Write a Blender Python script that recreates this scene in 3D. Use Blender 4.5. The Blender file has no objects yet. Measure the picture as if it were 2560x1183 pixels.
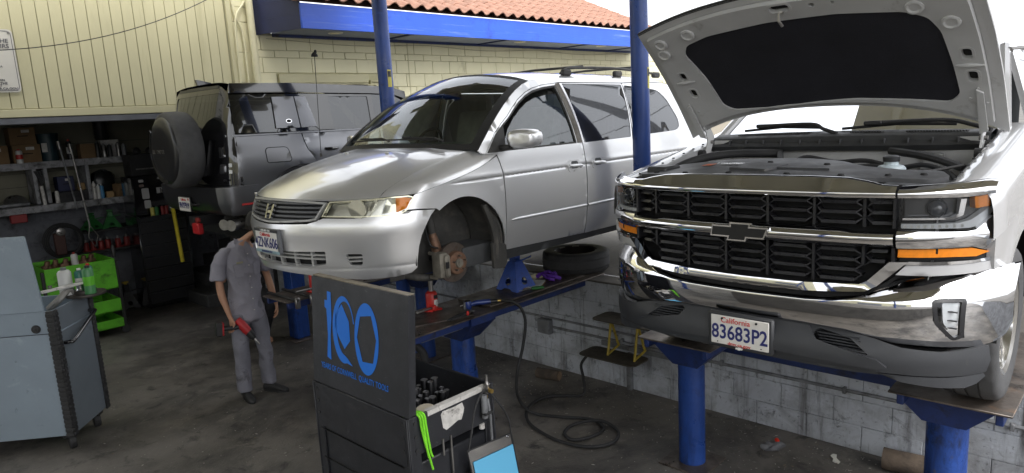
import bpy, bmesh, math, random
from mathutils import Vector, Matrix, noise
from mathutils.geometry import delaunay_2d_cdt

# ------------------------------------------------------------------ camera, sky, sun, exposure
SC = bpy.context.scene
COL = SC.collection
EYE = 2.6                       # eye height over the floor of the work bay; 1.6 m over the upper ground
cam_data = bpy.data.cameras.new('camera')
cam = bpy.data.objects.new('camera', cam_data)
COL.objects.link(cam)
cam.matrix_world = Matrix(((0.68674404, 0.16309017, -0.70836729, 0.0),
                           (-0.72478464, 0.07935318, -0.68439045, 0.0),
                           (-0.05540616, 0.9834148, 0.17270057, EYE),
                           (0, 0, 0, 1)))
cam_data.sensor_width = 36
cam_data.lens = 24.216
cam_data.clip_start = 0.05
cam_data.clip_end = 3000
SC.camera = cam

W = bpy.data.worlds.new('World')
SC.world = W
W.use_nodes = True
wn, wl = W.node_tree.nodes, W.node_tree.links
wn.clear()
sky = wn.new('ShaderNodeTexSky')
sky.sky_type = 'NISHITA'
sky.sun_disc = False
SUN_EL, SUN_AZ = math.radians(52), math.radians(250)
sky.sun_elevation = SUN_EL
sky.sun_rotation = SUN_AZ
sky.air_density = 1.0
sky.dust_density = 6.0
sky.ozone_density = 1.0
hs = wn.new('ShaderNodeHueSaturation')
hs.inputs['Saturation'].default_value = 0.16      # an even overcast: nearly no blue
bg = wn.new('ShaderNodeBackground')
bg.inputs['Strength'].default_value = 0.15
wo = wn.new('ShaderNodeOutputWorld')
cl = wn.new('ShaderNodeMix')                        # a closed cloud layer evens the sky out
cl.data_type = 'RGBA'
cl.inputs['Factor'].default_value = 0.6
cl.inputs['B'].default_value = (4.7, 4.85, 5.1, 1)
wl.new(sky.outputs[0], hs.inputs['Color'])
wl.new(hs.outputs[0], cl.inputs['A'])
wl.new(cl.outputs['Result'], bg.inputs['Color'])
wl.new(bg.outputs[0], wo.inputs['Surface'])

sun_data = bpy.data.lights.new('sun', 'SUN')
sun_data.energy = 0.5
sun_data.angle = math.radians(25)
sun_data.color = (1.0, 0.965, 0.92)
sun = bpy.data.objects.new('sun', sun_data)
COL.objects.link(sun)
# direction towards the sun: from behind the camera's right shoulder
to_sun = Vector((-0.10, -0.80, 0.0)).normalized() * math.cos(SUN_EL) + Vector((0, 0, math.sin(SUN_EL)))
sky.sun_rotation = math.atan2(to_sun.x, to_sun.y)
sun.rotation_euler = to_sun.to_track_quat('Z', 'Y').to_euler()

SC.view_settings.view_transform = 'Standard'
SC.view_settings.look = 'None'
SC.view_settings.gamma = 1
SC.view_settings.use_curve_mapping = False
SC.view_settings.exposure = 1.7
SC.cycles.max_bounces = 8
SC.cycles.transparent_max_bounces = 12
SC.cycles.caustics_reflective = False
SC.cycles.caustics_refractive = False
SC.cycles.use_denoising = True
try:
    SC.cycles.sample_clamp_indirect = 6.0
except Exception:
    pass

rng = random.Random(7)

# ------------------------------------------------------------------ materials
MATS = {}


def mat(name, col, rough=0.5, metal=0.0, var=0.0, vs=6.0, bump=0.0, bs=60.0, dirt=None, coat=0.0, spec=0.5,
        world=False, rvar=0.0, sheen=0.0, scale=None, emit=0.0, detail=5.0):
    """procedural material: base colour with soft variation, optional dirt (colour, amount, scale, stretch) and fine relief"""
    if name in MATS:
        return MATS[name]
    m = bpy.data.materials.new(name)
    m.use_nodes = True
    nt = m.node_tree
    N, L = nt.nodes, nt.links
    b = N['Principled BSDF']
    b.inputs['Base Color'].default_value = (*col, 1)
    b.inputs['Roughness'].default_value = rough
    b.inputs['Metallic'].default_value = metal
    b.inputs['Specular IOR Level'].default_value = spec
    b.inputs['Coat Weight'].default_value = coat
    b.inputs['Coat Roughness'].default_value = 0.04
    if sheen:
        b.inputs['Sheen Weight'].default_value = sheen
    if emit:
        b.inputs['Emission Color'].default_value = (*col, 1)
        b.inputs['Emission Strength'].default_value = emit
    vec = None
    if var or bump or dirt or rvar:
        if world:
            g = N.new('ShaderNodeNewGeometry')
            vec = g.outputs['Position']
        else:
            tc = N.new('ShaderNodeTexCoord')
            oi = N.new('ShaderNodeObjectInfo')
            ad = N.new('ShaderNodeVectorMath')
            ad.operation = 'MULTIPLY_ADD'
            L.new(oi.outputs['Random'], ad.inputs[0])
            ad.inputs[1].default_value = (17.3, 9.1, 13.7)
            L.new(tc.outputs['Object'], ad.inputs[2])
            vec = ad.outputs[0]
        if scale:
            mp = N.new('ShaderNodeMapping')
            mp.inputs['Scale'].default_value = scale
            L.new(vec, mp.inputs['Vector'])
            vec = mp.outputs[0]

    def tex(sc, det=detail, ro=0.6, dist=0.0):
        t = N.new('ShaderNodeTexNoise')
        t.inputs['Scale'].default_value = sc
        t.inputs['Detail'].default_value = det
        t.inputs['Roughness'].default_value = ro
        t.inputs['Distortion'].default_value = dist
        L.new(vec, t.inputs['Vector'])
        return t.outputs[0]

    def ramp(src, a, c):
        r = N.new('ShaderNodeMapRange')
        r.inputs['From Min'].default_value = a
        r.inputs['From Max'].default_value = c
        L.new(src, r.inputs['Value'])
        return r.outputs[0]

    out = None
    if var:
        mx = N.new('ShaderNodeMix')
        mx.data_type = 'RGBA'
        mx.inputs['A'].default_value = (*[max(0, c * (1 - var)) for c in col], 1)
        mx.inputs['B'].default_value = (*[min(1, c * (1 + var)) for c in col], 1)
        L.new(ramp(tex(vs), 0.3, 0.7), mx.inputs['Factor'])
        out = mx.outputs['Result']
    if dirt:
        for dcol, amt, ds, st in (dirt if isinstance(dirt, list) else [dirt]):
            v0 = vec
            if st:
                mp = N.new('ShaderNodeMapping')
                mp.inputs['Scale'].default_value = st
                L.new(vec, mp.inputs['Vector'])
                vec = mp.outputs[0]
            n = tex(ds, 8, 0.68, 0.4)
            vec = v0
            mx = N.new('ShaderNodeMix')
            mx.data_type = 'RGBA'
            if out is not None:
                L.new(out, mx.inputs['A'])
            else:
                mx.inputs['A'].default_value = (*col, 1)
            mx.inputs['B'].default_value = (*dcol, 1)
            L.new(ramp(n, 0.65 - amt * 0.42, 0.80 - amt * 0.34), mx.inputs['Factor'])
            out = mx.outputs['Result']
    if out is not None:
        L.new(out, b.inputs['Base Color'])
    if rvar:
        ma = N.new('ShaderNodeMapRange')
        ma.inputs['To Min'].default_value = max(0.02, rough - rvar)
        ma.inputs['To Max'].default_value = min(1, rough + rvar)
        ma.inputs['From Min'].default_value = 0.3
        ma.inputs['From Max'].default_value = 0.7
        L.new(tex(vs * 1.7), ma.inputs['Value'])
        L.new(ma.outputs[0], b.inputs['Roughness'])
    if bump:
        bp = N.new('ShaderNodeBump')
        bp.inputs['Strength'].default_value = bump
        bp.inputs['Distance'].default_value = 0.01
        L.new(tex(bs, 6), bp.inputs['Height'])
        L.new(bp.outputs[0], b.inputs['Normal'])
    MATS[name] = m
    return m


def glass(name, tint=(0.8, 0.9, 0.87), refl=0.02, ior=1.5, dense=0.0):
    """thin window pane: tinted see-through plus a Fresnel reflection"""
    if name in MATS:
        return MATS[name]
    m = bpy.data.materials.new(name)
    m.use_nodes = True
    N, L = m.node_tree.nodes, m.node_tree.links
    N.clear()
    o = N.new('ShaderNodeOutputMaterial')
    t = N.new('ShaderNodeBsdfTransparent')
    t.inputs['Color'].default_value = (*tint, 1)
    g = N.new('ShaderNodeBsdfGlossy')
    g.inputs['Roughness'].default_value = refl
    g.inputs['Color'].default_value = (0.95, 0.97, 1, 1)
    fr = N.new('ShaderNodeFresnel')
    fr.inputs['IOR'].default_value = ior
    mx = N.new('ShaderNodeMixShader')
    base = t
    if dense:
        d = N.new('ShaderNodeBsdfPrincipled')
        d.inputs['Base Color'].default_value = (*[c * 0.25 for c in tint], 1)
        d.inputs['Roughness'].default_value = 0.1
        m2 = N.new('ShaderNodeMixShader')
        m2.inputs[0].default_value = dense
        L.new(t.outputs[0], m2.inputs[1])
        L.new(d.outputs[0], m2.inputs[2])
        base = m2
    L.new(fr.outputs[0], mx.inputs[0])
    L.new(base.outputs[0], mx.inputs[1])
    L.new(g.outputs[0], mx.inputs[2])
    L.new(mx.outputs[0], o.inputs['Surface'])
    MATS[name] = m
    return m


# ------------------------------------------------------------------ mesh building
def frame(d):
    d = Vector(d).normalized()
    a = Vector((0, 0, 1)) if abs(d.z) < 0.9 else Vector((1, 0, 0))
    u = d.cross(a).normalized()
    return u, d.cross(u).normalized()


class MB:
    """collects faces of one mesh"""

    def __init__(s):
        s.v, s.f, s.m, s.x, s.mi = [], [], [], None, 0

    def add(s, vs, fs, mi=None):
        o = len(s.v)
        if s.x is not None:
            vs = [s.x @ Vector(p) for p in vs]
        s.v += [tuple(p) for p in vs]
        for f in fs:
            s.f.append(tuple(i + o for i in f))
            s.m.append(s.mi if mi is None else mi)
        return s

    def box(s, c, d, r=0.0, rot=None):
        hx, hy, hz = d[0] / 2, d[1] / 2, d[2] / 2
        c = Vector(c)
        if r <= 0:
            vs = [Vector((sx * hx, sy * hy, sz * hz)) for sz in (-1, 1) for sy in (-1, 1) for sx in (-1, 1)]
            fs = [(0, 2, 3, 1), (4, 5, 7, 6), (0, 1, 5, 4), (2, 6, 7, 3), (0, 4, 6, 2), (1, 3, 7, 5)]
        else:
            r = min(r, hx * 0.99, hy * 0.99, hz * 0.99)
            bm = bmesh.new()
            bmesh.ops.create_cube(bm, size=1)
            for q in bm.verts:
                q.co = Vector((q.co.x * 2 * hx, q.co.y * 2 * hy, q.co.z * 2 * hz))
            bmesh.ops.bevel(bm, geom=list(bm.edges), offset=r, segments=2 if r > 0.015 else 1, affect='EDGES', profile=0.6)
            bm.verts.index_update()
            vs = [q.co.copy() for q in bm.verts]
            fs = [tuple(q.index for q in f.verts) for f in bm.faces]
            bm.free()
        if rot is not None:
            vs = [rot @ q for q in vs]
        return s.add([q + c for q in vs], fs)

    def cyl(s, p0, p1, r0, r1=None, n=16, cap=True):
        r1 = r0 if r1 is None else r1
        p0, p1 = Vector(p0), Vector(p1)
        u, w = frame(p1 - p0)
        vs = []
        for p, r in ((p0, r0), (p1, r1)):
            for i in range(n):
                a = 2 * math.pi * i / n
                vs.append(p + u * (r * math.cos(a)) + w * (r * math.sin(a)))
        fs = [(i, (i + 1) % n, n + (i + 1) % n, n + i) for i in range(n)]
        if cap:
            fs += [tuple(range(n - 1, -1, -1)), tuple(range(n, 2 * n))]
        return s.add(vs, fs)

    def tube(s, pts, r, n=8, cap=True, closed=False):
        pts = [Vector(p) for p in pts]
        k = len(pts)
        rr = r if isinstance(r, (list, tuple)) else [r] * k
        vs = []
        u = None
        for i, p in enumerate(pts):
            if closed:
                d = pts[(i + 1) % k] - pts[i - 1]
            else:
                d = pts[min(i + 1, k - 1)] - pts[max(i - 1, 0)]
            d = d.normalized()
            if u is None:
                u, w = frame(d)
            else:
                u = (u - d * u.dot(d)).normalized()
                w = d.cross(u)
            for j in range(n):
                a = 2 * math.pi * j / n
                vs.append(p + u * (rr[i] * math.cos(a)) + w * (rr[i] * math.sin(a)))
        fs = []
        for i in range(k if closed else k - 1):
            a, b = i * n, ((i + 1) % k) * n
            for j in range(n):
                fs.append((a + j, a + (j + 1) % n, b + (j + 1) % n, b + j))
        if cap and not closed:
            fs += [tuple(range(n - 1, -1, -1)), tuple(range((k - 1) * n, k * n))]
        return s.add(vs, fs)

    def lathe(s, prof, n=24, c=(0, 0, 0), axis=(0, 0, 1)):
        """prof: (radius, height along axis)"""
        c, ax = Vector(c), Vector(axis).normalized()
        u, w = frame(ax)
        vs, fs = [], []
        for r, h in prof:
            for j in range(n):
                a = 2 * math.pi * j / n
                vs.append(c + ax * h + u * (r * math.cos(a)) + w * (r * math.sin(a)))
        for i in range(len(prof) - 1):
            for j in range(n):
                fs.append((i * n + j, i * n + (j + 1) % n, (i + 1) * n + (j + 1) % n, (i + 1) * n + j))
        if prof[0][0] > 1e-5:
            fs.append(tuple(range(n - 1, -1, -1)))
        if prof[-1][0] > 1e-5:
            fs.append(tuple(range((len(prof) - 1) * n, len(prof) * n)))
        return s.add(vs, fs)

    def prism(s, poly, fn, d0, d1):
        """polygon (a,b) swept between two depths; fn(a,b,d) -> point"""
        n = len(poly)
        vs = [fn(a, b, d0) for a, b in poly] + [fn(a, b, d1) for a, b in poly]
        fs = [tuple(range(n - 1, -1, -1)), tuple(range(n, 2 * n))]
        fs += [(i, (i + 1) % n, n + (i + 1) % n, n + i) for i in range(n)]
        return s.add(vs, fs)

    def grid(s, fn, nu, nv, cu=False):
        vs = [fn(i / nu, j / nv) for j in range(nv + 1) for i in range(nu + (0 if cu else 1))]
        k = nu if cu else nu + 1
        fs = []
        for j in range(nv):
            for i in range(nu):
                i2 = (i + 1) % k
                fs.append((j * k + i, j * k + i2, (j + 1) * k + i2, (j + 1) * k + i))
        return s.add(vs, fs)

    def loft(s, rings, cap=True):
        n = len(rings[0])
        vs = [p for r in rings for p in r]
        fs = []
        for i in range(len(rings) - 1):
            for j in range(n):
                fs.append((i * n + j, i * n + (j + 1) % n, (i + 1) * n + (j + 1) % n, (i + 1) * n + j))
        if cap:
            fs += [tuple(range(n - 1, -1, -1)), tuple(range((len(rings) - 1) * n, len(rings) * n))]
        return s.add(vs, fs)

    def panel(s, fn, outline, holes=(), step=0.05, thick=0.012, gap=0.0, fine=None, rows=()):
        """sheet on a surface fn(a,b): outline and holes are polygons in (a,b); rim turned in by thick"""
        fine = fine or step
        loops = []
        for k, lp in enumerate([outline] + list(holes)):
            if gap and k == 0:
                lp = inset(lp, gap)
            d = []
            for p, q in zip(lp, list(lp[1:]) + [lp[0]]):
                m = max(1, int(math.hypot(q[0] - p[0], q[1] - p[1]) / fine + 0.5))
                d += [(p[0] + (q[0] - p[0]) * i / m, p[1] + (q[1] - p[1]) * i / m) for i in range(m)]
            loops.append(d)
        vv, ee = [], []
        for d in loops:
            o = len(vv)
            vv += [Vector(p) for p in d]
            ee += [(o + i, o + (i + 1) % len(d)) for i in range(len(d))]
        nb = len(vv)
        xs = [p[0] for p in loops[0]]
        ys = [p[1] for p in loops[0]]
        x0, x1, y0, y1 = min(xs), max(xs), min(ys), max(ys)
        bnd = [Vector(p) for p in vv]
        ny = 0
        y = y0 + step * 0.5
        while y < y1:
            x = x0 + step * (0.5 if ny % 2 else 0.25)
            while x < x1:
                if inside(loops, x, y):
                    dm = min((b.x - x) ** 2 + (b.y - y) ** 2 for b in bnd)
                    if dm > (0.45 * min(step, fine * 1.5)) ** 2:
                        vv.append(Vector((x, y)))
                x += step
            y += step * 0.9
            ny += 1
        for y in rows:
            x = x0 + step * 0.3
            while x < x1:
                if inside(loops, x, y) and min((b.x - x) ** 2 + (b.y - y) ** 2 for b in bnd) > 0.006 ** 2:
                    vv.append(Vector((x, y)))
                x += step * 0.5
        r = delaunay_2d_cdt(vv, ee, [], 0, 1e-6)
        V, F = r[0], r[2]
        tris = []
        for f in F:
            cx = sum(V[i].x for i in f) / len(f)
            cy = sum(V[i].y for i in f) / len(f)
            if inside(loops, cx, cy):
                tris.append(tuple(f))
        P = [Vector(fn(p.x, p.y)) for p in V]
        if not tris:
            return s
        # orientation and rim
        cnt = {}
        for f in tris:
            for a, b in zip(f, f[1:] + f[:1]):
                cnt[(a, b)] = cnt.get((a, b), 0) + 1
        rim = [(a, b) for (a, b) in cnt if (b, a) not in cnt]
        fs = list(tris)
        vs = list(P)
        if thick:
            e = 1e-3
            idx = {}
            for a, b in rim:
                for q in (a, b):
                    if q not in idx:
                        p = V[q]
                        du = Vector(fn(p.x + e, p.y)) - Vector(fn(p.x - e, p.y))
                        dv = Vector(fn(p.x, p.y + e)) - Vector(fn(p.x, p.y - e))
                        nn = du.cross(dv)
                        nn = nn.normalized() if nn.length > 1e-12 else Vector((0, 0, 1))
                        idx[q] = len(vs)
                        vs += [P[q], P[q] - nn * thick]
            for a, b in rim:
                fs.append((idx[b], idx[a], idx[a] + 1, idx[b] + 1))
        return s.add(vs, fs)

    def build(s, name, material, parent=None, ang=38, flat=False, recalc=False):
        me = bpy.data.meshes.new(name)
        me.from_pydata(s.v, [], s.f)
        mats = material if isinstance(material, (list, tuple)) else [material]
        for q in mats:
            me.materials.append(q)
        if len(mats) > 1:
            me.polygons.foreach_set('material_index', s.m)
        if recalc:
            bm = bmesh.new()
            bm.from_mesh(me)
            bmesh.ops.remove_doubles(bm, verts=bm.verts, dist=1e-5)
            bmesh.ops.recalc_face_normals(bm, faces=bm.faces)
            bm.to_mesh(me)
            bm.free()
        if not flat:
            me.polygons.foreach_set('use_smooth', [True] * len(me.polygons))
            me.set_sharp_from_angle(angle=math.radians(ang))
        me.update()
        o = bpy.data.objects.new(name, me)
        COL.objects.link(o)
        if parent is not None:
            o.parent = parent
        return o


def inside(loops, x, y):
    c = False
    for lp in loops:
        j = len(lp) - 1
        for i in range(len(lp)):
            xi, yi = lp[i][0], lp[i][1]
            xj, yj = lp[j][0], lp[j][1]
            if (yi > y) != (yj > y) and x < (xj - xi) * (y - yi) / (yj - yi) + xi:
                c = not c
            j = i
    return c


def inset(lp, g):
    """move a polygon's edges inwards by g"""
    n = len(lp)
    area = sum(lp[i][0] * lp[(i + 1) % n][1] - lp[(i + 1) % n][0] * lp[i][1] for i in range(n))
    sg = 1 if area > 0 else -1
    out = []
    for i in range(n):
        a, b, c = Vector(lp[i - 1]), Vector(lp[i]), Vector(lp[(i + 1) % n])
        d1, d2 = (b - a), (c - b)
        if d1.length < 1e-9 or d2.length < 1e-9:
            out.append(tuple(b))
            continue
        d1.normalize()
        d2.normalize()
        n1, n2 = Vector((-d1.y, d1.x)) * sg, Vector((-d2.y, d2.x)) * sg
        k = n1 + n2
        if k.length < 0.3:
            out.append(tuple(b + n1 * g))
        else:
            k = k / (1 + n1.dot(n2))
            out.append(tuple(b + k * g))
    return out


def rnd(poly, r, n=4):
    """round the corners of a polygon"""
    out = []
    m = len(poly)
    for i in range(m):
        a, b, c = Vector(poly[i - 1]), Vector(poly[i]), Vector(poly[(i + 1) % m])
        rr = r[i] if isinstance(r, (list, tuple)) else r
        t = min(rr, (a - b).length * 0.45, (c - b).length * 0.45)
        if t < 1e-4:
            out.append(tuple(b))
            continue
        p, q = b + (a - b).normalized() * t, b + (c - b).normalized() * t
        for k in range(n + 1):
            u = k / n
            out.append(tuple(p * (1 - u) ** 2 + b * 2 * u * (1 - u) + q * u * u))
    return out


def ring(cx, cy, rx, ry=None, n=24, a0=0.0):
    ry = rx if ry is None else ry
    return [(cx + rx * math.cos(a0 + 2 * math.pi * i / n), cy + ry * math.sin(a0 + 2 * math.pi * i / n)) for i in range(n)]


def crv(pts, n=8, closed=False):
    """Catmull-Rom through points"""
    P = [Vector(p) for p in pts]
    out = []
    k = len(P)
    for i in range(k if closed else k - 1):
        if closed:
            a, b, c, d = P[i - 1], P[i], P[(i + 1) % k], P[(i + 2) % k]
        else:
            a, b, c, d = P[max(i - 1, 0)], P[i], P[i + 1], P[min(i + 2, k - 1)]
        for j in range(n):
            t = j / n
            out.append(0.5 * ((2 * b) + (c - a) * t + (2 * a - 5 * b + 4 * c - d) * t * t + (3 * b - a - 3 * c + d) * t ** 3))
    if not closed:
        out.append(P[-1])
    return out


# ------------------------------------------------------------------ object bookkeeping
def tag(o, label=None, cat=None, group=None, kind=None):
    if label:
        o['label'] = label
    if cat:
        o['category'] = cat
    if group:
        o['group'] = group
    if kind:
        o['kind'] = kind
    return o


def thing(name, label, cat, loc=(0, 0, 0), rz=0.0, group=None):
    o = bpy.data.objects.new(name, None)
    o.empty_display_size = 0.1
    COL.objects.link(o)
    o.location = loc
    o.rotation_euler = (0, 0, rz)
    return tag(o, label, cat, group)


def dup(o, parent=None, loc=None, rz=None, label=None):
    c = o.copy()
    COL.objects.link(c)
    if parent is not None:
        c.parent = parent
    if loc is not None:
        c.location = loc
    if rz is not None:
        c.rotation_euler = (0, 0, rz) if not isinstance(rz, tuple) else rz
    if label:
        c['label'] = label
    for ch in list(o.children):
        dup(ch, c)
    return c


def inst(name, me, parent, loc, rot=None, mats=None):
    """another object that shares a mesh"""
    c = bpy.data.objects.new(name, me)
    COL.objects.link(c)
    c.parent = parent
    c.location = loc
    if rot is not None:
        c.rotation_euler = rot
    return c


def text(name, body, size, material, parent, mtx, extr=0.0008, align='CENTER', bold=0.0, sx=1.0, space=1.0):
    cu = bpy.data.curves.new('tmp', 'FONT')
    cu.body = body
    cu.size = size
    cu.extrude = extr
    cu.align_x = align
    cu.align_y = 'CENTER'
    cu.resolution_u = 3
    cu.offset = bold
    cu.space_character = space
    o = bpy.data.objects.new('tmp', cu)
    COL.objects.link(o)
    bpy.context.view_layer.update()
    dg = bpy.context.evaluated_depsgraph_get()
    me = bpy.data.meshes.new_from_object(o.evaluated_get(dg))
    bpy.data.objects.remove(o)
    bpy.data.curves.remove(cu)
    me.transform(mtx @ Matrix.Diagonal((sx, 1, 1, 1)))
    me.materials.clear()
    me.materials.append(material)
    r = bpy.data.objects.new(name, me)
    COL.objects.link(r)
    if parent is not None:
        r.parent = parent
    return r


def axes(o, x, y):
    """matrix with text's x and y axes along given directions"""
    x, y = Vector(x).normalized(), Vector(y)
    z = x.cross(y).normalized()
    y = z.cross(x)
    m = Matrix((x, y, z)).transposed().to_4x4()
    m.translation = Vector(o)
    return m


def baked(o, *mods):
    """apply modifiers (type, settings) through the depsgraph and keep the mesh"""
    for t, kw in mods:
        md = o.modifiers.new(t, t)
        for k, v in kw.items():
            setattr(md, k, v)
    bpy.context.view_layer.update()
    dg = bpy.context.evaluated_depsgraph_get()
    me = bpy.data.meshes.new_from_object(o.evaluated_get(dg))
    o.modifiers.clear()
    old = o.data
    mats = [q for q in old.materials]
    o.data = me
    me.materials.clear()
    for q in mats:
        me.materials.append(q)
    me.polygons.foreach_set('use_smooth', [True] * len(me.polygons))
    bpy.data.meshes.remove(old)
    return o

# ================================================================== the setting
UP = 1.0            # upper ground over the floor of the work bay
XW = 5.16           # face of the retaining wall
YB = 9.3            # face of the building
m_floor = mat('oily_concrete', (0.150, 0.137, 0.120), 0.60, var=0.35, vs=0.9, bump=0.5, bs=45, world=True, rvar=0.2,
              dirt=[((0.055, 0.050, 0.045), 0.42, 0.33, None), ((0.042, 0.039, 0.036), 0.46, 0.8, None), ((0.21, 0.19, 0.16), 0.20, 2.3, None), ((0.022, 0.021, 0.021), 0.24, 5.0, None),
                    ((0.17, 0.16, 0.14), 0.06, 85.0, None)])
m_upper = mat('upper_concrete', (0.13, 0.122, 0.11), 0.85, var=0.2, vs=1.2, bump=0.3, bs=60, world=True,
              dirt=[((0.08, 0.075, 0.07), 0.35, 1.5, None), ((0.04, 0.04, 0.04), 0.15, 7, None)])
m_block = mat('grey_painted_block', (0.50, 0.525, 0.57), 0.6, var=0.10, vs=3, bump=0.5, bs=70, world=True, rvar=0.15,
              dirt=[((0.28, 0.285, 0.30), 0.45, 2.2, None), ((0.075, 0.072, 0.07), 0.27, 7.0, (1, 1, 0.10)),
                    ((0.06, 0.057, 0.055), 0.19, 8.0, None), ((0.03, 0.029, 0.027), 0.14, 30.0, None)])
m_blockd = mat('stained_block', (0.24, 0.25, 0.27), 0.65, var=0.2, vs=3, bump=0.6, bs=70, world=True,
               dirt=[((0.05, 0.048, 0.045), 0.55, 4.0, None), ((0.03, 0.028, 0.027), 0.42, 9.0, None), ((0.36, 0.38, 0.42), 0.16, 6, None)])
m_mortar = mat('dark_mortar', (0.28, 0.29, 0.31), 0.8, var=0.4, vs=8, world=True)
m_yel = mat('cream_painted_block', (0.73, 0.69, 0.47), 0.7, var=0.05, vs=2.0, bump=0.25, bs=80, world=True,
            dirt=((0.42, 0.39, 0.24), 0.10, 3.0, (1, 1, 0.4)))
m_yelj = mat('cream_joint', (0.50, 0.47, 0.29), 0.8, var=0.15, vs=4, world=True)
m_board = mat('cream_board', (0.52, 0.485, 0.305), 0.6, var=0.06, vs=1.5, bump=0.12, bs=40, world=True,
              dirt=((0.40, 0.37, 0.22), 0.10, 2.5, (1, 1, 0.3)), scale=(1, 1, 0.4))
m_blue = mat('blue_paint', (0.020, 0.068, 0.30), 0.35, var=0.15, vs=2.5, bump=0.12, bs=30, rvar=0.12,
             dirt=[((0.012, 0.03, 0.12), 0.22, 3.5, (1, 1, 0.35)), ((0.01, 0.012, 0.02), 0.08, 12, None)])
m_bluep = mat('blue_post_paint', (0.018, 0.062, 0.27), 0.38, var=0.25, vs=4, bump=0.5, bs=28, rvar=0.15,
              dirt=[((0.010, 0.022, 0.09), 0.42, 5, (1, 1, 0.25)), ((0.012, 0.012, 0.013), 0.20, 9, (1, 1, 0.5)), ((0.12, 0.10, 0.08), 0.05, 20, None)])
m_blued = mat('dark_blue_steel', (0.012, 0.03, 0.13), 0.45, var=0.3, vs=5, bump=0.3, bs=30,
              dirt=[((0.012, 0.012, 0.014), 0.35, 5, None)])
m_tile = mat('terracotta', (0.30, 0.160, 0.110), 0.75, var=0.25, vs=5, bump=0.3, bs=60,
             dirt=[((0.22, 0.10, 0.065), 0.25, 5, None), ((0.42, 0.27, 0.20), 0.15, 9, None)])
m_soff = mat('soffit_grey_blue', (0.26, 0.30, 0.42), 0.7, var=0.1, vs=2, world=True)
m_steel = mat('bare_steel', (0.30, 0.29, 0.28), 0.38, 0.9, var=0.3, vs=8, rvar=0.15, dirt=[((0.06, 0.045, 0.035), 0.25, 6, None)])
m_plate = mat('oily_steel_plate', (0.135, 0.112, 0.095), 0.42, 0.45, var=0.35, vs=5, bump=0.2, bs=40, rvar=0.18,
              dirt=[((0.03, 0.026, 0.024), 0.40, 4, None), ((0.20, 0.13, 0.085), 0.16, 7, None)])
m_black = mat('black_plastic', (0.018, 0.018, 0.019), 0.45, var=0.2, vs=10, rvar=0.1)
m_rub = mat('black_rubber', (0.022, 0.022, 0.023), 0.68, var=0.25, vs=12, bump=0.15, bs=90)
m_dark = mat('grimy_dark', (0.030, 0.029, 0.030), 0.7, var=0.35, vs=4, world=True, dirt=((0.07, 0.066, 0.062), 0.2, 5, None))
m_white = mat('white_paper', (0.78, 0.78, 0.76), 0.6, var=0.04, vs=12)
m_pipe = mat('cream_pipe', (0.64, 0.60, 0.40), 0.5, var=0.1, vs=4, world=True)
m_zinc = mat('grey_conduit', (0.20, 0.205, 0.215), 0.55, 0.2, var=0.3, vs=7, world=True, dirt=((0.05, 0.048, 0.045), 0.32, 8, None))

# ground sheets
mb = MB()
mb.grid(lambda u, v: (-30 + 35.25 * u, -40 + 60 * v, 0), 2, 2)
tag(mb.build('floor', m_floor), kind='structure')
mb = MB()
mb.add([(XW + 0.24, -600, UP), (900, -600, UP), (900, 700, UP), (XW + 0.24, 700, UP)], [(0, 1, 2, 3)])
tag(mb.build('upper_ground', m_upper), kind='structure')
mb = MB()
mb.box((-9.75, -4.5, UP / 2), (20.3, 15, UP))
tag(mb.build('near_ground', m_upper), kind='structure')

# retaining wall of painted blocks
wall = thing('retaining_wall', 'low grey painted block wall below the raised cars', 'wall', (XW, 0, 0))
mb = MB()
mb.box((0.1085, 3.3, 0.49), (0.21, 18.6, 0.98))
mb.build('mortar', m_mortar, wall)
mb = MB()
mb.box((0.12, 3.3, 0.985), (0.25, 18.6, 0.03), 0.008)
mb.build('cap', m_upper, wall)


def block_mesh(name, dx, dy, dz, material, r=0.006):
    b = MB()
    b.box((0, 0, 0), (dx, dy, dz), r)
    o = b.build(name, material)
    me = o.data
    bpy.data.objects.remove(o)
    return me


bm_a = block_mesh('block', 0.02, 0.3965, 0.1945, m_block, 0.003)
bm_b = block_mesh('block', 0.02, 0.394, 0.193, m_blockd)
for c in range(5):
    for i in range(-3, 23):
        y = 0.40 * i + (0.2 if c % 2 else 0.0) + 0.1
        low = False
        o = inst('block', bm_b if low else bm_a, wall, (rng.uniform(-0.0018, 0.0012), y, 0.098 + 0.197 * c))
        o.rotation_euler = (rng.uniform(-.003, .003), rng.uniform(-.002, .002), rng.uniform(-.003, .003))

# conduit and junction box on that wall
t = thing('conduit', 'dirty grey conduit running along the block wall below the truck', 'conduit', (XW - 0.03, 0, 0))
mb = MB()
mb.tube([(0, -1.2, 0.475), (0, 1.2, 0.463), (0, 2.8, 0.452), (0, 4.45, 0.448)], 0.014, 8)
mb.build('pipe', m_zinc, t)
for y in (-.5, 0.6, 1.62, 2.6, 3.6):
    b = MB()
    b.box((0.004, y, 0.458), (0.04, 0.025, 0.05), 0.004)
    b.build('clamp', m_zinc, t)
t = thing('conduit', 'thinner grey conduit higher on the block wall left of the step', 'conduit', (XW - 0.03, 0, 0))
MB().tube([(0, 3.05, 0.535), (0, 4.0, 0.54), (0, 7.5, 0.545)], 0.012, 8).build('pipe', m_zinc, t)
b = MB()
b.box((0.004, 3.05, 0.535), (0.045, 0.035, 0.05), 0.005)
b.build('clamp', m_zinc, t)
t = thing('junction_box', 'square grey junction box on the block wall', 'junction box', (XW - 0.045, 4.54, 0.45))
b = MB()
b.box((0, 0, 0), (0.07, 0.16, 0.15), 0.008)
b.build('box', m_zinc, t)
b = MB()
b.box((-0.038, 0, 0), (0.008, 0.145, 0.135), 0.003)
b.build('cover', m_zinc, t)

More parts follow.
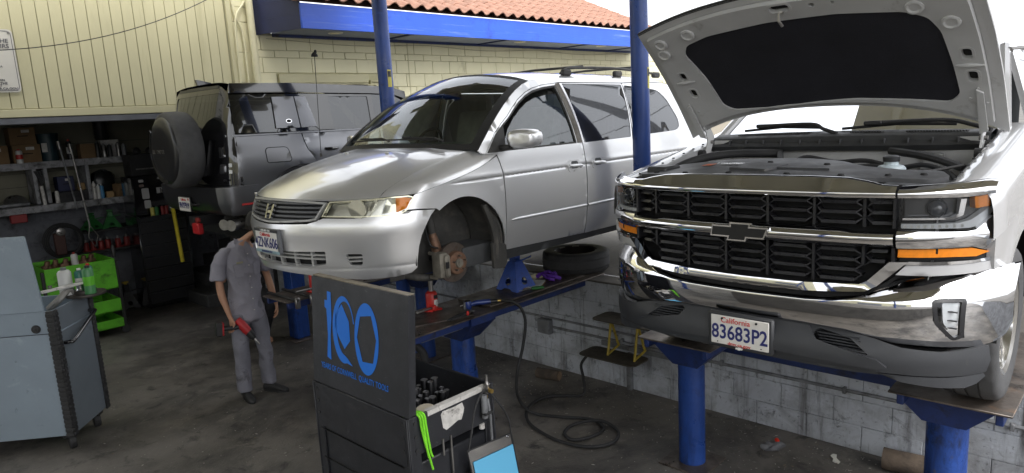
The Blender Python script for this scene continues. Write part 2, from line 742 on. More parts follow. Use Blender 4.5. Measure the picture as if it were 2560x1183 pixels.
# ------------------------------------------------------------------ building: cream block wall
bw = thing('block_wall', 'cream painted block wall under the tiled eave', 'wall', (0, YB, 0))
b = MB()
b.box((10.36, 0.11, 2.46), (11.5, 0.2, 2.93))
b.build('wall_core', m_yelj, bw)
XE = 16.1
zc = [(3.79, 0.20), (3.64, 0.10), (3.485, 0.21), (3.275, 0.21), (3.065, 0.21), (2.855, 0.21), (2.645, 0.21)]
meshes = {}
OPEN = [(5.05, 6.5, 0, 3.40), (8.84, 9.82, 0, 3.35), (6.55, 7.0, 0, 3.29)]
for k, (z, h) in enumerate(zc):
    for hh in {0.10, 0.20, 0.21}:
        if hh not in meshes:
            meshes[hh] = block_mesh('block', 0.380, 0.02, hh - 0.006, m_yel, 0.004)
    i = 0
    x = 4.62 + (0.193 if k % 2 else 0)
    while x < XE - 0.2:
        if not any(a - 0.1 < x < c + 0.1 and z < zt for a, c, _, zt in OPEN):
            inst('block', meshes[h], bw, (x, rng.uniform(0, 0.0015), z))
        x += 0.386
        i += 1
b = MB()
b.box((7.38, -0.006, 3.3), (0.02, 0.012, 1.2))
b.build('crack_joint', m_yelj, bw)

# doors and dark window in the cream wall
t = thing('door', 'cream batten door with header behind the dark car roof', 'door', (0, YB - 0.02, 0))
b = MB()
b.box((5.78, 0, 3.30), (1.52, 0.05, 0.13), 0.006)
b.box((5.08, 0, 2.4), (0.10, 0.05, 1.66), 0.006)
b.box((6.48, 0, 2.4), (0.10, 0.05, 1.66), 0.006)
b.build('frame', m_board, t)
for i in range(6):
    b = MB()
    b.box((5.25 + 0.215 * i, 0.01, 2.1), (0.20, 0.03, 2.25), 0.006, rot=None)
    b.build('plank', m_board, t)
t = thing('window', 'small cream framed window hatch right of the batten door', 'window', (0, YB - 0.02, 0))
b = MB()
for c, d in (((6.79, 0, 3.26), (0.44, 0.05, 0.03)), ((6.585, 0, 2.95), (0.03, 0.05, 0.6)), ((6.99, 0, 2.95), (0.03, 0.05, 0.6))):
    b.box(c, d, 0.004)
b.build('frame', m_yelj, t)
MB().box((6.79, 0.02, 2.95), (0.38, 0.02, 0.58), 0.003).build('hatch', m_board, t)
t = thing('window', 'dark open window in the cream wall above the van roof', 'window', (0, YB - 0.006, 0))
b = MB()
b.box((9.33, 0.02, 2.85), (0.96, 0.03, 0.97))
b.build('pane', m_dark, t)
b = MB()
b.box((9.30, -0.005, 3.315), (0.92, 0.03, 0.05), 0.004)
b.build('header_board', mat('weathered_grey', (0.30, 0.29, 0.25), 0.8, var=0.2, vs=9), t)
b = MB()
b.box((9.80, -0.005, 2.9), (0.1, 0.03, 0.9), 0.004)
b.build('jamb', m_board, t)
t = thing('meter_box', 'small cream wall box at the far end of the block wall', 'utility box', (14.9, YB - 0.06, 3.0))
MB().box((0, 0, 0), (0.5, 0.12, 0.5), 0.01).build('box', m_board, t)
MB().box((0, -0.066, 0), (0.42, 0.01, 0.42), 0.004).build('cover', m_yelj, t)

# siding above the garage opening
sd_ = thing('board_siding', 'cream vertical board siding above the dark garage opening', 'siding', (0, YB, 0))
b = MB()
b.box((1.4, 0.08, 4.4), (5.9, 0.1, 3.02))
b.build('backing', m_yelj, sd_)
bd = block_mesh('board', 0.1225, 0.024, 2.5, m_board, 0.004)
for i in range(27):
    inst('board', bd, sd_, (4.29 - 0.1265 * i, 0.014 + rng.uniform(0, .0015), 4.225))
b = MB()
b.box((1.4, 0.008, 2.925), (5.9, 0.05, 0.088), 0.006)
b.build('bottom_trim', m_board, sd_)
b = MB()
b.box((1.4, 0.06, 2.84), (5.9, 0.14, 0.07), 0.006)
b.build('lintel', mat('grey_lintel', (0.11, 0.115, 0.13), 0.7, var=0.2, vs=5, world=True), sd_)
b = MB()
b.box((4.40, -0.01, 4.12), (0.07, 0.06, 2.5), 0.006)
b.build('corner_post', m_board, sd_)

# corner pier with pipes
t = thing('block_pier', 'cream block pier at the corner between siding and eave', 'pier', (4.62, YB, 0))
b = MB()
b.box((-0.05, 0.16, 4.05), (0.34, 0.3, 2.4))
b.build('pier_core', m_yelj, t)
pm_ = block_mesh('block', 0.30, 0.02, 0.195, m_yel, 0.005)
for i in range(11):
    inst('block', pm_, t, (-0.05, rng.uniform(0, .001), 2.95 + 0.2 * i))
t = thing('downpipe', 'thick cream downpipe beside the blue eave', 'downpipe', (4.665, YB - 0.10, 0))
MB().cyl((0, 0, 3.03), (0, 0, 5.2), 0.048, n=18).build('pipe', m_pipe, t)
MB().cyl((0, 0, 3.02), (0, 0, 3.08), 0.06, n=18).build('collar', m_pipe, t)
t = thing('conduit', 'thin cream conduits bending down the corner pier', 'conduit', (4.45, YB - 0.05, 0))
MB().tube(crv([(-.02, 0, 5.3), (-.02, 0, 4.6), (0.02, 0, 4.15), (0.10, 0, 3.9), (0.11, 0, 3.4), (0.11, 0, 2.6)], 6), 0.016, 8).build('pipe', m_pipe, t)
MB().tube(crv([(0.3, 0, 4.5), (0.14, -0.02, 4.28), (0.02, -0.03, 4.10), (-0.005, -0.02, 3.8), (-0.005, 0, 3.2), (-0.005, 0, 2.6)], 6), 0.014, 8).build('pipe', m_pipe, t)

# sign at the left edge
t = thing('sign', 'white notice sign with rounded corners on the cream siding', 'sign', (1.50, YB - 0.02, 3.49))
b = MB()
b.panel(lambda a, c: (a, 0, c), rnd([(-0.44, -0.335), (0.44, -0.335), (0.44, 0.335), (-0.44, 0.335)], 0.05), step=0.3, thick=0.006)
b.build('panel', mat('sign_white', (0.60, 0.58, 0.52), 0.45, var=0.04, vs=3), t)
m_ink = mat('sign_ink', (0.10, 0.10, 0.11), 0.6)
b = MB()
o_ = rnd([(-0.425, -0.32), (0.425, -0.32), (0.425, 0.32), (-0.425, 0.32)], 0.045)
i_ = inset(o_, 0.006)
b.panel(lambda a, c: (a, -0.003, c), o_, [i_], step=0.3, thick=0.0, fine=0.06)
b.build('border', m_ink, t)
MT = lambda x, z: axes((x, -0.004, z), (1, 0, 0), (0, 0, 1))
for s_, x, z, h in (('LICENSED WITH THE', 0.39, 0.21, 0.062), ('CONSUMER AFFAIRS', 0.39, 0.155, 0.062), ('AUTO REPAIR', 0.24, 0.085, 0.036), ('DEALER', 0.20, 0.055, 0.03),
                    ('PRIOR TO THE TIME A', 0.30, -0.06, 0.028), ('WORK', 0.18, -0.15, 0.03), ('YOU ARE', 0.22, -0.185, 0.03), ('INSPECTION', 0.30, -0.205, 0.03),
                    ('CONTACT THE', 0.32, -0.24, 0.036), ('REPAIR AT', 0.27, -0.262, 0.036), ('WWW.AUTOREPAIR.CA.GOV', 0.405, -0.297, 0.036)):
    text('lettering', s_, h, m_ink, t, MT(x, z), align='RIGHT', bold=0.001)
for x, z in ((0.405, 0.30), (0.405, -0.30)):
    MB().cyl((x, -0.008, z), (x, 0, z), 0.011, n=10).build('screw', m_steel, t)

# wires
t = thing('cable', 'thin dark cable swagging in front of the cream siding', 'cable', (0, YB - 0.5, 0))
MB().tube([(1.2 + 3.4 * u, 0.2 * u, 3.53 + 0.03 * u + 1.05 * u ** 2.1) for u in [i / 24 for i in range(25)]], 0.0055, 6).build('wire', m_black, t)
t = thing('cable', 'thin wire looping along the wall under the eave', 'cable', (0, YB - 0.02, 0))
P = []
for i in range(90):
    x = 4.9 + i * 0.1
    P.append((x, 0, 3.845 - 0.05 * abs(math.sin((x - 4.9) * 1.1)) ** 1.5))
MB().tube(P, 0.004, 5).build('wire', mat('tan_wire', (0.30, 0.26, 0.17), 0.6), t)

# ------------------------------------------------------------------ tiled eave
XA, XZ = 5.0, 13.9
YF, ZS = 8.47, 3.89
ev = thing('eave', 'bright blue fascia eave with grey soffit below the tiles', 'eave', (0, 0, 0))
b = MB()
b.box(((XA + XZ) / 2, YF + 0.015, ZS + 0.165), (XZ - XA, 0.03, 0.33), 0.004)
b.build('fascia', mat('fascia_blue', (0.022, 0.10, 0.60), 0.4, var=0.08, vs=2.0, world=True, bump=0.15, bs=25,
                      dirt=[((0.16, 0.26, 0.62), 0.16, 5, (0.15, 1, 3)), ((0.015, 0.05, 0.30), 0.14, 3, None)]), ev)
b = MB()
b.box(((XA + XZ) / 2, YF - 0.006, ZS + 0.055), (XZ - XA, 0.012, 0.11), 0.003)
b.build('drip_board', MATS['fascia_blue'], ev)
b = MB()
b.box(((XA + XZ) / 2, (YF + YB) / 2 + 0.02, ZS + 0.03), (XZ - XA - 0.004, YB - YF - 0.05, 0.02))
b.build('soffit', m_soff, ev)
for x in (6.9, 9.0, 11.3, 13.0):
    b = MB()
    b.box((x, (YF + YB) / 2 + 0.02, ZS + 0.012), (0.05, YB - YF - 0.06, 0.025))
    b.build('batten', m_blued, ev)
b = MB()
b.box(((XA + XZ) / 2, YB - 0.03, ZS + 0.005), (XZ - XA, 0.05, 0.05))
b.build('wall_batten', m_blued, ev)
for i in range(4):
    b = MB()
    b.add([(XA, YF + 0.03, ZS + 0.001 + 0.19 * i), (XA, YF + 0.03, ZS + 0.1895 + 0.19 * i), (XA - 0.23, YB, ZS + 0.1895 + 0.19 * i), (XA - 0.23, YB, ZS + 0.001 + 0.19 * i),
           (XA + .02, YF + 0.03, ZS + 0.001 + 0.19 * i), (XA + .02, YF + 0.03, ZS + 0.1895 + 0.19 * i), (XA - 0.21, YB, ZS + 0.1895 + 0.19 * i), (XA - 0.21, YB, ZS + 0.001 + 0.19 * i)],
          [(0, 1, 2, 3), (7, 6, 5, 4), (0, 4, 5, 1), (1, 5, 6, 2), (2, 6, 7, 3), (3, 7, 4, 0)])
    b.build('end_board', mat('navy_board', (0.022, 0.028, 0.075), 0.6, var=0.15, vs=4), ev)
for x, y in ((5.75, 8.85), (9.55, 8.75), (12.0, 8.72)):
    t = thing('ceiling_light', {5.75: 'round recessed soffit light nearest the downpipe', 9.55: 'round recessed soffit light near the middle of the eave', 12.0: 'round recessed soffit light beside the right blue pole'}[x], 'light', (x, y, ZS + 0.02))
    MB().lathe([(0.0, -0.012), (0.075, -0.012), (0.085, 0.0)], 24).build('diffuser', mat('lamp_cream', (0.75, 0.71, 0.55), 0.4), t)
    MB().lathe([(0.087, -0.006), (0.105, -0.008), (0.108, 0.0), (0.087, 0.0)], 24).build('trim_ring', m_white, t)

roof = thing('tiled_roof', 'terracotta barrel tile roof over the blue fascia', 'roof', (0, YF - 0.06, ZS + 0.36))
SL = math.radians(24)
b = MB()
b.add([(XA - 0.1, 0.05, -0.02), (XZ + 0.1, 0.05, -0.02), (XZ + 0.1 - 0.0, 0.05 + 2.6 * math.cos(SL), -0.02 + 2.6 * math.sin(SL)), (XA - 0.1, 0.05 + 2.6 * math.cos(SL), -0.02 + 2.6 * math.sin(SL))], [(0, 1, 2, 3)])
b.build('deck', mat('roof_underlay', (0.10, 0.05, 0.035), 0.9), roof)


def tile_mesh():
    b = MB()
    n = 12
    w, ln = 0.252, 0.40
    prof = []
    for i in range(n + 1):
        u = i / n
        x = (u - 0.5) * w
        z = 0.045 * math.sin(math.pi * min(1, u / 0.62)) if u < 0.62 else -0.016 * math.sin(math.pi * (u - 0.62) / 0.38)
        prof.append((x, z))
    vs = []
    for y, dz in ((0, 0.0), (ln, -0.012)):
        for x, z in prof:
            vs.append((x, y, z + dz))
    for x, z in prof:
        vs.append((x, 0, z - 0.014))
    k = n + 1
    fs = [(i, i + 1, k + i + 1, k + i) for i in range(n)] + [(2 * k + i, 2 * k + i + 1, i + 1, i) for i in range(n)]
    b.add(vs, fs)
    o = b.build('roof_tile', m_tile)
    me = o.data
    bpy.data.objects.remove(o)
    return me


tm = tile_mesh()
NT = int((XZ - XA) / 0.25)
for r_ in range(8):
    for i in range(NT):
        x = XA + 0.05 + 0.252 * i
        s_ = 0.345 * r_
        o = inst('roof_tile', tm, roof, (x, s_ * math.cos(SL), 0.02 + s_ * math.sin(SL) + 0.018), (SL, 0, rng.uniform(-.012, .012)))

# ------------------------------------------------------------------ canopy on blue posts
m_cream_steel = mat('cream_ceiling', (0.56, 0.54, 0.42), 0.6, var=0.08, vs=2, world=True)
cp = thing('canopy', 'cream steel canopy roof above the bays with open joists', 'canopy', (0, 0, 0))
ZC = 5.05
b = MB()
b.box((-0.1, 2.98, ZC + 0.3), (11.6, 9.96, 0.06))
b.build('deck', m_cream_steel, cp)
for i in range(9):
    b = MB()
    b.box((-0.1, -1.7 + 1.18 * i, ZC + 0.17), (11.6, 0.09, 0.2))
    b.build('joist', m_cream_steel, cp)
MB().box((6.45, .2, ZC + .3), (1.5, 4.4, .06)).build('deck', m_cream_steel, cp)
for y in (-1.7, -.53, .64, 1.81):
    MB().box((6.45, y, ZC + .17), (1.5, .09, .2)).build('joist', m_cream_steel, cp)
for x in (4.62, -1.2):
    b = MB()
    b.box((x, 2.98, ZC - 0.02), (0.14, 9.96, 0.18))
    b.build('beam', m_cream_steel, cp)


def pole(x, y, z0, label):
    t = thing('pole', label, 'pole', (x, y, z0))
    MB().cyl((0, 0, 0.012), (0, 0, ZC - 0.11 - z0), 0.079, n=28).build('shaft', m_blue, t)
    MB().box((0, 0, 0.006), (0.3, 0.3, 0.012), 0.003).build('base_plate', m_blue, t)
    return t


pA = pole(4.56, 6.15, 0.0, 'blue steel pole between the dark car and the silver van')
pB = pole(5.30, 3.445, UP, 'blue steel pole between the silver van and the white truck')
MB().cyl((0, 0, 3.72), (0, 0, 3.735), 0.081, n=28).build('weld_seam', m_blue, pA)
m_stk = mat('sticker_yellow', (0.62, 0.55, 0.12), 0.5)
for t, z, lab in ((pA, 3.06, 'yellow warning sticker on the left blue pole'), (pB, 2.86, 'pale sticker strip on the right blue pole')):
    s = thing('sticker', lab, 'sticker', (t.location.x, t.location.y, z))
    a0 = math.radians(-92) if t is pA else math.radians(-76)
    b = MB()
    b.grid(lambda u, v: (0.0805 * math.cos(a0 + 0.62 * (u - .5)), 0.0805 * math.sin(a0 + 0.62 * (u - .5)), -0.09 + 0.18 * v), 6, 1)
    b.build('sheet', m_stk, s)
    b = MB()
    b.grid(lambda u, v: (0.0812 * math.cos(a0 + 0.5 * (u - .5)), 0.0812 * math.sin(a0 + 0.5 * (u - .5)), 0.015 + 0.06 * v), 6, 1)
    b.build('dark_field', m_black, s)
for x, y in ((-1.2, -1.2), (-1.2, 1.9), (-1.2, 5.2)):
    pole(x, y, UP if y < 3 else 0.0, {-1.2: 'blue steel pole behind the viewer at the yard corner', 1.9: 'blue steel pole right behind the viewer', 5.2: 'blue steel pole near the grey tool chest', 8.2: 'blue steel pole near the garage opening'}[y])

# buildings and yard behind the viewer, seen only as reflections
t = thing('workshop', 'pale yellow workshop front across the yard', 'building', (-9.5, 2, 0))
MB().box((0, 0, 2.4), (0.4, 22, 4.8)).build('wall', m_yel, t)
for i in range(4):
    MB().box((0.22, -8 + 5 * i, 1.9), (0.06, 3.0, 2.4), 0.01).build('door', mat('roller_door', (0.22, 0.23, 0.25), 0.5), t)

# ------------------------------------------------------------------ far background, upper right
m_far = mat('far_cream', (0.62, 0.55, 0.44), 0.8, var=0.05, vs=1)
t = thing('far_house', 'pale house with green trim far behind the van', 'building', (23.5, 10.5, UP))
MB().box((0, 2.3, 1.1), (6, 6, 2.2)).build('wall', m_far, t)
b = MB()
b.box((0, 2.3, 2.25), (6.6, 6.6, 0.14))
b.build('roof_edge', mat('green_trim', (0.28, 0.36, 0.33), 0.7), t)
MB().box((0.9, -0.72, 1.3), (0.5, 0.04, 0.9)).build('window', m_dark, t)
t = thing('low_wall', 'low cream yard wall with red and grey bands behind the van', 'wall', (17.6, 8.4, UP))
MB().box((1.2, 0.05, 1.0), (2.6, 0.2, 0.80)).build('upper_band', m_yel, t)
MB().box((1.2, 0.048, 0.55), (2.6, 0.204, 0.10)).build('red_band', mat('red_paint', (0.45, 0.05, 0.05), 0.5), t)
MB().box((1.2, 0.05, 0.25), (2.6, 0.2, 0.50)).build('grey_band', m_soff, t)
t = thing('railing', 'white pipe railing on top of the low yard wall', 'railing', (17.6, 8.4, UP + 1.42))
MB().tube([(-0.1, 0.05, 0.12), (2.5, 0.05, 0.12)], 0.05, 8).build('top_rail', m_white, t)
for i in range(7):
    MB().cyl((0.4 * i - .05, 0.05, -0.02), (0.4 * i - .05, 0.05, 0.12), 0.02, n=8).build('post', m_white, t)
t = thing('gate', 'grey wire gate behind the truck hinge', 'gate', (16.4, 7.1, UP))
for i in range(14):
    MB().cyl((0.08 * i, -.05 * i, 0), (0.08 * i, -.05 * i, 1.15), 0.012, n=6).build('bar', m_zinc, t)
MB().tube([(0, 0, 1.15), (1.06, -.66, 1.15)], 0.02, 6).build('top_rail', m_zinc, t)
t = thing('utility_pole', 'dark steel pole rising behind the white truck cab', 'utility pole', (15.5, 0.55, UP))
MB().box((0, 0, 6.0), (0.16, 0.16, 12.0), 0.01).build('shaft', mat('pole_grey', (0.13, 0.14, 0.15), 0.5, 0.2), t)
MB().cyl((0.0, -0.16, 0), (0.0, -0.16, 12), 0.02, n=8).build('pipe', m_zinc, t)
MB().box((0, 0, 3.4), (0.22, 0.22, 0.2), 0.01).build('clamp', m_zinc, t)
t = thing('canopy_post', 'broad grey post beside the raised bonnet of the truck', 'post', (11.0, 0.86, UP))
MB().box((0, 0, 3.2), (0.22, 0.24, 6.4), 0.01).build('shaft', mat('post_grey', (0.30, 0.31, 0.33), 0.6), t)
for k, (z0, z1, y1) in enumerate(((7.7, 6.0, -14), (6.7, 4.2, -12))):
    t = thing('power_line', ['upper power line against the pale sky', 'lower power line against the pale sky'][k], 'power line', (15.5, 0.5, 0))
    MB().tube([(3 * u * 0, y1 * u, z0 + (z1 - z0) * u - 1.2 * u * (1 - u)) for u in [i / 20 for i in range(21)]], 0.022, 5).build('wire', m_black, t)
def lerp_tab(t,v):
    if v<=t[0][0]: return t[0][1]
    for (a,b),(c,d) in zip(t,t[1:]):
        if v<=c:
            k=(v-a)/(c-a); return b+(d-b)*k
    return t[-1][1]
def smooth_tab(t):
    """monotone-ish cubic (catmull) interpolation of a table"""
    n=len(t)
    m=[0]*n
    for i in range(n):
        if i==0: m[i]=(t[1][1]-t[0][1])/(t[1][0]-t[0][0])
        elif i==n-1: m[i]=(t[-1][1]-t[-2][1])/(t[-1][0]-t[-2][0])
        else: m[i]=(t[i+1][1]-t[i-1][1])/(t[i+1][0]-t[i-1][0])
    def f(v):
        if v<=t[0][0]: return t[0][1]
        if v>=t[-1][0]: return t[-1][1]
        for i in range(n-1):
            if v<=t[i+1][0]:
                h=t[i+1][0]-t[i][0]; k=(v-t[i][0])/h
                return ((2*k**3-3*k*k+1)*t[i][1]+(k**3-2*k*k+k)*h*m[i]+(3*k*k-2*k**3)*t[i+1][1]+(k**3-k*k)*h*m[i+1])
    return f
class Chart:
    """body shell of a vehicle: s runs round the plan outline from the middle of the front, z is height"""
    def __init__(c,L,Wb,Ln,pn,qn,Lr,pr,qr,W,xn,rr,drop=None):
        c.L,c.Wb=L,Wb; c.W=smooth_tab(W); c.xn=smooth_tab(xn); c.rr=smooth_tab(rr); c.Ln=Ln;c.Lr=Lr
        pts=[]
        N=60
        for i in range(N+1):
            a=math.pi/2*i/N
            y=Wb*math.sin(a)**(2/qn) if i else 0.0
            x=Ln*(1-max(math.cos(a),0)**(2/pn))
            pts.append((x,y))
        for i in range(1,40): pts.append((Ln+(L-Ln-Lr)*i/40,Wb))
        for i in range(N+1):
            a=math.pi/2*(1-i/N)
            y=Wb*math.sin(a)**(2/qr) if i<N else 0.0
            x=L-Lr*(1-max(math.cos(a),0)**(2/pr))
            pts.append((x,y))
        c.tab=[(0.0,)+pts[0]]
        for p,q in zip(pts,pts[1:]):
            c.tab.append((c.tab[-1][0]+math.hypot(q[0]-p[0],q[1]-p[1]),)+q)
        c.S=c.tab[-1][0]
        c.sx0=next(t[0] for t in c.tab if t[1]>=Ln-1e-6)-0.0
    def base(c,s):
        lo,hi=0,len(c.tab)-1
        s=min(max(s,0),c.S)
        while hi-lo>1:
            m=(lo+hi)//2
            if c.tab[m][0]<=s: lo=m
            else: hi=m
        a,b=c.tab[lo],c.tab[hi]; k=(s-a[0])/max(b[0]-a[0],1e-9)
        return a[1]+(b[1]-a[1])*k, a[2]+(b[2]-a[2])*k
    def s_of_x(c,x):
        """s on the straight flank / curves for a base x (first hit, outer side)"""
        for a,b in zip(c.tab,c.tab[1:]):
            if a[1]<=x<=b[1] and b[1]>a[1]: return a[0]+(b[0]-a[0])*(x-a[1])/(b[1]-a[1])
        return c.S if x>c.L else 0.0
    def __call__(c,s,z,side=-1):
        sg=1
        if s<0: s=-s; sg=-1
        x,y=c.base(s)
        kf=max(0.,1-x/(c.Ln*1.6)); kf=kf*kf*(3-2*kf)
        kr=max(0.,1-(c.L-x)/(c.Lr*2.2)); kr=kr*kr*(3-2*kr)
        return (x+c.xn(z)*kf-c.rr(z)*kr, side*sg*y*c.W(z)/c.Wb, z)


def span(fl, fr, crown, nu=24, nv=16, z=True):
    """sheet between a left and a right edge curve (functions of 0..1) with a crown"""
    def fn(u, v):
        a, b = Vector(fl(v)), Vector(fr(v))
        p = a.lerp(b, u)
        p.z += crown(v) * (1 - (2 * u - 1) ** 2)
        return p
    return fn, nu, nv


def poly_at(P, t):
    """point at 0..1 along a polyline"""
    P = [Vector(p) for p in P]
    L = [0]
    for a, b in zip(P, P[1:]):
        L.append(L[-1] + (b - a).length)
    d = t * L[-1]
    for i in range(len(P) - 1):
        if d <= L[i + 1] + 1e-9:
            k = (d - L[i]) / max(L[i + 1] - L[i], 1e-9)
            return P[i].lerp(P[i + 1], k)
    return P[-1]


def mir(poly):
    """close a right-half outline (from centre top round to centre bottom) with its mirror image"""
    return list(poly) + [(-a, b) for a, b in reversed(poly) if abs(a) > 1e-6]


def tyre(b, R, w, rr, n=84, lug=3, c=(0, 0, 0), axis=1, groove=3):
    """tyre round the y axis with tread grooves and shoulder lugs"""
    prof = []          # (y, r, zone)
    h = w / 2
    side = [(-h * 0.80, rr, 0), (-h * 0.93, rr + 0.006, 0), (-h * 1.0, rr + (R - rr) * 0.45, 0), (-h * 0.97, rr + (R - rr) * 0.78, 0), (-h * 0.90, R - 0.016, 0), (-h * 0.82, R - 0.006, 1)]
    tread = [(-h * 0.5, R - 0.001, 1)]
    gs = []
    for g in range(groove):
        yc = -h * 0.42 + g * (h * 0.84 / (groove - 1)) if groove > 1 else 0
        gs += [(yc - 0.006, R, 2), (yc - 0.004, R - 0.008, 0), (yc + 0.004, R - 0.008, 0), (yc + 0.006, R, 2)]
    prof = side + tread + gs + [(-y, r, z) for y, r, z in reversed(side + tread)]
    vs, fs = [], []
    k = len(prof)
    for j in range(n):
        for i, (y, r, z) in enumerate(prof):
            sk = j + int(abs(i - k / 2) * 0.3)
            if z == 1 and sk % lug == 0:
                r = r - 0.006
            a = 2 * math.pi * j / n
            p = (c[0] + r * math.cos(a), c[1] + y, c[2] + r * math.sin(a)) if axis == 1 else (c[0] + r * math.cos(a), c[1] + r * math.sin(a), c[2] + y)
            vs.append(p)
    for j in range(n):
        j2 = (j + 1) % n
        for i in range(k - 1):
            q = (j * k + i, j2 * k + i, j2 * k + i + 1, j * k + i + 1)
            fs.append(q if axis == 1 else q[::-1])
    return b.add(vs, fs)

# ================================================================== white pickup truck
m_wht = mat('white_car_paint', (0.50, 0.50, 0.51), 0.25, coat=1.0)
m_wht_in = mat('white_under_paint', (0.56, 0.56, 0.56), 0.42, var=0.06, vs=5, dirt=((0.30, 0.29, 0.27), 0.12, 6, None))
m_chrome = mat('chrome', (0.76, 0.76, 0.775), 0.05, 1.0)
m_chrd = mat('dark_chrome_side', (0.55, 0.55, 0.57), 0.10, 1.0)
m_val = mat('grey_bumper_plastic', (0.038, 0.040, 0.045), 0.5, var=0.12, vs=5, bump=0.05, bs=200, rvar=0.1, dirt=((0.07, 0.07, 0.068), 0.08, 9, None))
m_gril = mat('gloss_black_grille', (0.022, 0.022, 0.025), 0.32, var=0.2, vs=8, rvar=0.1, dirt=((0.06, 0.06, 0.058), 0.10, 12, None))
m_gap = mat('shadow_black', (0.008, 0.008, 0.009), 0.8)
m_amber = mat('amber_lens', (0.80, 0.24, 0.012), 0.3, coat=0.2, spec=0.4, var=0.12, vs=30)
m_lens = glass('clear_lens', (0.93, 0.94, 0.95), 0.02, 1.5)
m_pad = mat('black_hood_pad', (0.014, 0.014, 0.020), 0.85, var=0.25, vs=4, bump=0.15, bs=120)
m_bay = mat('engine_black', (0.030, 0.031, 0.033), 0.55, var=0.25, vs=6, rvar=0.15, dirt=((0.075, 0.072, 0.068), 0.18, 5, None))
m_cover = mat('radiator_cover', (0.055, 0.056, 0.060), 0.52, var=0.18, vs=4, bump=0.04, bs=150, rvar=0.1, dirt=((0.12, 0.115, 0.105), 0.2, 4, None))
m_foil = mat('heat_foil', (0.55, 0.55, 0.55), 0.35, 0.8, bump=0.9, bs=40, var=0.3, vs=14)
m_engmet = mat('engine_metal', (0.30, 0.29, 0.27), 0.5, 0.5, var=0.3, vs=12)
m_lip = mat('led_white', (0.72, 0.74, 0.76), 0.25, coat=0.5)
m_red = mat('red_ink', (0.55, 0.04, 0.04), 0.5)
m_navy = mat('plate_navy', (0.02, 0.025, 0.14), 0.5)
m_plw = mat('plate_white', (0.72, 0.70, 0.66), 0.45, var=0.05, vs=20)

TX, TY, TZ = 3.2, 1.505, 1.012
truck = thing('pickup_truck', 'white pickup truck with its bonnet raised and big chrome front', 'pickup truck', (TX, TY, TZ))


def bow(y):
    y = abs(y)
    return 0.09 * y * y + 0.28 * min(y, 1.08) ** 6


def front(off=0.0, prof=None, side=1):
    """surface of the nose: bowed in plan, with an optional profile over height"""
    def fn(y, z):
        return (off + bow(y) + (prof(z) if prof else 0.0), y, z)
    return fn


def flipn(poly):
    return poly


# faces of nose panels look towards -x: (y,z) outlines run clockwise seen from the front, the sheet rim turns back
def nose(name, outline, material, off=0.0, prof=None, holes=(), step=0.05, thick=-0.02, parent=None, gap=0.0, fine=None, ang=180, rows=()):
    b = MB()
    b.panel(front(off, prof), outline, holes, step, -thick, gap, fine, rows)
    b.f = [f[::-1] for f in b.f]
    return b.build(name, material, parent or truck, ang)


def rimfix(v):
    return v


# --- bumper
bprof = smooth_tab([(.43, .07), (.47, .045), (.52, .02), (.58, .004), (.64, 0), (.685, .006), (.715, .03), (.75, .065), (.80, .105), (.83, .13)])
bump_half = [(0, .655), (.37, .662), (.52, .690), (.60, .725), (.655, .765), (.74, .778), (.82, .786), (.93, .797), (1.0, .803), (1.035, .80), (1.05, .76), (1.045, .66), (1.035, .55), (1.01, .485), (.97, .462), (.92, .456), (.80, .462), (.70, .475), (.60, .502), (.48, .530), (.29, .542), (0, .545)]
fogh = rnd([(.808, .694), (.905, .690), (.900, .520), (.872, .508), (.820, .590)], 0.012)
fogm = [(-a, b) for a, b in fogh]
def strip(name, top, bot, m, prof, y0, y1, nv=12, off=0.0, parent=None, lip=.03, skip=()):
    """bar across the nose between two height tables, with a rolled profile"""
    ft, fb = (lambda y: lerp_tab(top, y)), (lambda y: lerp_tab(bot, y))
    n = max(6, int(abs(y1 - y0) / .02))

    def fn(u, v):
        y = y0 + (y1 - y0) * u
        a, c = fb(abs(y)), ft(abs(y))
        if v < .06:
            return (off + bow(y) + prof(a) + lip * (1 - v / .06), y, a)
        if v > .94:
            return (off + bow(y) + prof(c) + lip * (v - .94) / .06, y, c)
        z = a + (c - a) * (v - .06) / .88
        return (off + bow(y) + prof(z), y, z)
    b = MB()
    b.grid(fn, n, nv + 4)
    if skip:
        keep = []
        for f in b.f:
            cy = sum(b.v[i][1] for i in f) / len(f)
            cz = sum(b.v[i][2] for i in f) / len(f)
            if not any(inside([h], cy, cz) for h in skip):
                keep.append(f)
        b.f = keep
        b.m = [0] * len(keep)
    return b.build(name, m, parent or truck, 40)




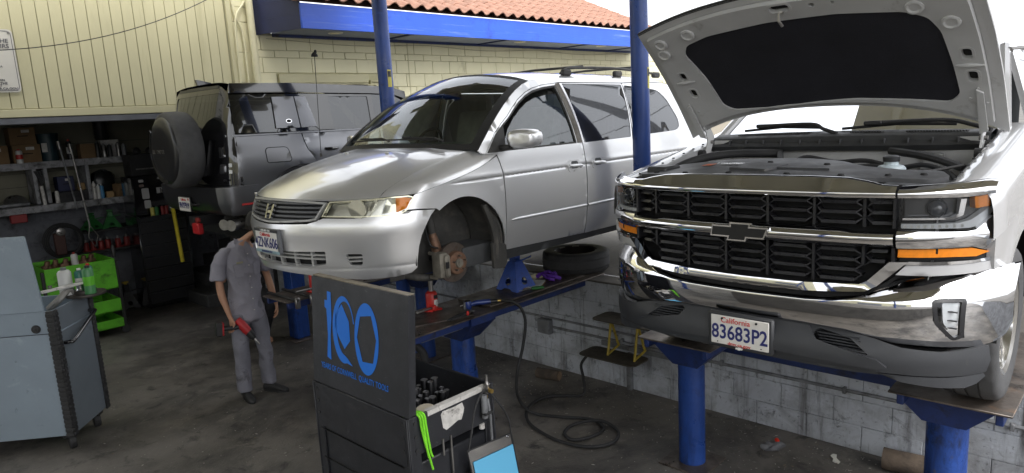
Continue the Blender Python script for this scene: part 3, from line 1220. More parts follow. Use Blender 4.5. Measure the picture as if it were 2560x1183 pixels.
bt = [(0, .655), (.30, .658), (.42, .666), (.50, .682), (.56, .705), (.61, .735), (.66, .765), (.74, .778), (.82, .786), (.93, .797), (1.05, .804)]
bb_ = [(0, .545), (.29, .542), (.48, .530), (.60, .502), (.70, .475), (.80, .462), (.92, .456), (1.0, .470), (1.03, .50), (1.05, .56)]
bumper = strip('bumper', bt, bb_, m_chrome, bprof, -1.048, 1.048, 30, 0.0, None, .05, [inset(fogh, -.003), inset(fogm, -.003)])
for s in (-1, 1):
    # fog lamp
    fl = MB()
    o2 = [(s * a, c) for a, c in fogh]
    fl.panel(front(0.055, bprof), o2, (), 0.03, 0, 0)
    fl.build('fog_housing', m_gap, bumper)
    fr_ = MB()
    fr_.panel(front(-0.004, bprof), inset(o2, -.007), [inset(o2, 0.008)], 0.02, -0.05, 0, 0.02)
    fr_.build('fog_bezel', m_gril, bumper)
    li = MB()
    li.panel(front(0.012, bprof), [(s * a, c) for a, c in rnd([(.832, .680), (.892, .676), (.888, .532), (.870, .522), (.838, .590)], 0.008)], (), 0.02, -0.012)
    li.build('fog_lamp', m_lip, bumper)
    for zz in (.565, .60, .64):
        MB().box((bow(.86) + bprof(zz) + .010, s * .862, zz), (0.012, 0.05, 0.005)).build('lens_rib', m_val, bumper)
    MB().panel(front(0.004, bprof), o2, (), 0.04, 0).build('fog_lens', m_lens, bumper)
# black gap filler behind grille and bumper
nose('backing_panel', mir([(0, 1.20), (.66, 1.19), (.92, 1.14), (.955, 1.05), (.96, .82), (.95, .72), (.90, .5), (.80, .40), (0, .40)]), m_gap, 0.13, None, (), 0.12, 0.0)

# --- grille surround
gl_out = [(0, .700), (.30, .706), (.56, .728), (.605, .755), (.715, .868)]
gl_in = [(.648, .866), (.566, .775), (.535, .758), (.30, .745), (0, .741)]
sur = nose('grille_surround', mir([(a, b) for a, b in gl_out] + gl_in), m_chrome, -0.012, smooth_tab([(.69, 0.0), (.72, -.012), (.75, 0.0), (.86, .0), (.9, .0)]), (), 0.03, 0.03, fine=0.03)
# black lip between surround and bumper
nose('lower_lip', mir([(0, .690), (.31, .696), (.565, .718), (.625, .762), (.720, .855), (.735, .84), (.66, .775), (.58, .70), (.36, .665), (0, .66)]), m_gap, 0.05, None, (), 0.05, 0.02)

# --- chrome bars
tprof = smooth_tab([(1.10, .0), (1.148, -.020), (1.165, -.026), (1.178, -.022), (1.19, -.010), (1.21, .012), (1.237, .042), (1.25, .055)])

topbar = strip('top_bar', [(0, 1.237), (.30, 1.236), (.46, 1.231), (.55, 1.216), (.60, 1.203), (.664, 1.199)], [(0, 1.152), (.40, 1.150), (.664, 1.148)], m_chrome, tprof, -.664, .664, 14)
mprof = smooth_tab([(.90, .03), (.925, .004), (.945, -.022), (.968, -.032), (.99, -.024), (1.005, -.004), (1.02, .03)])
midbar = strip('middle_bar', [(0, 1.008), (.36, 1.008), (.45, 1.004), (.50, .993), (.662, .993)], [(0, .925), (.40, .928), (.662, .930)], m_chrome, mprof, -.662, .662, 14)
for s in (-1, 1):
    strip('lamp_bar', [(.670, 1.194), (.78, 1.198), (.87, 1.203), (.95, 1.208), (.98, 1.200)], [(.670, 1.147), (.78, 1.146), (.90, 1.143), (.98, 1.150)], m_chrome,
          smooth_tab([(1.13, .0), (1.15, -.012), (1.165, -.018), (1.18, -.006), (1.195, .03), (1.21, .07)]), s * .670, s * .978, 10)
    o2 = nose('lamp_bar', [(s * a, c) for a, c in [(.670, 1.003), (.78, 1.001), (.90, .996), (.928, 1.0), (.978, 1.062), (.984, 1.0), (.980, .915), (.955, .905), (.92, .926), (.670, .926)]], m_chrome, 0.0,
              smooth_tab([(.90, .02), (.925, .0), (.945, -.014), (.975, -.020), (1.0, -.010), (1.01, .0), (1.07, .0)]), (), 0.02, 0.03, fine=0.015)

# --- grille slats: elongated honeycomb
grilles = []


def grille(z0, z1, pitch, half):
    g = MB()
    g.panel(front(0.115), mir([(0, z1 + .01), (half(z1), z1 + .01), (half(z0), z0 - .01), (0, z0 - .01)]), (), 0.1, 0)
    g.f = [f[::-1] for f in g.f]
    g = g.build('grille_back', m_gap, truck)
    cols = [-0.72, -0.535, -0.325, -0.108, 0.108, 0.325, 0.535, 0.72]
    k = 0
    z = z0 + pitch * 0.4
    while z < z1 - 0.004:
        hw = half(z) - 0.008
        for a, c in zip(cols, cols[1:]):
            l, r = max(a + 0.034, -hw), min(c - 0.034, hw)
            if r - l < 0.03:
                continue
            b = MB()
            m = 4
            # slat with a sloped face
            def pt(y, dz, dx):
                return (bow(y) + 0.028 + dx, y, z + dz)
            ys = [l + (r - l) * i / m for i in range(m + 1)]
            vs = []
            for y in ys:
                vs += [pt(y, .0080, .006), pt(y, -.0060, .0), pt(y, -.012, .055), pt(y, .006, .055)]
            fs = []
            for i in range(m):
                for j in range(4):
                    fs.append((i * 4 + j, i * 4 + (j + 1) % 4, i * 4 + 4 + (j + 1) % 4, i * 4 + 4 + j))
            fs += [(3, 2, 1, 0), tuple(range(m * 4, m * 4 + 4))]
            b.add(vs, fs)
            # forked ends
            for e, d, lim in ((l, -1, a), (r, 1, c)):
                if abs(e - (a + .034 if d < 0 else c - .034)) > 1e-4:
                    continue
                for sg in (-1, 1):
                    zt = z + sg * pitch * 0.5
                    if zt > z1 + .002 or zt < z0 - .002 or abs(lim - d * .004) > half(zt):
                        continue
                    ye = lim - d * 0.004
                    vs = [pt(e, .0035, .004), pt(e, -.0035, .004), (bow(ye) + .045, ye, zt - .003), (bow(ye) + .045, ye, zt + .003)]
                    vs += [(p[0] + .05, p[1], p[2]) for p in vs]
                    b.add(vs, [(0, 1, 2, 3), (7, 6, 5, 4), (0, 4, 5, 1), (1, 5, 6, 2), (2, 6, 7, 3), (3, 7, 4, 0)])
            b.build('slat', m_gril, g)
        z += pitch
        k += 1
    for c in cols[1:-1]:
        b = MB()
        hh = [zz for zz in (z0, z1) if abs(c) < half(zz)]
        za = z0 if abs(c) < half(z0) else z0 + .09
        b.box((bow(c) + .06, c, (za + z1) / 2), (.05, .012, z1 - za))
        b.build('divider', m_gril, g)
    return g


grille(1.012, 1.146, 0.046, lambda z: 0.655)
grille(0.748, 0.925, 0.046, lambda z: 0.535 + (min(z, .87) - .75) / .12 * .105)
for s in (-1, 1):
    for z0, z1 in ((1.012, 1.146), (.866, .925)):
        b = MB()
        b.box((bow(.66) + .05, s * .656, (z0 + z1) / 2), (.09, .012, z1 - z0))
        b.build('grille_end', m_gril, truck)

# --- bow tie emblem
def emblem(sc, off):
    return [(y * sc, z * sc) for y, z in [(-.150, .030), (-.05, .030), (-.052, .048), (.062, .048), (.056, .030), (.152, .030), (.128, -.030), (.038, -.030), (.034, -.048), (-.068, -.048), (-.062, -.030), (-.160, -.030)]]


em = MB()
em.prism([(-y, z + .966) for y, z in emblem(0.96, 0)], lambda a, c, d: (bow(a) - .032 + d, a, c), -0.012, 0.01)
em = em.build('emblem', m_chrome, truck, recalc=True)
e2 = MB()
e2.prism([(-y, z + .966) for y, z in inset(emblem(0.96, 0), 0.0075)], lambda a, c, d: (bow(a) - .032 + d, a, c), -0.0145, -0.008)
e2.build('emblem_face', mat('emblem_black', (0.012, 0.012, 0.013), 0.35), em, recalc=True)

# --- headlamps
lamp = [(.674, 1.143), (.80, 1.140), (.90, 1.138), (.958, 1.148), (.970, 1.10), (.976, 1.066), (.930, 1.004), (.90, .999), (.674, 1.006)]
for s in (-1, 1):
    L_ = [(s * a, c) for a, c in lamp]
    hl = nose('headlamp', L_, mat('lamp_dark', (0.035, 0.036, 0.040), 0.25, coat=0.4), 0.085, None, (), 0.05, 0.0)
    for args in (
        ('lamp_lens', m_lens, -0.002, lamp, 0.0),
        ('led_strip', m_lip, 0.03, rnd([(.676, 1.030), (.865, 1.028), (.905, 1.040), (.962, 1.092), (.968, 1.070), (.925, 1.010), (.90, 1.005), (.676, 1.010)], .004), 0.03),
        ('reflector', m_chrome, 0.05, [(.676, 1.044), (.850, 1.043), (.878, 1.060), (.886, 1.130), (.868, 1.130), (.862, 1.066), (.842, 1.052), (.676, 1.052)], 0.02),
        ('corner_lens', m_amber, 0.012, rnd([(.914, 1.140), (.956, 1.146), (.962, 1.096), (.918, 1.090)], .004), 0.03)):
        b = MB()
        b.panel(front(args[2]), [(s * a, c) for a, c in args[3]], (), 0.03, -args[4] if s > 0 else -args[4])
        b.f = [f[::-1] for f in b.f]
        b.build(args[0], args[1], hl)
    for i in range(9):
        y = .69 + .0235 * i
        b = MB()
        b.lathe([(0, -.006), (.007, -.004), (.008, .0)], 8, (bow(y) + .026, s * y, 1.018), (-1, 0, 0))
        b.build('led', m_white, hl)
    pj = MB()
    pj.lathe([(0, .016), (.018, .012), (.032, 0), (.036, -.012), (.040, -.012), (.042, -.03)], 20, (bow(.78) + .05, s * .785, 1.092), (-1, -s * .1, 0))
    pj.build('projector', mat('projector_glass', (0.06, 0.065, 0.075), 0.08, coat=1.0), hl)
    # lower turn lamp
    tl_o = [(.668, .925), (.92, .923), (.955, .905), (.978, .912), (.976, .872), (.93, .866), (.80, .866), (.676, .864)]
    tl = nose('turn_lamp', [(s * a, c) for a, c in tl_o], m_gap, 0.035, None, (), 0.05, 0.0)
    b = MB()
    b.panel(front(0.012), [(s * a, c) for a, c in [(.674, .919), (.82, .921), (.915, .919), (.968, .896), (.93, .880), (.86, .884), (.672, .884)]], (), 0.03, -0.02)
    b.f = [f[::-1] for f in b.f]
    b.build('amber_lens', m_amber, tl)
    b = MB()
    b.panel(front(0.0), [(s * a, c) for a, c in [(.715, .868), (.80, .866), (.93, .866), (.980, .874), (.978, .858), (.90, .852), (.70, .853)]], (), 0.03, -0.02)
    b.f = [f[::-1] for f in b.f]
    b.build('trim', m_chrome, tl)
    # body colour strip below the lamp
    nose('lower_filler', [(s * a, c) for a, c in [(.668, .806), (.705, .850), (.90, .850), (.984, .855), (.984, .818), (.94, .808), (.80, .803)]], m_wht, 0.006, None, (), 0.04, 0.02)

# --- valance
vprof = smooth_tab([(.27, .05), (.31, .02), (.345, .0), (.36, -.006), (.42, -.012), (.48, .005), (.52, .03), (.56, .05)])
val_half = [(0, .550), (.15, .549), (.30, .548), (.45, .528), (.60, .503), (.70, .476), (.85, .459), (.93, .462), (.985, .468), (.995, .40), (.982, .345), (.94, .338), (.84, .345), (.70, .352), (.5, .355), (0, .354)]
pock = rnd([(.36, .520), (.50, .495), (.585, .430), (.30, .462)], 0.015)
val = nose('valance', mir(val_half), m_val, 0.0, vprof, [pock, [(-a, b) for a, b in pock]], 0.04, 0.03, fine=0.03)
for s in (-1, 1):
    b = MB()
    b.panel(front(0.06, vprof), [(s * a, c) for a, c in pock], (), 0.03, 0)
    b.f = [f[::-1] for f in b.f]
    b.build('tow_hook_pocket', m_gap, val)
    for i in range(5):
        u = i / 4
        b = MB()
        b.box((bow(.45) + .035, s * (.40 + .02 * u + .045), .508 - .014 * i - .01), (.03, .19, .006), rot=Matrix.Rotation(-s * .28, 3, 'X') if False else None)
        b.build('pocket_rib', m_val, val)
    # shoulder fold and the deep corner lip
    b = MB()
    b.panel(front(-0.022, vprof), [(s * a, c) for a, c in [(.15, .535), (.32, .530), (.36, .478), (.62, .418), (.66, .385), (.62, .372), (.15, .392)]], (), 0.04, -0.02)
    b.f = [f[::-1] for f in b.f]
    b.build('fold', m_val, val)
    nose('air_dam', [(s * a, c) for a, c in [(.62, .347), (.75, .343), (.88, .336), (.975, .338), (.98, .325), (.955, .295), (.92, .282), (.83, .292), (.70, .315)]], m_val, 0.004, None, (), 0.04, 0.02, val)
nose('air_dam', mir([(0, .352), (.63, .350), (.66, .335), (.50, .332), (0, .335)]), m_val, 0.02, None, (), 0.06, 0.02, val)

# --- number plate
pl = MB()
pl.box((-.022, 0, .450), (.03, .345, .185), .010)
pl = pl.build('plate_frame', m_val, truck)
MB().box((-.0385, 0, .450), (.006, .305, .152), .003).build('plate', m_plw, pl)
PT = lambda y, z: axes((-.0425, y, z), (0, -1, 0), (0, 0, 1))
text('number', '83683P2', .106, m_navy, pl, PT(0, .438), sx=.80, bold=.0016)
text('state_name', 'California', .040, m_red, pl, PT(0.02, .503), sx=1.0, bold=.0002)
text('web_address', 'dmv.ca.gov', .022, m_red, pl, PT(0, .3835), sx=1.25, bold=.0003)
b = MB()
b.prism([(-y * .12 + .0, z * .16 + .3645) for y, z in emblem(1, 0)], lambda a, c, d: (-.038 + d, a, c), -.003, 0.002)
b.build('frame_emblem', m_white, pl, recalc=True)
for y in (.09, -.09):
    MB().cyl((-.047, y, .512), (-.03, y, .512), .006, n=10).build('screw', m_gap, pl)
    MB().cyl((-.044, y * 1.28, .386), (-.03, y * 1.28, .386), .003, n=8).build('screw', m_gap, pl)

# --- fenders
def fend_top(x):
    return 1.185 + .155 * (x - .28)


for s in (-1, 1):
    # top sheet: inner edge to the shoulder and over to the flank, back to the door
    b = MB()
    n_ = 10
    sec = lambda x: [(.800, -.055), (.806, -.012), (.83, .0), (.88, -.002), (.93, -.010), (.965, -.030), (.985, -.062), (.995, -.11), (1.0, -.17), (1.003, -.24)]

    def fn(u, v):
        x = .30 + 1.32 * u
        p = sec(x)
        q = p[int(round(v * 9))]
        k = max(0, 1 - u / .12)
        y = q[0] - (.02 * k if q[0] > .9 else 0)
        return (x + (.10 * k * (q[0] < .9) * -1), s * y, fend_top(x) + q[1])
    b.grid(fn, 26, 9)
    if s > 0:
        b.f = [f[::-1] for f in b.f]
    b.build('fender_top', m_wht, truck)
    # flank with wheel arch
    ar = [(.945 + .47 * math.cos(a), .43 + .475 * math.sin(a)) for a in [math.pi * (0.02 + .96 * i / 20) for i in range(21)]]
    out = [(.335, 1.0), (.305, .985), (.325, .80), (.46, .80)] + [p for p in reversed(ar)] + [(1.45, .30), (1.60, .30), (1.60, 1.135), (.36, .955)]
    out = [(.330, .96), (.325, .862), (.335, .815), (.48, .805)] + [p for p in reversed(ar) if p[1] > .5] + [(1.45, .32), (1.60, .32), (1.60, 1.15), (.95, 1.05), (.335, .955)]
    b = MB()
    b.panel(lambda x, z: (x, s * (.985 + .018 * math.sin(min(1, max(0, (x - .3) / .5)) * 1.57) + .010 * math.exp(-((math.hypot(x - .945, z - .43) - .5) / .06) ** 2)), z), out, (), 0.06, .03 * (1 if s < 0 else -1))
    if s > 0:
        b.f = [f[::-1] for f in b.f]
    b.build('fender', m_wht, truck)
    # inner apron
    b = MB()
    b.grid(lambda u, v: (.18 + 1.1 * u, s * (.80 - .03 * v), fend_top(.18 + 1.1 * u) - .05 - .35 * v), 12, 2)
    b.build('inner_apron', m_wht_in, truck)
    for i in range(7):
        MB().cyl((.35 + .13 * i, s * .818, fend_top(.35 + .13 * i) + .0), (.35 + .13 * i, s * .818, fend_top(.35 + .13 * i) + .008), .008, n=8).build('bolt', m_bay, truck)
    continue
    b = MB()
    b.panel(lambda x, z: (x, s * (.978 + .02 * (x - .3)), z), [(.300, 1.205), (.302, 1.05), (.318, .86), (.345, .86), (.36, 1.14), (.35, 1.20)], (), 0.05, .015)
    if s > 0:
        b.f = [f[::-1] for f in b.f]
    b.build('fender_edge', m_wht, truck)

# --- wheels (front)
m_tyre = mat('tyre_rubber', (0.062, 0.062, 0.064), 0.72, var=0.2, vs=9, bump=0.2, bs=80, dirt=((0.065, 0.062, 0.058), 0.22, 6, None))
m_alloy = mat('bright_alloy', (0.72, 0.71, 0.69), 0.16, 1.0, rvar=0.06, vs=6)
for s in (-1, 1):
    wh = MB()
    tyre(wh, .402, .27, .262, n=96, lug=4, c=(.96, s * .850, .402))
    wh = wh.build('wheel', m_tyre, truck, 45)
    b = MB()
    b.lathe([(.262, -.11), (.262, .10), (.270, .118), (.262, .124), (.235, .112), (.225, .06), (.22, -.08), (0.06, -.08)], 48, (.96, s * .850, .402), (0, s, 0))
    b.build('rim', m_alloy, wh)
    for i in range(6):
        b = MB()
        b.x = Matrix.Translation((.96, s * .850, .402)) @ Matrix.Rotation(i * math.pi / 3 + .2, 4, 'Y')
        b.add([(.05, s * .085, -.035), (.05, s * .085, .035), (.24, s * .10, .022), (.24, s * .10, -.022), (.05, s * .04, -.035), (.05, s * .04, .035), (.24, s * .05, .03), (.24, s * .05, -.03)],
              [(0, 1, 2, 3), (7, 6, 5, 4), (0, 4, 5, 1), (1, 5, 6, 2), (2, 6, 7, 3), (3, 7, 4, 0)])
        b.build('spoke', m_alloy, wh, recalc=True)
    b = MB()
    b.lathe([(.07, .05), (.068, .09), (.05, .098), (0, .10)], 20, (.96, s * .850, .402), (0, s, 0))
    b.build('hub_cap', m_alloy, wh)
    b = MB()
    b.grid(lambda u, v: (.98 + .48 * math.cos(math.pi * u), s * (.99 - .35 * v), .43 + .48 * math.sin(math.pi * u)), 16, 2)
    b.build('arch_liner', m_gap, truck)

# --- engine bay
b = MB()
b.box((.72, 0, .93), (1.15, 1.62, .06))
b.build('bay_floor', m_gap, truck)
ckz = lambda x, y: 1.203 + .032 * (1 - (y / .8) ** 2) + .040 * max(0, x - .1)
cov = MB()
cov.panel(lambda x, y: (x, y, ckz(x, y)), rnd([(.085, -.44), (.06, -.30), (.04, 0), (.06, .30), (.085, .46), (.14, .55), (.16, .60), (.21, .72), (.30, .78), (.46, .74), (.62, .66), (.72, .52), (.76, .30), (.74, -.06), (.66, -.24), (.50, -.40), (.45, -.58), (.50, -.74), (.36, -.80), (.22, -.75), (.185, -.60), (.165, -.55)], .03), (), .05, .02)
cov = cov.build('radiator_cover', m_cover, truck)
MB().prism([(-.02, .20), (.20, .26), (.20, .52), (-.06, .40)], lambda y, x, d: (x, y, ckz(x, y) + d), -.01, .012).build('raised_panel', m_cover, cov, recalc=True)
MB().prism([(.02, .30), (-.30, .30), (-.14, .52), (.02, .46)], lambda y, x, d: (x, y, ckz(x, y) + d), -.01, .010).build('raised_panel', m_cover, cov, recalc=True)
for x, y in ((.15, .40), (.13, .14), (.13, -.16), (.16, -.40), (.24, -.58), (.22, .62), (.34, -.70), (.55, .1), (.50, -.22)):
    MB().lathe([(0, .008), (.012, .008), (.016, .002), (.018, -.004)], 12, (x, y, ckz(x, y))).build('clip', m_gap, cov)
st = MB()
st.panel(lambda x, y: (x, y, ckz(x, y) + .004), [(.44, .46), (.52, .46), (.52, .40), (.44, .40)], (), .05, 0)
st.build('orange_label', mat('label_orange', (.75, .16, .03), .5), cov)
text('lettering', '! CAUTION', .035, m_lip, cov, axes((.50, .30, ckz(.5, .3) + .005), (0, -1, 0), (.9, 0, .1)), bold=.0006)
b = MB()
b.panel(lambda x, y: (x, y, ckz(x, y) + .003), [(.45, .36), (.49, .36), (.49, .22), (.45, .22)], (), .05, 0)
b.build('grey_label', mat('label_grey', (.12, .12, .12), .5), cov)
# firewall, cowl
b = MB()
b.box((1.235, 0, 1.16), (.03, 1.56, .36))
b.build('firewall', m_wht_in, truck)
cw = MB()


def cowl_sec(y):
    c = 1.18 + .05 * (1 - (y / .8) ** 2) * -1 + .03
    k = .012 * (1 - (y / .8) ** 2)
    return [(c + .02, 1.268), (c, 1.274), (c - .012, 1.300), (c + .0, 1.312), (c + .02, 1.316 + k), (c + .03, 1.345 + k), (c + .045, 1.356 + k), (c + .16, 1.372 + k), (c + .26, 1.362 + k)]


cw.grid(lambda u, v: (lambda y: (cowl_sec(y)[int(round(v * 8))][0], y, cowl_sec(y)[int(round(v * 8))][1]))(.80 - 1.60 * u), 32, 8)
cw.f = [f[::-1] for f in cw.f]
cw = cw.build('cowl', m_bay, truck, 30)
for i in range(12):
    y = .66 - .12 * i
    MB().box((cowl_sec(y)[3][0] + .012, y, 1.325), (.03, .005, .03)).build('cowl_rib', m_cover, cw)
for y0, y1 in ((.62, .14), (-.10, -.28), (-.40, -.70)):
    k = int(abs(y0 - y1) / .014)
    b = MB()
    for i in range(k):
        y = y0 - (y0 - y1) * i / k
        c = cowl_sec(y)
        b.box((c[6][0] + .055, y, c[6][1] + .010), (.085, .0055, .006))
    o = b.build('cowl_grille', m_rub, cw)
    tag(o, kind='stuff')
ws = MB()


def wsf(u, v):
    yb, yt = .80, .66
    hw = yb + (yt - yb) * v
    y = hw * (1 - 2 * u)
    k = 1 - (y / hw) ** 2
    return (1.40 + .78 * v - .10 * k * (1 - .3 * v) + .0, y, 1.34 + .50 * v + .012 * k)


ws.grid(wsf, 20, 10)
ws.f = [f[::-1] for f in ws.f]
ws.build('windscreen', glass('windscreen_green', (.50, .66, .62), .015, 1.6), truck)
for s in (-1, 1):
    b = MB()
    b.tube([Vector(wsf(0 if s > 0 else 1, v)) + Vector((.02, s * .03, .0)) for v in [i / 8 for i in range(9)]], .035, 8)
    b.build('pillar', m_wht, truck)
# wipers
for y0, y1, piv in ((.62, .10, .12), (-.02, -.62, -.66)):
    b = MB()
    c0 = lambda y: (cowl_sec(max(-.8, min(.8, y)))[7][0] - .02, 1.395)
    b.tube([(c0(y0)[0] + .02, y0, 1.395), (c0((y0 + y1) / 2)[0] + .03, (y0 + y1) / 2, 1.415), (c0(y1)[0] + .02, y1, 1.405)], .010, 6)
    w_ = b.build('wiper', m_rub, truck)
    MB().tube(crv([(c0(y0)[0], (y0 + y1) / 2 + .12, 1.425), (c0(y1)[0] - .01, y1 + .06, 1.43), (c0(piv)[0] - .05, piv - .05, 1.40), (c0(piv)[0] - .08, piv - .14, 1.372)], 5), [.012] * 16, 8).build('wiper_arm', m_rub, w_)
    MB().box((c0(y0)[0] + .01, (y0 + y1) / 2 + .12, 1.425), (.05, .10, .025), .006).build('wiper_joint', m_rub, w_)

# loose bay contents
def bayp(name, m, fn):
    b = MB()
    fn(b)
    return b.build(name, m, truck)


bayp('intake_hose', m_rub, lambda b: b.tube(crv([(.55, .78, 1.17), (.80, .72, 1.235), (1.0, .60, 1.262), (1.10, .40, 1.262), (1.16, .28, 1.255)], 6), .026, 10))
bayp('brace_bar', m_rub, lambda b: b.tube([(1.16, .30, 1.262), (.98, .22, 1.225), (.80, .12, 1.165)], .020, 8))
bayp('heater_hose', m_rub, lambda b: b.tube(crv([(.86, .10, 1.16), (.95, .13, 1.21), (1.02, .08, 1.245), (1.04, -.08, 1.215), (1.02, -.25, 1.225), (1.0, -.42, 1.19), (.95, -.56, 1.21), (.88, -.68, 1.18), (.80, -.74, 1.15)], 6), .0135, 8))
bayp('heater_hose', m_rub, lambda b: b.tube(crv([(.84, .02, 1.15), (.95, .0, 1.20), (.98, -.15, 1.195), (.96, -.34, 1.20), (.92, -.52, 1.17), (.84, -.66, 1.15)], 6), .012, 8))
bayp('strut_bar', m_rub, lambda b: b.tube(crv([(1.15, -.34, 1.27), (1.06, -.50, 1.255), (.98, -.62, 1.235), (.86, -.76, 1.20)], 5), .022, 8))
bayp('cable', m_rub, lambda b: b.tube(crv([(.45, -.50, 1.19), (.62, -.62, 1.20), (.84, -.76, 1.22)], 5), .008, 6))
bayp('heat_shield', m_foil, lambda b: b.panel(lambda a, c: (1.10 + .03 * math.sin(9 * a), a, c), [(.52, 1.10), (.12, 1.10), (.14, 1.205), (.26, 1.19), (.40, 1.215), (.50, 1.20)], (), .04, .01))
bayp('heat_shield', m_foil, lambda b: b.panel(lambda a, c: (1.10 + .03 * math.sin(9 * a), a, c), [(-.20, 1.10), (-.48, 1.10), (-.44, 1.20), (-.28, 1.18)], (), .04, .01))
bayp('heat_shield', m_foil, lambda b: b.panel(lambda a, c: (1.19, a, c), [(-.48, 1.12), (-.62, 1.12), (-.60, 1.255), (-.50, 1.26)], (), .04, .01))
bayp('battery_cover', m_bay, lambda b: (b.box((.86, .52, 1.14), (.24, .30, .14), .02), b.box((.86, .52, 1.22), (.1, .1, .03), .008)))
bayp('air_box', m_bay, lambda b: b.box((.72, -.60, 1.08), (.34, .30, .14), .03))
bayp('engine_top', m_engmet, lambda b: (b.box((.92, -.10, 1.07), (.30, .56, .16), .03), b.cyl((.80, .02, 1.15), (.80, -.28, 1.15), .035, n=12)))
bayp('fuse_block', m_bay, lambda b: b.box((.36, .66, 1.225), (.17, .13, .045), .010))
bayp('bracket', m_wht_in, lambda b: b.tube([(.48, .70, 1.10), (.50, .66, 1.20), (.54, .62, 1.12)], .010, 6))
rs = MB()
rs.lathe([(.0, 0), (.066, 0), (.070, .008), (.070, .065), (.060, .078), (.036, .084), (.034, .10), (0, .10)], 24, (.86, -.425, 1.135))
rs = rs.build('fluid_reservoir', mat('milky_plastic', (.50, .58, .62), .35, var=.05, vs=9, spec=.4), truck)
MB().lathe([(.040, .10), (.042, .125), (.03, .132), (0, .132)], 20, (.86, -.425, 1.135)).build('cap', m_bay, rs)
MB().lathe([(.071, .020), (.0715, .05), (.071, .051)], 24, (.86, -.425, 1.135)).build('blue_label', mat('pale_blue', (.22, .36, .55), .4), rs)
for s in (-1, 1):
    # hood hinges
    h = MB()
    h.prism([(1.06, 1.22), (1.12, 1.21), (1.17, 1.29), (1.21, 1.37), (1.12, 1.47), (1.05, 1.52), (1.02, 1.48), (1.10, 1.40), (1.12, 1.34)], lambda a, c, d: (a, s * (.775 + d), c), 0, .008)
    h = h.build('hood_hinge', m_wht_in, truck, recalc=True)
    MB().cyl((1.165, s * .76, 1.335), (1.165, s * .80, 1.335), .012, n=10).build('pivot', m_steel, h)
    MB().cyl((1.05, s * .765, 1.26), (1.05, s * .80, 1.26), .03, n=14).build('spring_boss', m_rub, h)

# --- raised bonnet
TH = math.radians(42)
HX, HZ = 1.22, 1.35
hd = thing('x', 'x', 'x')
bpy.data.objects.remove(hd)
def hood_pt(s_, y, off=0.0):
    """s_ up the bonnet from the hinge line, off towards the outside"""
    c = -.045 * (1 - (y / .9) ** 2) * 0 + off + .05 * math.sin(math.pi * min(1, max(0, s_ / 1.15))) - .045 * (y / .9) ** 2
    x = HX - s_ * math.cos(TH) + c * math.sin(TH)
    z = HZ + s_ * math.sin(TH) + c * math.cos(TH)
    return (x, y, z)


def front_edge(y):
    return 1.17 - .14 * (abs(y) / .88) ** 2.2


def rear_edge(y):
    return .20 - .13 * (abs(y) / .9) ** 3 + .06 * (1 - (abs(y) / .9) ** 2)


ho = [(rear_edge(y), y) for y in [(-.895 + 1.79 * i / 20) for i in range(21)]] + [(.45, .89), (.75, .88), (.95, .868)] + [(front_edge(y), y) for y in [(.86 - 1.72 * i / 20) for i in range(21)]] + [(.95, -.868), (.75, -.88), (.45, -.89)]
b = MB()
b.panel(lambda a, c: hood_pt(a, c, .0), ho, (), .06, 0.0)
bonnet = b.build('bonnet', m_wht, truck)
b = MB()
b.panel(lambda a, c: hood_pt(a, c, -.012), ho, (), .06, 0.0)
b.f = [f[::-1] for f in b.f]
b.panel(lambda a, c: hood_pt(a, c, .0), ho, [inset(ho, .004)], .2, 0.012, 0, .05)
b.build('bonnet_lining', m_wht_in, bonnet)
# raised inner frame with a window for the pad
pad = rnd([(.985, .10), (.95, .45), (.90, .60), (.82, .645), (.60, .60), (.36, .575), (.31, .52), (.30, .25), (.325, 0), (.335, -.2), (.315, -.5), (.30, -.66), (.36, -.71), (.56, -.70), (.80, -.68), (.90, -.64), (.95, -.55), (.985, -.25)], .03)
hl1 = [rnd([(s0 - .036, y0 - .022), (s0 + .036, y0 - .022), (s0 + .036, y0 + .022), (s0 - .036, y0 + .022)], .018) for s0, y0 in ((.64, .735), (.488, .725), (.635, -.765), (.48, -.775))]
hl2 = [rnd([(1.05, .05), (1.10, .05), (1.10, -.05), (1.05, -.05)], .02), ring(1.07, -.16, .016, .016, 12), ring(1.07, -.26, .01, .01, 10)]
b = MB()
fr_in = inset(ho, .055)
b.panel(lambda a, c: hood_pt(a, c, -.042), fr_in, [pad] + hl1 + hl2, .05, .026, 0, .03)
b.f = [f[::-1] for f in b.f]
b.build('inner_frame', m_wht_in, bonnet, 50)
b = MB()
b.panel(lambda a, c: hood_pt(a, c, -.030), inset(pad, -.012), (), .07, 0)
b.f = [f[::-1] for f in b.f]
b.build('sound_pad', m_pad, bonnet)
for s0, y0 in ((.60, .735), (.565, -.77)):
    MB().tube([hood_pt(s0 - .005, y0 - .06, -.046), hood_pt(s0, y0, -.05), hood_pt(s0 - .005, y0 + .06, -.046)], [.004, .012, .004], 8).build('pressed_rib', m_wht_in, bonnet)
for k, hh in enumerate(hl1 + hl2[:1]):
    b = MB()
    b.panel(lambda a, c: hood_pt(a, c, -.044), inset(hh, -.012), [hh], .03, .004, 0, .015)
    b.f = [f[::-1] for f in b.f]
    b.build('hole_rim', m_wht_in, bonnet)
    b = MB()
    b.panel(lambda a, c: hood_pt(a, c, -.018), inset(hh, -.01), (), .05, 0)
    b.f = [f[::-1] for f in b.f]
    b.build('hole_shadow', m_gap, bonnet)
for s0, y0 in ((.86, .76), (.86, -.73), (.95, .74), (.98, -.60), (.99, .55)):
    b = MB()
    q = Vector(hood_pt(s0, y0, -.042))
    nn = -Vector((math.sin(TH), 0, math.cos(TH)))
    b.lathe([(.042, 0), (.040, .010), (.030, .013), (.022, .006), (0, .006)], 20, q, nn)
    b.build('bump_stop', m_wht_in, bonnet)
b = MB()
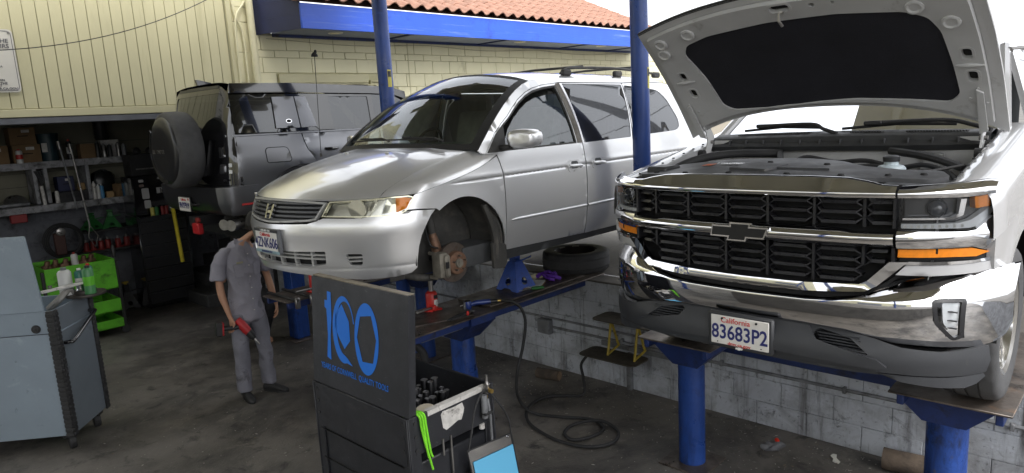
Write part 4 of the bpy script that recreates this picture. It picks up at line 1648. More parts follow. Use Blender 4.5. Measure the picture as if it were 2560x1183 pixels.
b.tube([hood_pt(1.06, .0, -.05), hood_pt(1.03, .0, -.09), hood_pt(1.0, -.01, -.10)], .008, 8)
b.tube([hood_pt(1.06, -.02, -.06), hood_pt(1.09, -.03, -.085)], .006, 8)
b.build('latch_striker', m_steel, bonnet)
b = MB()
b.tube([hood_pt(front_edge(y) - .004, y, -.004) for y in [(.86 - 1.72 * i / 30) for i in range(31)]], .010, 6)
b.build('edge_seal', m_rub, bonnet)
for s in (-1, 1):
    for s0, dy in ((.18, .0), (.24, .03), (.33, -.02), (.40, .02), (.30, .05)):
        q = Vector(hood_pt(s0, s * (.77 + dy), -.042))
        MB().lathe([(0, .006), (.006, .004), (.007, -.002)], 8, q, nn).build('rivet', m_wht_in, bonnet)
    MB().prism([(.10, -.045), (.40, -.03), (.38, .02), (.12, .02)], lambda a, c, d: hood_pt(a, s * (.80 + c * .6), -.045 + d), -.012, .0).build('hinge_plate', m_wht_in, bonnet, recalc=True)

# --- cab behind
b = MB()
b.panel(lambda x, z: (x, -(1.0 - .42 * max(0, z - 1.18) ** 1.05), z), [(1.60, .32), (5.6, .32), (5.6, 1.18), (3.6, 1.18), (3.45, 1.80), (2.30, 1.84), (2.12, 1.80), (1.60, 1.30)], [rnd([(1.78, 1.24), (2.62, 1.22), (2.62, 1.76), (2.20, 1.76)], .03), rnd([(2.74, 1.22), (3.38, 1.22), (3.32, 1.74), (2.74, 1.76)], .03)], .08, .03)
b.build('cab_side', m_wht, truck)
b = MB()
b.panel(lambda x, z: (x, -(.995 - .42 * max(0, z - 1.18) ** 1.05), z), [(1.70, 1.20), (3.45, 1.20), (3.40, 1.78), (2.15, 1.78)], (), .1, 0)
b.build('side_glass', glass('dark_tint', (.20, .22, .24), .02, 1.6, .5), truck)
b = MB()
b.panel(lambda x, z: (x, (1.0 - .42 * max(0, z - 1.18) ** 1.05), z), [(1.60, .32), (5.6, .32), (5.6, 1.18), (3.6, 1.18), (3.45, 1.80), (2.30, 1.84), (2.12, 1.80), (1.60, 1.30)], (), .1, -.03)
b.f = [f[::-1] for f in b.f]
b.build('cab_side', m_wht, truck)
b = MB()
b.grid(lambda u, v: (2.12 + 1.36 * u, (.72 - .02 * u) * (1 - 2 * v), 1.815 + .05 * (1 - (1 - 2 * v) ** 2) + .05 * math.sin(math.pi * u)), 10, 10)
b.f = [f[::-1] for f in b.f]
b.build('roof', m_wht, truck)
for s in (-1, 1):
    MB().tube([(2.14, s * .725, 1.822), (2.6, s * .72, 1.842), (3.4, s * .71, 1.82)], .016, 6).build('roof_seam', mat('seam_grey', (.22, .21, .20), .6), truck)
b = MB()
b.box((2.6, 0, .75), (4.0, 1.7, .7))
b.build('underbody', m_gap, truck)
b = MB()
b.box((2.7, 0, 1.28), (1.2, 1.30, .86), .05)
b.build('cab_interior', mat('cab_dark', (.03, .035, .035), .8), truck)
b = MB()
b.box((1.62, 0, 1.30), (.42, 1.40, .10), .04)
b.build('dashboard', mat('truck_dash', (.05, .05, .05), .8), truck)

# ================================================================== silver minivan
m_sil = mat('silver_car_paint', (0.76, 0.76, 0.765), 0.30, 0.62, coat=1.0)
m_sild = mat('dusty_silver_plastic', (0.40, 0.40, 0.39), 0.5, 0.2, var=0.1, vs=6)
m_trim = mat('weathered_black_trim', (0.045, 0.044, 0.042), 0.65, var=0.3, vs=7, dirt=((0.16, 0.145, 0.12), 0.2, 6, None))
m_bpil = mat('faded_pillar_tape', (0.17, 0.155, 0.135), 0.75, var=0.25, vs=25, bump=0.1, bs=90)
m_dgrey = mat('dark_sill_plastic', (0.075, 0.078, 0.082), 0.6, var=0.15, vs=8, dirt=((0.03, 0.03, 0.03), 0.2, 5, None))
m_liner = mat('arch_liner', (0.060, 0.058, 0.054), 0.75, var=0.3, vs=5, bump=0.3, bs=25, dirt=((0.115, 0.105, 0.09), 0.35, 4, None))
m_grn = glass('green_glass', (0.80, 0.90, 0.86), 0.012, 1.52)
m_prv = glass('privacy_glass', (0.22, 0.22, 0.25), 0.015, 1.75, 0.35)
m_seat = mat('grey_upholstery', (0.38, 0.38, 0.36), 0.9, var=0.15, vs=12)
m_dash = mat('grey_dashboard', (0.36, 0.40, 0.39), 0.75, var=0.1, vs=8)
m_yellens = mat('yellowed_lens', (0.80, 0.78, 0.58), 0.12, 0.35, coat=1.0, var=0.08, vs=9)
m_refl = mat('lamp_reflector', (0.80, 0.78, 0.66), 0.22, 0.6, var=0.1, vs=14)
m_rust = mat('rusty_rotor', (0.25, 0.145, 0.095), 0.6, 0.55, var=0.3, vs=18, bump=0.2, bs=60, dirt=((0.10, 0.06, 0.045), 0.3, 14, None))
m_rotor = mat('worn_rotor', (0.20, 0.165, 0.14), 0.45, 0.8, var=0.2, vs=20, dirt=((0.12, 0.07, 0.045), 0.25, 10, None))
m_cal = mat('dirty_caliper', (0.26, 0.24, 0.20), 0.6, 0.5, var=0.3, vs=15, bump=0.2, bs=50)

VX, VY, VZ = 2.30, 4.62, 1.30
van = thing('minivan', 'silver minivan raised on stands with its front wheel taken off', 'minivan', (VX, VY, VZ))
V = Chart(5.05, .955, .80, 2.5, 1.75, .45, 2.6, 2.4,
          W=[(.15, .86), (.25, .92), (.4, .95), (.6, .962), (.8, .958), (.95, .945), (1.06, .925), (1.2, .885), (1.4, .805), (1.58, .705), (1.7, .6)],
          xn=[(.15, .10), (.25, .045), (.35, .01), (.5, 0), (.62, 0), (.72, .03), (.82, .075), (.92, .14), (1.0, .2), (1.1, .3)],
          rr=[(.2, .02), (.5, 0), (.9, .02), (1.1, .06), (1.3, .14), (1.5, .26), (1.65, .4)])


def vpan(name, out, m, side=-1, inxz=True, off=0.0, holes=(), step=0.06, thick=0.014, gap=0.003, parent=None, fine=None, ang=180, bulge=None, rows=()):
    """sheet on the van's flank; outline in (x,z) or (s,z); off moves it outwards"""
    cv = (lambda p: (V.s_of_x(p[0]), p[1])) if inxz else (lambda p: p)
    o2 = [cv(p) for p in out]
    h2 = [[cv(p) for p in h] for h in holes]

    def fn(s, z):
        p = Vector(V(s, z, side))
        o_ = off + (bulge(s, z) if bulge else 0)
        if o_:
            e = 2e-3
            n = (Vector(V(s + e, z, side)) - Vector(V(s - e, z, side))).cross(Vector(V(s, z + e, side)) - Vector(V(s, z - e, side)))
            n = n.normalized() * (1 if side < 0 else -1)
            p += n * o_
        return p
    b = MB()
    b.panel(fn, o2, h2, step, thick * (1 if side < 0 else -1), gap, fine, rows)
    if side > 0:
        b.f = [f[::-1] for f in b.f]
    return b.build(name, m, parent or van, ang)


# --- front bumper, both sides in one sheet
half = [(0, .640), (.12, .642), (.40, .652), (.475, .672), (.52, .690), (.80, .684), (1.0, .712), (1.18, .706), (1.335, .694), (1.29, .655), (1.25, .598), (1.215, .53), (1.19, .453), (1.175, .36), (1.168, .305), (1.12, .272), (1.0, .257), (.80, .252), (.54, .268), (.30, .285), (0, .295)]
lg = rnd([(.53, .462), (.525, .372), (.40, .352), (.2, .350), (0, .352), (-.2, .350), (-.40, .352), (-.525, .372), (-.53, .462), (-.2, .452), (.2, .452)], .012)
fgR = rnd([(.675, .440), (.795, .437), (.790, .360), (.70, .362)], .015)
fgL = [(-a, c) for a, c in fgR]
crease = lambda s, z: -.004 * math.exp(-((z - .335) / .012) ** 2) + .010 * math.exp(-((z - .60) / .06) ** 2) - .02 * math.exp(-(((abs(s) - .72) / .13) ** 2 + ((z - .40) / .07) ** 2))
bum = vpan('bumper', mir(half), m_sil, inxz=False, holes=[lg, fgR, fgL], step=.045, thick=.03, fine=.03, bulge=crease, rows=(.318, .326, .332, .338, .345))
vpan('grille_back', [(.56, .50), (.56, .33), (-.56, .33), (-.56, .50)], m_gap, inxz=False, off=-.05, step=.1, thick=0, gap=0, parent=bum)
for zz in (.405, .432):
    vpan('lower_slat', [(.52, zz + .006), (.52, zz - .006), (-.52, zz - .006), (-.52, zz + .006)], m_sild, inxz=False, off=-.012, step=.05, thick=.03, gap=0, parent=bum)
for s in (-.40, -.24, -.08, .08, .24, .40):
    vpan('lower_bar', [(s + .006, .46), (s + .010, .35), (s - .010, .35), (s - .006, .46)], m_sild, inxz=False, off=-.016, step=.05, thick=.03, gap=0, parent=bum)
for sg in (-1, 1):
    vpan('vent_back', [(sg * a, c) for a, c in ((.66, .45), (.81, .45), (.81, .35), (.66, .35))], m_gap, inxz=False, off=-.045, step=.1, thick=0, gap=0, parent=bum)
    for zz in (.388, .414):
        vpan('vent_slat', [(sg * a, c) for a, c in ((.685, zz + .005), (.795, zz + .004), (.795, zz - .004), (.695, zz - .005))], m_sild, inxz=False, off=-.01, step=.05, thick=.03, gap=0, parent=bum)

# --- grille
gh = [(0, .812), (.11, .811), (.30, .806), (.53, .792), (.50, .735), (.47, .674), (.42, .664), (.12, .647), (0, .644)]
gr = vpan('grille_frame', mir(gh), m_sild, inxz=False, off=.006, holes=[inset(mir(gh), .016)], step=.04, thick=.03, fine=.03)
vpan('grille_back', mir(gh), m_gap, inxz=False, off=-.035, step=.1, thick=0, gap=.004, parent=gr)
for zz, w in ((.785, .50), (.757, .49), (.728, .475), (.699, .46), (.672, .40)):
    vpan('slat', [(w, zz + .007), (w - .01, zz - .006), (-w + .01, zz - .006), (-w, zz + .007)], mat('grille_grey', (.085, .088, .095), .5, var=.1, vs=9), inxz=False, off=-.006, step=.06, thick=.03, gap=0, parent=gr)
eb = MB()
H = [(-.052, .048), (-.030, .048), (-.024, .006), (.024, .006), (.030, .048), (.052, .048), (.040, -.048), (.018, -.048), (.022, -.012), (-.022, -.012), (-.018, -.048), (-.040, -.048)]
eb.prism([(a, c + .728) for a, c in H], lambda a, c, d: (V.xn(c) * 1.0 - .020 + d, -a, c), 0, .02)
eb.build('emblem', m_chrome, gr, recalc=True)

# --- head lamps
lp = [(.505, .694), (.545, .797), (.68, .801), (.82, .805), (.97, .811), (1.10, .812), (1.142, .800), (1.145, .780), (1.115, .716), (1.06, .684), (.79, .684), (.64, .690)]
for sd in (-1, 1):
    hl = vpan('headlamp', lp, m_refl, sd, False, -.045, step=.05, thick=0, gap=.004)
    vpan('lens', [(.505, .694), (.545, .797), (.68, .801), (.82, .805), (.96, .811), (1.0, .811), (.985, .686), (.79, .684), (.64, .690)], m_lens, sd, False, .004, step=.04, thick=.03, parent=hl)
    vpan('lens_rim', lp, m_yellens, sd, False, .006, holes=[inset(lp, .011)], step=.03, thick=.03, fine=.03, parent=hl)
    vpan('turn_lens', [(.95, .800), (1.08, .804), (1.128, .790), (1.10, .722), (1.05, .695), (.93, .694)], m_yellens, sd, False, -.004, step=.04, thick=.02, parent=hl)
    vpan('amber_lens', [(1.01, .798), (1.08, .802), (1.128, .789), (1.10, .724), (1.03, .700)], m_amber, sd, False, .002, step=.03, thick=.02, gap=.002, parent=hl)
    for i in range(9):
        s_ = .945 + .010 * i
        vpan('lens_rib', [(s_, .796), (s_ + .004, .796), (s_ - .010, .700), (s_ - .014, .700)], m_amber if i > 3 else m_lip, sd, False, -.006, step=.05, thick=.004, gap=0, parent=hl)
    bb = MB()
    q = Vector(V(.74, .742, sd))
    bb.lathe([(.0, .0), (.050, .012), (.062, .03), (.064, .05)], 24, q + Vector((.05, 0, 0)), (-1, .5 * sd, 0))
    bb.build('bulb_bowl', m_refl, hl)
    vpan('lamp_divider', [(.86, .802), (.885, .802), (.845, .688), (.82, .688)], m_refl, sd, False, -.02, step=.04, thick=.02, gap=0, parent=hl)

# --- bonnet
def hoodfn(u, v, e=0.0):
    w = 2 * u - 1
    F = Vector(V(w * .895, .813 - .004 * abs(w), 1))
    Rr = Vector((1.075 + .11 * w * w, w * .80, 1.098 - .036 * w * w))
    p = F.lerp(Rr, v)
    p.y = F.y * (1 - v) + Rr.y * v - .012 * w * math.sin(math.pi * v)
    z0 = F.z + (Rr.z - F.z) * v ** .70
    p.z = z0 + .024 * math.sin(math.pi * v) * (1 - w * w) + .006 * math.exp(-((abs(w) - .62) / .10) ** 2) * min(1, v * 3)
    p.x += e
    return p


b = MB()
b.grid(lambda u, v: hoodfn(u, v), 40, 24)
# front lip
b.grid(lambda u, v: hoodfn(u, 0) + Vector((.004 * v, 0, -.012 * v)), 40, 1)
b.f = [f[::-1] for f in b.f]
b.build('bonnet', m_sil, van, 50)
for y, x in ((.3, .842), (-.25, .842)):
    u = y / 1.6 + .5
    q = hoodfn(u, .80)
    MB().box(q + Vector((0, 0, .006)), (.02, .035, .014), .004).build('washer_nozzle', m_white, van)

# --- fender shoulder between bonnet edge and flank
def shoulder(sd):
    Hc = [hoodfn(1.0, v) for v in [i / 12 for i in range(13)]] + [Vector((1.235, .845, 1.062)), Vector((1.30, .895, 1.045)), Vector((1.385, .930, 1.022))]
    Fx = [(.555, .8145), (.62, .826), (.70, .842), (.80, .858), (.90, .876), (1.0, .894), (1.1, .915), (1.2, .94), (1.3, .975), (1.392, 1.012)]

    def fn(u, v):
        a = poly_at(Hc, v)
        q = poly_at([(x, 0, z) for x, z in Fx], v)
        c = Vector(V(V.s_of_x(q.x), q.z, 1))
        d = (c - a)
        ta = Vector((d.x * .6, d.length * 1.1, -d.length * .10))
        tb = Vector((d.x * .3, d.length * .15, -d.length * 1.1))
        h00, h10, h01, h11 = 2 * u ** 3 - 3 * u * u + 1, u ** 3 - 2 * u * u + u, 3 * u * u - 2 * u ** 3, u ** 3 - u * u
        k = min(1, v * 6) * min(1, (1 - v) * 5 + .15)
        p = a * h00 + c * h01 + (ta * h10 + tb * h11) * k
        p.y *= sd
        return p
    return fn


for sd in (-1, 1):
    b = MB()
    f_ = shoulder(sd)
    b.grid(lambda u, v: f_(.004 + u * .996, v), 10, 36)
    if sd < 0:
        b.f = [f[::-1] for f in b.f]
    b.build('fender_top', m_sil, van, 60)

# --- flanks
archp = [(1.0 + .415 * math.cos(a), .345 + .400 * math.sin(a)) for a in [math.radians(-6 + 192 * i / 28) for i in range(29)]]
arch_f = [p for p in archp]
flare = lambda s, z: .007 * math.exp(-((math.hypot(s - .595 - 1.0, (z - .345) * 1.04) - .43) / .03) ** 2)
fender = [(.555, .8135), (.51, .755), (.475, .716), (.60, .7115), (.765, .695)] + [p for p in reversed(arch_f) if p[0] > .76 or p[1] > .60][9 if False else 0:]
fender = [(.555, .8135), (.515, .760), (.470, .715), (.60, .709), (.742, .694)]
fender += [p for p in reversed(archp) if not (p[0] < .742 and p[1] < .69)]
fender += [(1.435, .268), (1.445, .275), (1.432, .40), (1.440, .70), (1.438, .855), (1.42, .94), (1.396, 1.010), (1.3, .975), (1.2, .94), (1.1, .915), (1.0, .894), (.90, .876), (.80, .858), (.70, .842), (.62, .826)]
A_out = [(1.215, 1.06), (1.30, 1.135), (1.42, 1.237), (1.53, 1.318), (1.63, 1.387), (1.73, 1.447), (1.83, 1.500), (1.94, 1.546), (2.05, 1.577), (2.2, 1.592), (2.5, 1.602), (3.0, 1.601), (3.4, 1.594), (3.8, 1.577), (4.1, 1.553)]
D_top = [(1.285, 1.032), (1.43, 1.178), (1.53, 1.245), (1.63, 1.305), (1.72, 1.368), (1.81, 1.424), (1.92, 1.476), (2.03, 1.512), (2.18, 1.540), (2.37, 1.556), (2.42, 1.558)]
win1 = [(1.310, 1.036), (1.435, 1.165), (1.53, 1.230), (1.63, 1.288), (1.72, 1.350), (1.81, 1.406), (1.92, 1.458), (2.03, 1.495), (2.18, 1.522), (2.35, 1.537), (2.382, 1.037)]
door1 = [(1.450, .275), (1.436, .40), (1.444, .70), (1.442, .855), (1.425, .94), (1.402, 1.014), (1.285, 1.032)] + D_top[1:] + [(2.455, 1.03), (2.466, .80), (2.456, .49), (2.446, .245)]
door2 = [(2.450, .243), (2.460, .49), (2.470, .80), (2.460, 1.03), (2.425, 1.558), (3.36, 1.548), (3.285, 1.28), (3.222, 1.03), (3.228, .80), (3.22, .24)]
win2 = rnd([(2.484, 1.036), (2.456, 1.550), (3.338, 1.535), (3.270, 1.28), (3.200, 1.042)], .012)
rqw = rnd([(3.25, 1.046), (3.36, 1.530), (3.73, 1.500), (3.93, 1.472), (4.02, 1.39), (4.12, 1.17), (4.10, 1.085), (4.02, 1.062)], .05)
rarch = [(3.98 + .40 * math.cos(a), .345 + .40 * math.sin(a)) for a in [math.radians(-4 + 188 * i / 20) for i in range(21)]]
xs_end = V.S
groove = lambda s, z: -.007 * math.exp(-((z - .849) / .006) ** 2) + .004 * math.exp(-((z - .875) / .018) ** 2)
GR = (.832, .839, .844, .8465, .849, .8515, .854, .859, .866, .878, .892)
for sd in (-1, 1):
    vpan('fender', fender, m_sil, sd, bulge=lambda s, z: flare(s, z) + groove(s, z) * min(1, max(0, (s - 1.45) / .3)), step=.045, fine=.03, rows=GR)
    d1 = vpan('front_door', door1, m_sil, sd, holes=[win1], step=.05, bulge=groove, fine=.03, rows=GR)
    vpan('window_trim', inset(win1, -.004), m_trim, sd, holes=[inset(win1, .014)], off=-.004, step=.05, thick=.02, gap=0, fine=.03, parent=d1)
    vpan('mirror_sail', [(1.305, 1.034), (1.435, 1.168), (1.545, 1.238), (1.500, 1.036)], m_trim, sd, off=.004, step=.05, thick=.02, gap=0, parent=d1)
    g1 = [(1.50, 1.04), (1.515, 1.10), (1.60, 1.205), (1.70, 1.285), (1.80, 1.345), (1.92, 1.405), (2.04, 1.440), (2.2, 1.462), (2.36, 1.470), (2.384, 1.038)] if sd < 0 else inset(win1, .006)
    vpan('side_window', g1, m_grn if sd > 0 else glass('green_side_glass', (.62, .74, .71), .012, 1.75, .12), sd, off=-.014, step=.06, thick=.004, gap=0, parent=d1)
    vpan('pillar_tape', [(2.352, 1.536), (2.372, 1.552), (2.418, 1.555), (2.452, 1.034), (2.388, 1.037)], m_bpil, sd, off=.003, step=.06, thick=.004, gap=.002, parent=d1)
    d2 = vpan('sliding_door', door2, m_sil, sd, holes=[win2], step=.06, bulge=groove, fine=.04, rows=GR)
    vpan('side_window', inset(win2, .002), m_prv, sd, off=-.004, step=.08, thick=.004, gap=0, parent=d2)
    qo = [(3.226, .24), (3.56, .245)] + [p for p in reversed(rarch)] + [(4.40, .28)]
    qs = [(V.s_of_x(a), c) for a, c in qo] + [(xs_end - .75, .30), (xs_end - .72, .80), (xs_end - .68, 1.05), (xs_end - .66, 1.30), (xs_end - .72, 1.45), (V.s_of_x(4.28), 1.528)] + [(V.s_of_x(a), c) for a, c in [(4.1, 1.545), (3.8, 1.557), (3.365, 1.548), (3.29, 1.28), (3.228, 1.03), (3.234, .80)]]
    q = vpan('quarter_panel', qs, m_sil, sd, False, holes=[[(V.s_of_x(a), c) for a, c in rqw]], step=.07, bulge=groove, fine=.04, rows=GR)
    vpan('quarter_window', inset(rqw, .002), m_prv, sd, off=-.004, step=.08, thick=.004, gap=0, parent=q)
    vpan('roof_rail', A_out + [(4.1, 1.548), (3.8, 1.560), (3.37, 1.553), (2.42, 1.562)] + list(reversed(D_top[:-1])) + [(1.25, 1.035)], m_sil, sd, step=.05, gap=.0015, fine=.03)
    vpan('sill', [(1.45, .268), (3.22, .236), (3.5, .24), (3.5, .165), (1.46, .175)], m_dgrey, sd, off=-.012, step=.08, thick=.05)
    for xa, xb, dd in ((1.495, 2.440, d1), (2.468, 3.20, d2)):
        P = [Vector(V(V.s_of_x(xa + (xb - xa) * k / 14), .5065 - .008 * k / 14 if dd is d1 else .497, sd)) + Vector((0, sd * .001, 0)) for k in range(15)]
        MB().tube(P, [.004 if (k == 0 and dd is d1) else .0125 for k in range(15)], 10).build('side_moulding', m_sil, dd)
    for x0, dd in ((2.305, d1), (2.638, d2)):
        cup = rnd([(x0 - .088, .905), (x0 + .078, .900), (x0 + .085, .82), (x0 + .06, .803), (x0 - .07, .805), (x0 - .092, .83)], .03)
        vpan('handle_cup', cup, m_sil, sd, off=.003, step=.03, thick=.006, gap=0, fine=.02, parent=dd)
        vpan('handle_recess', rnd([(x0 - .045, .893), (x0 + .045, .890), (x0 + .05, .83), (x0 - .045, .83)], .02), m_dgrey, sd, off=.0045, step=.03, thick=.001, gap=0, parent=dd)
        P = [Vector(V(V.s_of_x(x0 + k * .083), .853 - .004 * k, sd)) + Vector((0, sd * (.028 - .012 * k * k), 0)) for k in (-1, -.6, 0, .6, 1)]
        MB().tube(P, [.012, .015, .016, .015, .012], 10).build('door_handle', m_sil, dd)
    if sd < 0:
        q_ = Vector(V(V.s_of_x(2.385), .835, sd))
        MB().cyl(q_, q_ + Vector((0, sd * .006, 0)), .008, n=10).build('key_lock', m_gap, d1)

# rear end
vpan('tailgate', [(V.S - .70, .50), (V.S + 0.0, .50), (V.S, 1.5), (V.S - .70, 1.44)], m_sil, -1, False, step=.08)
vpan('tailgate', [(V.S - .70, .50), (V.S + 0.0, .50), (V.S, 1.5), (V.S - .70, 1.44)], m_sil, 1, False, step=.08)

# --- roof and windscreen
def rail(sd):
    P = [Vector(V(V.s_of_x(a), c, sd)) for a, c in A_out[8:]] + [Vector(V(V.s_of_x(4.28), 1.528, sd)), Vector(V(V.S - .72, 1.45, sd))]
    return P


RL, RR_ = rail(1), rail(-1)


def roofn(u, v):
    a, c = poly_at(RL, v), poly_at(RR_, v)
    p = a.lerp(c, u)
    w = 2 * u - 1
    p.z += .075 * (1 - w * w) * (1 - .3 * v) + .02 * (1 - w ** 6)
    p.x -= .06 * (1 - w * w) * max(0, 1 - v * 5)
    p.x += .20 * (1 - w * w) * max(0, (v - .8) / .2) ** 2
    return p


b = MB()
b.grid(roofn, 24, 30)
b.build('roof', m_sil, van, 50)


def wind(u, v):
    """u 0..1 from the left edge to the right edge, v from the scuttle to the roof"""
    w = 1 - 2 * u
    E = poly_at([V(V.s_of_x(a), c, 1) for a, c in A_out[:9]], v)
    base = Vector((1.085 + .13 * w * w, E.y * w, 1.098 - .038 * w * w))
    y = E.y * w
    kz = .020 * (1 - w * w) + .075 * (1 - w * w) * v
    return Vector((E.x - (.135 + .02 * math.sin(math.pi * v)) * (1 - w * w) * (1 - .5 * v), y, E.z + kz))


b = MB()
b.grid(lambda u, v: wind(.035 + .93 * u, .05 + .925 * v), 24, 16)
b.build('windscreen', glass('windscreen_glass', (.86, .92, .89), .012, 1.62), van, 60)
b = MB()
for pts in ([(0.0, 0), (1, 0), (1, 1), (0, 1)],):
    O_ = [(.0, .0), (1, .0), (1, 1), (0, 1)]
    I_ = rnd([(.045, .06), (.955, .06), (.955, .965), (.045, .965)], .02)
    b.panel(lambda a, c: wind(a, c) + Vector((-.002, 0, .002)), O_, [I_], .08, 0, 0, .04)
b.build('windscreen_seal', m_rub, van, 60)
# scuttle panel, wipers
b = MB()
b.grid(lambda u, v: Vector((hoodfn(u, 1).x, hoodfn(u, 1).y, hoodfn(u, 1).z)).lerp(wind(1 - u, .04), v) + Vector((0, 0, -.012 * math.sin(math.pi * v))), 20, 3)
b.build('scuttle', m_rub, van)
for y0, y1 in ((.62, .02), (.02, -.56)):
    P = [wind(.5 - (y0 + (y1 - y0) * t) / 1.75, .085) + Vector((-.02, 0, .016)) for t in [i / 8 for i in range(9)]]
    w_ = MB().tube(P, .007, 6).build('wiper', m_rub, van)
    MB().tube([P[3] + Vector((0, 0, .014)), P[7] + Vector((-.01, 0, .014)), P[8] + Vector((-.04, -.05, -.01))], .008, 6).build('wiper_arm', m_rub, w_)
    MB().box(P[3] + Vector((0, 0, .016)), (.02, .10, .018), .004).build('wiper_joint', m_rub, w_)

# roof rack
for sd in (-1, 1):
    Y = sd * .60
    r = MB().tube(crv([(2.60, Y, 1.645), (2.70, Y, 1.690), (2.95, Y, 1.700), (3.5, Y, 1.695), (4.1, Y, 1.655), (4.22, Y, 1.615)], 5), .013, 8).build('roof_rack', m_trim, van)
    for x in (2.65, 3.45, 4.15):
        MB().box((x + .03, Y, 1.655 - (x - 2.6) * .012), (.13, .045, .06), .015).build('rack_foot', m_trim, r)
for x in (2.93, 3.75):
    MB().tube([(x, -.60, 1.712), (x + .01, 0, 1.725), (x, .60, 1.712)], .012, 8).build('rack_bar', m_trim, van)

# mirrors
for sd in (-1, 1):
    b = MB()
    rings = []
    for k, (t, sc) in enumerate([(0, .55), (.06, .86), (.2, 1.0), (.6, 1.0), (.88, .95), (1.0, .86)]):
        x = 1.455 + .15 * t * 1.0
        R_ = []
        for i in range(20):
            a = 2 * math.pi * i / 20
            cy, cz = math.cos(a), math.sin(a)
            rr = (abs(cy) ** 3.2 + abs(cz) ** 3.2) ** (-1 / 3.2)
            R_.append((x + .02 * cy, sd * (1.095 + .105 * sc * cy * rr + .02 * t), 1.128 + .070 * sc * cz * rr))
        rings.append(R_)
    b.loft(rings)
    mm = b.build('door_mirror', m_sil, van, 50, recalc=True)
    MB().box((1.61, sd * 1.115, 1.128), (.006, .17, .11), .002).build('mirror_glass', m_chrome, mm)
    MB().box((1.475, sd * .965, 1.068), (.09, .10, .035), .012).build('mirror_arm', m_trim, mm)

# aerial
a0, a1 = Vector((.985, .85, 1.035)), Vector((1.02, .85, 1.90))
ae = MB().cyl(a0, a0 + Vector((0, 0, .03)), .012, .008, n=10).build('aerial', m_trim, van)
MB().tube([a0, a1], .0028, 5).build('rod', m_rub, ae)
MB().lathe([(.030, 0), (.026, .018), (.012, .035), (0, .04)], 12, a1).build('topper', m_gap, ae)
MB().lathe([(.004, .0), (.012, .012), (.012, .03), (0, .04)], 8, a1 + Vector((.012, 0, .02))).build('topper_lug', m_gap, ae)

# number plate
P0 = Vector((-.012, .0, .520))
pl = MB()
pl.box(P0, (.035, .335, .175), .008)
pl = pl.build('plate_frame', mat('plate_holder_grey', (.12, .125, .135), .5, var=.2, vs=9), van)
MB().box(P0 + Vector((-.019, 0, .0)), (.004, .305, .152), .002).build('plate', m_plw, pl)
PT = lambda y, z: axes(P0 + Vector((-.0225, y, z)), (0, -1, 0), (0, 0, 1))
text('number', '4ZNK606', .104, m_navy, pl, PT(0, -.016), sx=.76, bold=.0014)
text('state_name', 'California', .038, m_red, pl, PT(.01, .045), bold=.0004)
MB().box(P0 + Vector((-.0195, 0, .0755)), (.008, .33, .022), .002).build('frame_band', m_black, pl)
MB().box(P0 + Vector((-.0195, 0, -.0765)), (.008, .33, .022), .002).build('frame_band', mat('band_teal', (.25, .36, .40), .5), pl)
text('frame_lettering', '1-888-888-1000', .020, m_white, pl, PT(0, .0755) @ Matrix.Translation((0, 0, .0025)), sx=1.1)
text('frame_lettering', 'RIVERSIDEMETRO', .018, m_navy, pl, PT(0, -.0765) @ Matrix.Translation((0, 0, .0025)), sx=1.1)

# --- cabin
cab = MB().box((2.7, 0, .55), (2.6, 1.6, .06)).build('cabin_floor', m_seat, van)
b = MB()
b.grid(lambda u, v: (1.22 + .48 * v + .0 * u, .80 * (1 - 2 * u) * (1 + .02 * v), 1.065 + .05 * math.sin(math.pi * min(1, v * 1.1)) - .25 * max(0, v - .85) / .15), 12, 10)
b.build('dashboard', m_dash, van)
b = MB()
for i in range(24):
    pass
sw = [Vector((1.83 + .09 * math.sin(a), .40 + .18 * math.cos(a), 1.06 + .16 * math.sin(a))) for a in [2 * math.pi * i / 24 for i in range(24)]]
b.tube(sw, .014, 8, closed=True)
b.build('steering_wheel', m_rub, van)
for y in (-.40, .40):
    se = MB()
    se.box((2.18, y, .80), (.50, .50, .16), .05)
    se.box((2.46, y, 1.08), (.14, .48, .58), .06, rot=Matrix.Rotation(.25, 3, 'Y'))
    se.box((2.55, y, 1.42), (.10, .26, .18), .05)
    se.build('front_seat', m_seat, van)
for x in (3.3, 4.1):
    MB().box((x, 0, 1.0), (.15, 1.3, .60), .06).build('rear_seat', m_seat, van)
    for y in (-.4, .4):
        MB().box((x + .04, y, 1.36), (.10, .24, .16), .04).build('headrest', m_seat, van)
MB().box((1.83, .0, 1.50), (.04, .22, .06), .015).build('rear_view_mirror', m_rub, van)
for y in (.33, -.33):
    MB().box((1.90, y, 1.525), (.14, .42, .016), .006).build('sun_visor', mat('visor_grey', (.42, .42, .38), .8), van)
b = MB()
b.grid(lambda u, v: roofn(u, v) + Vector((0, 0, -.05)), 8, 8)
b.build('headliner', mat('headliner_grey', (.36, .35, .32), .9), van)
# dark inner shell below the belt
for sd in (-1, 1):
    vpan('inner_shell', [(1.46, .20), (4.3, .20), (4.3, 1.02), (1.46, 1.00)], m_seat, sd, off=-.06, step=.3, thick=0, gap=0)
b = MB()
b.box((2.7, 0, .26), (3.2, 1.62, .16), .02)
b.build('underbody', m_dgrey, van)
b = MB()
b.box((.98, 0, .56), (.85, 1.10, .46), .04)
b.build('engine_block', m_gap, van)

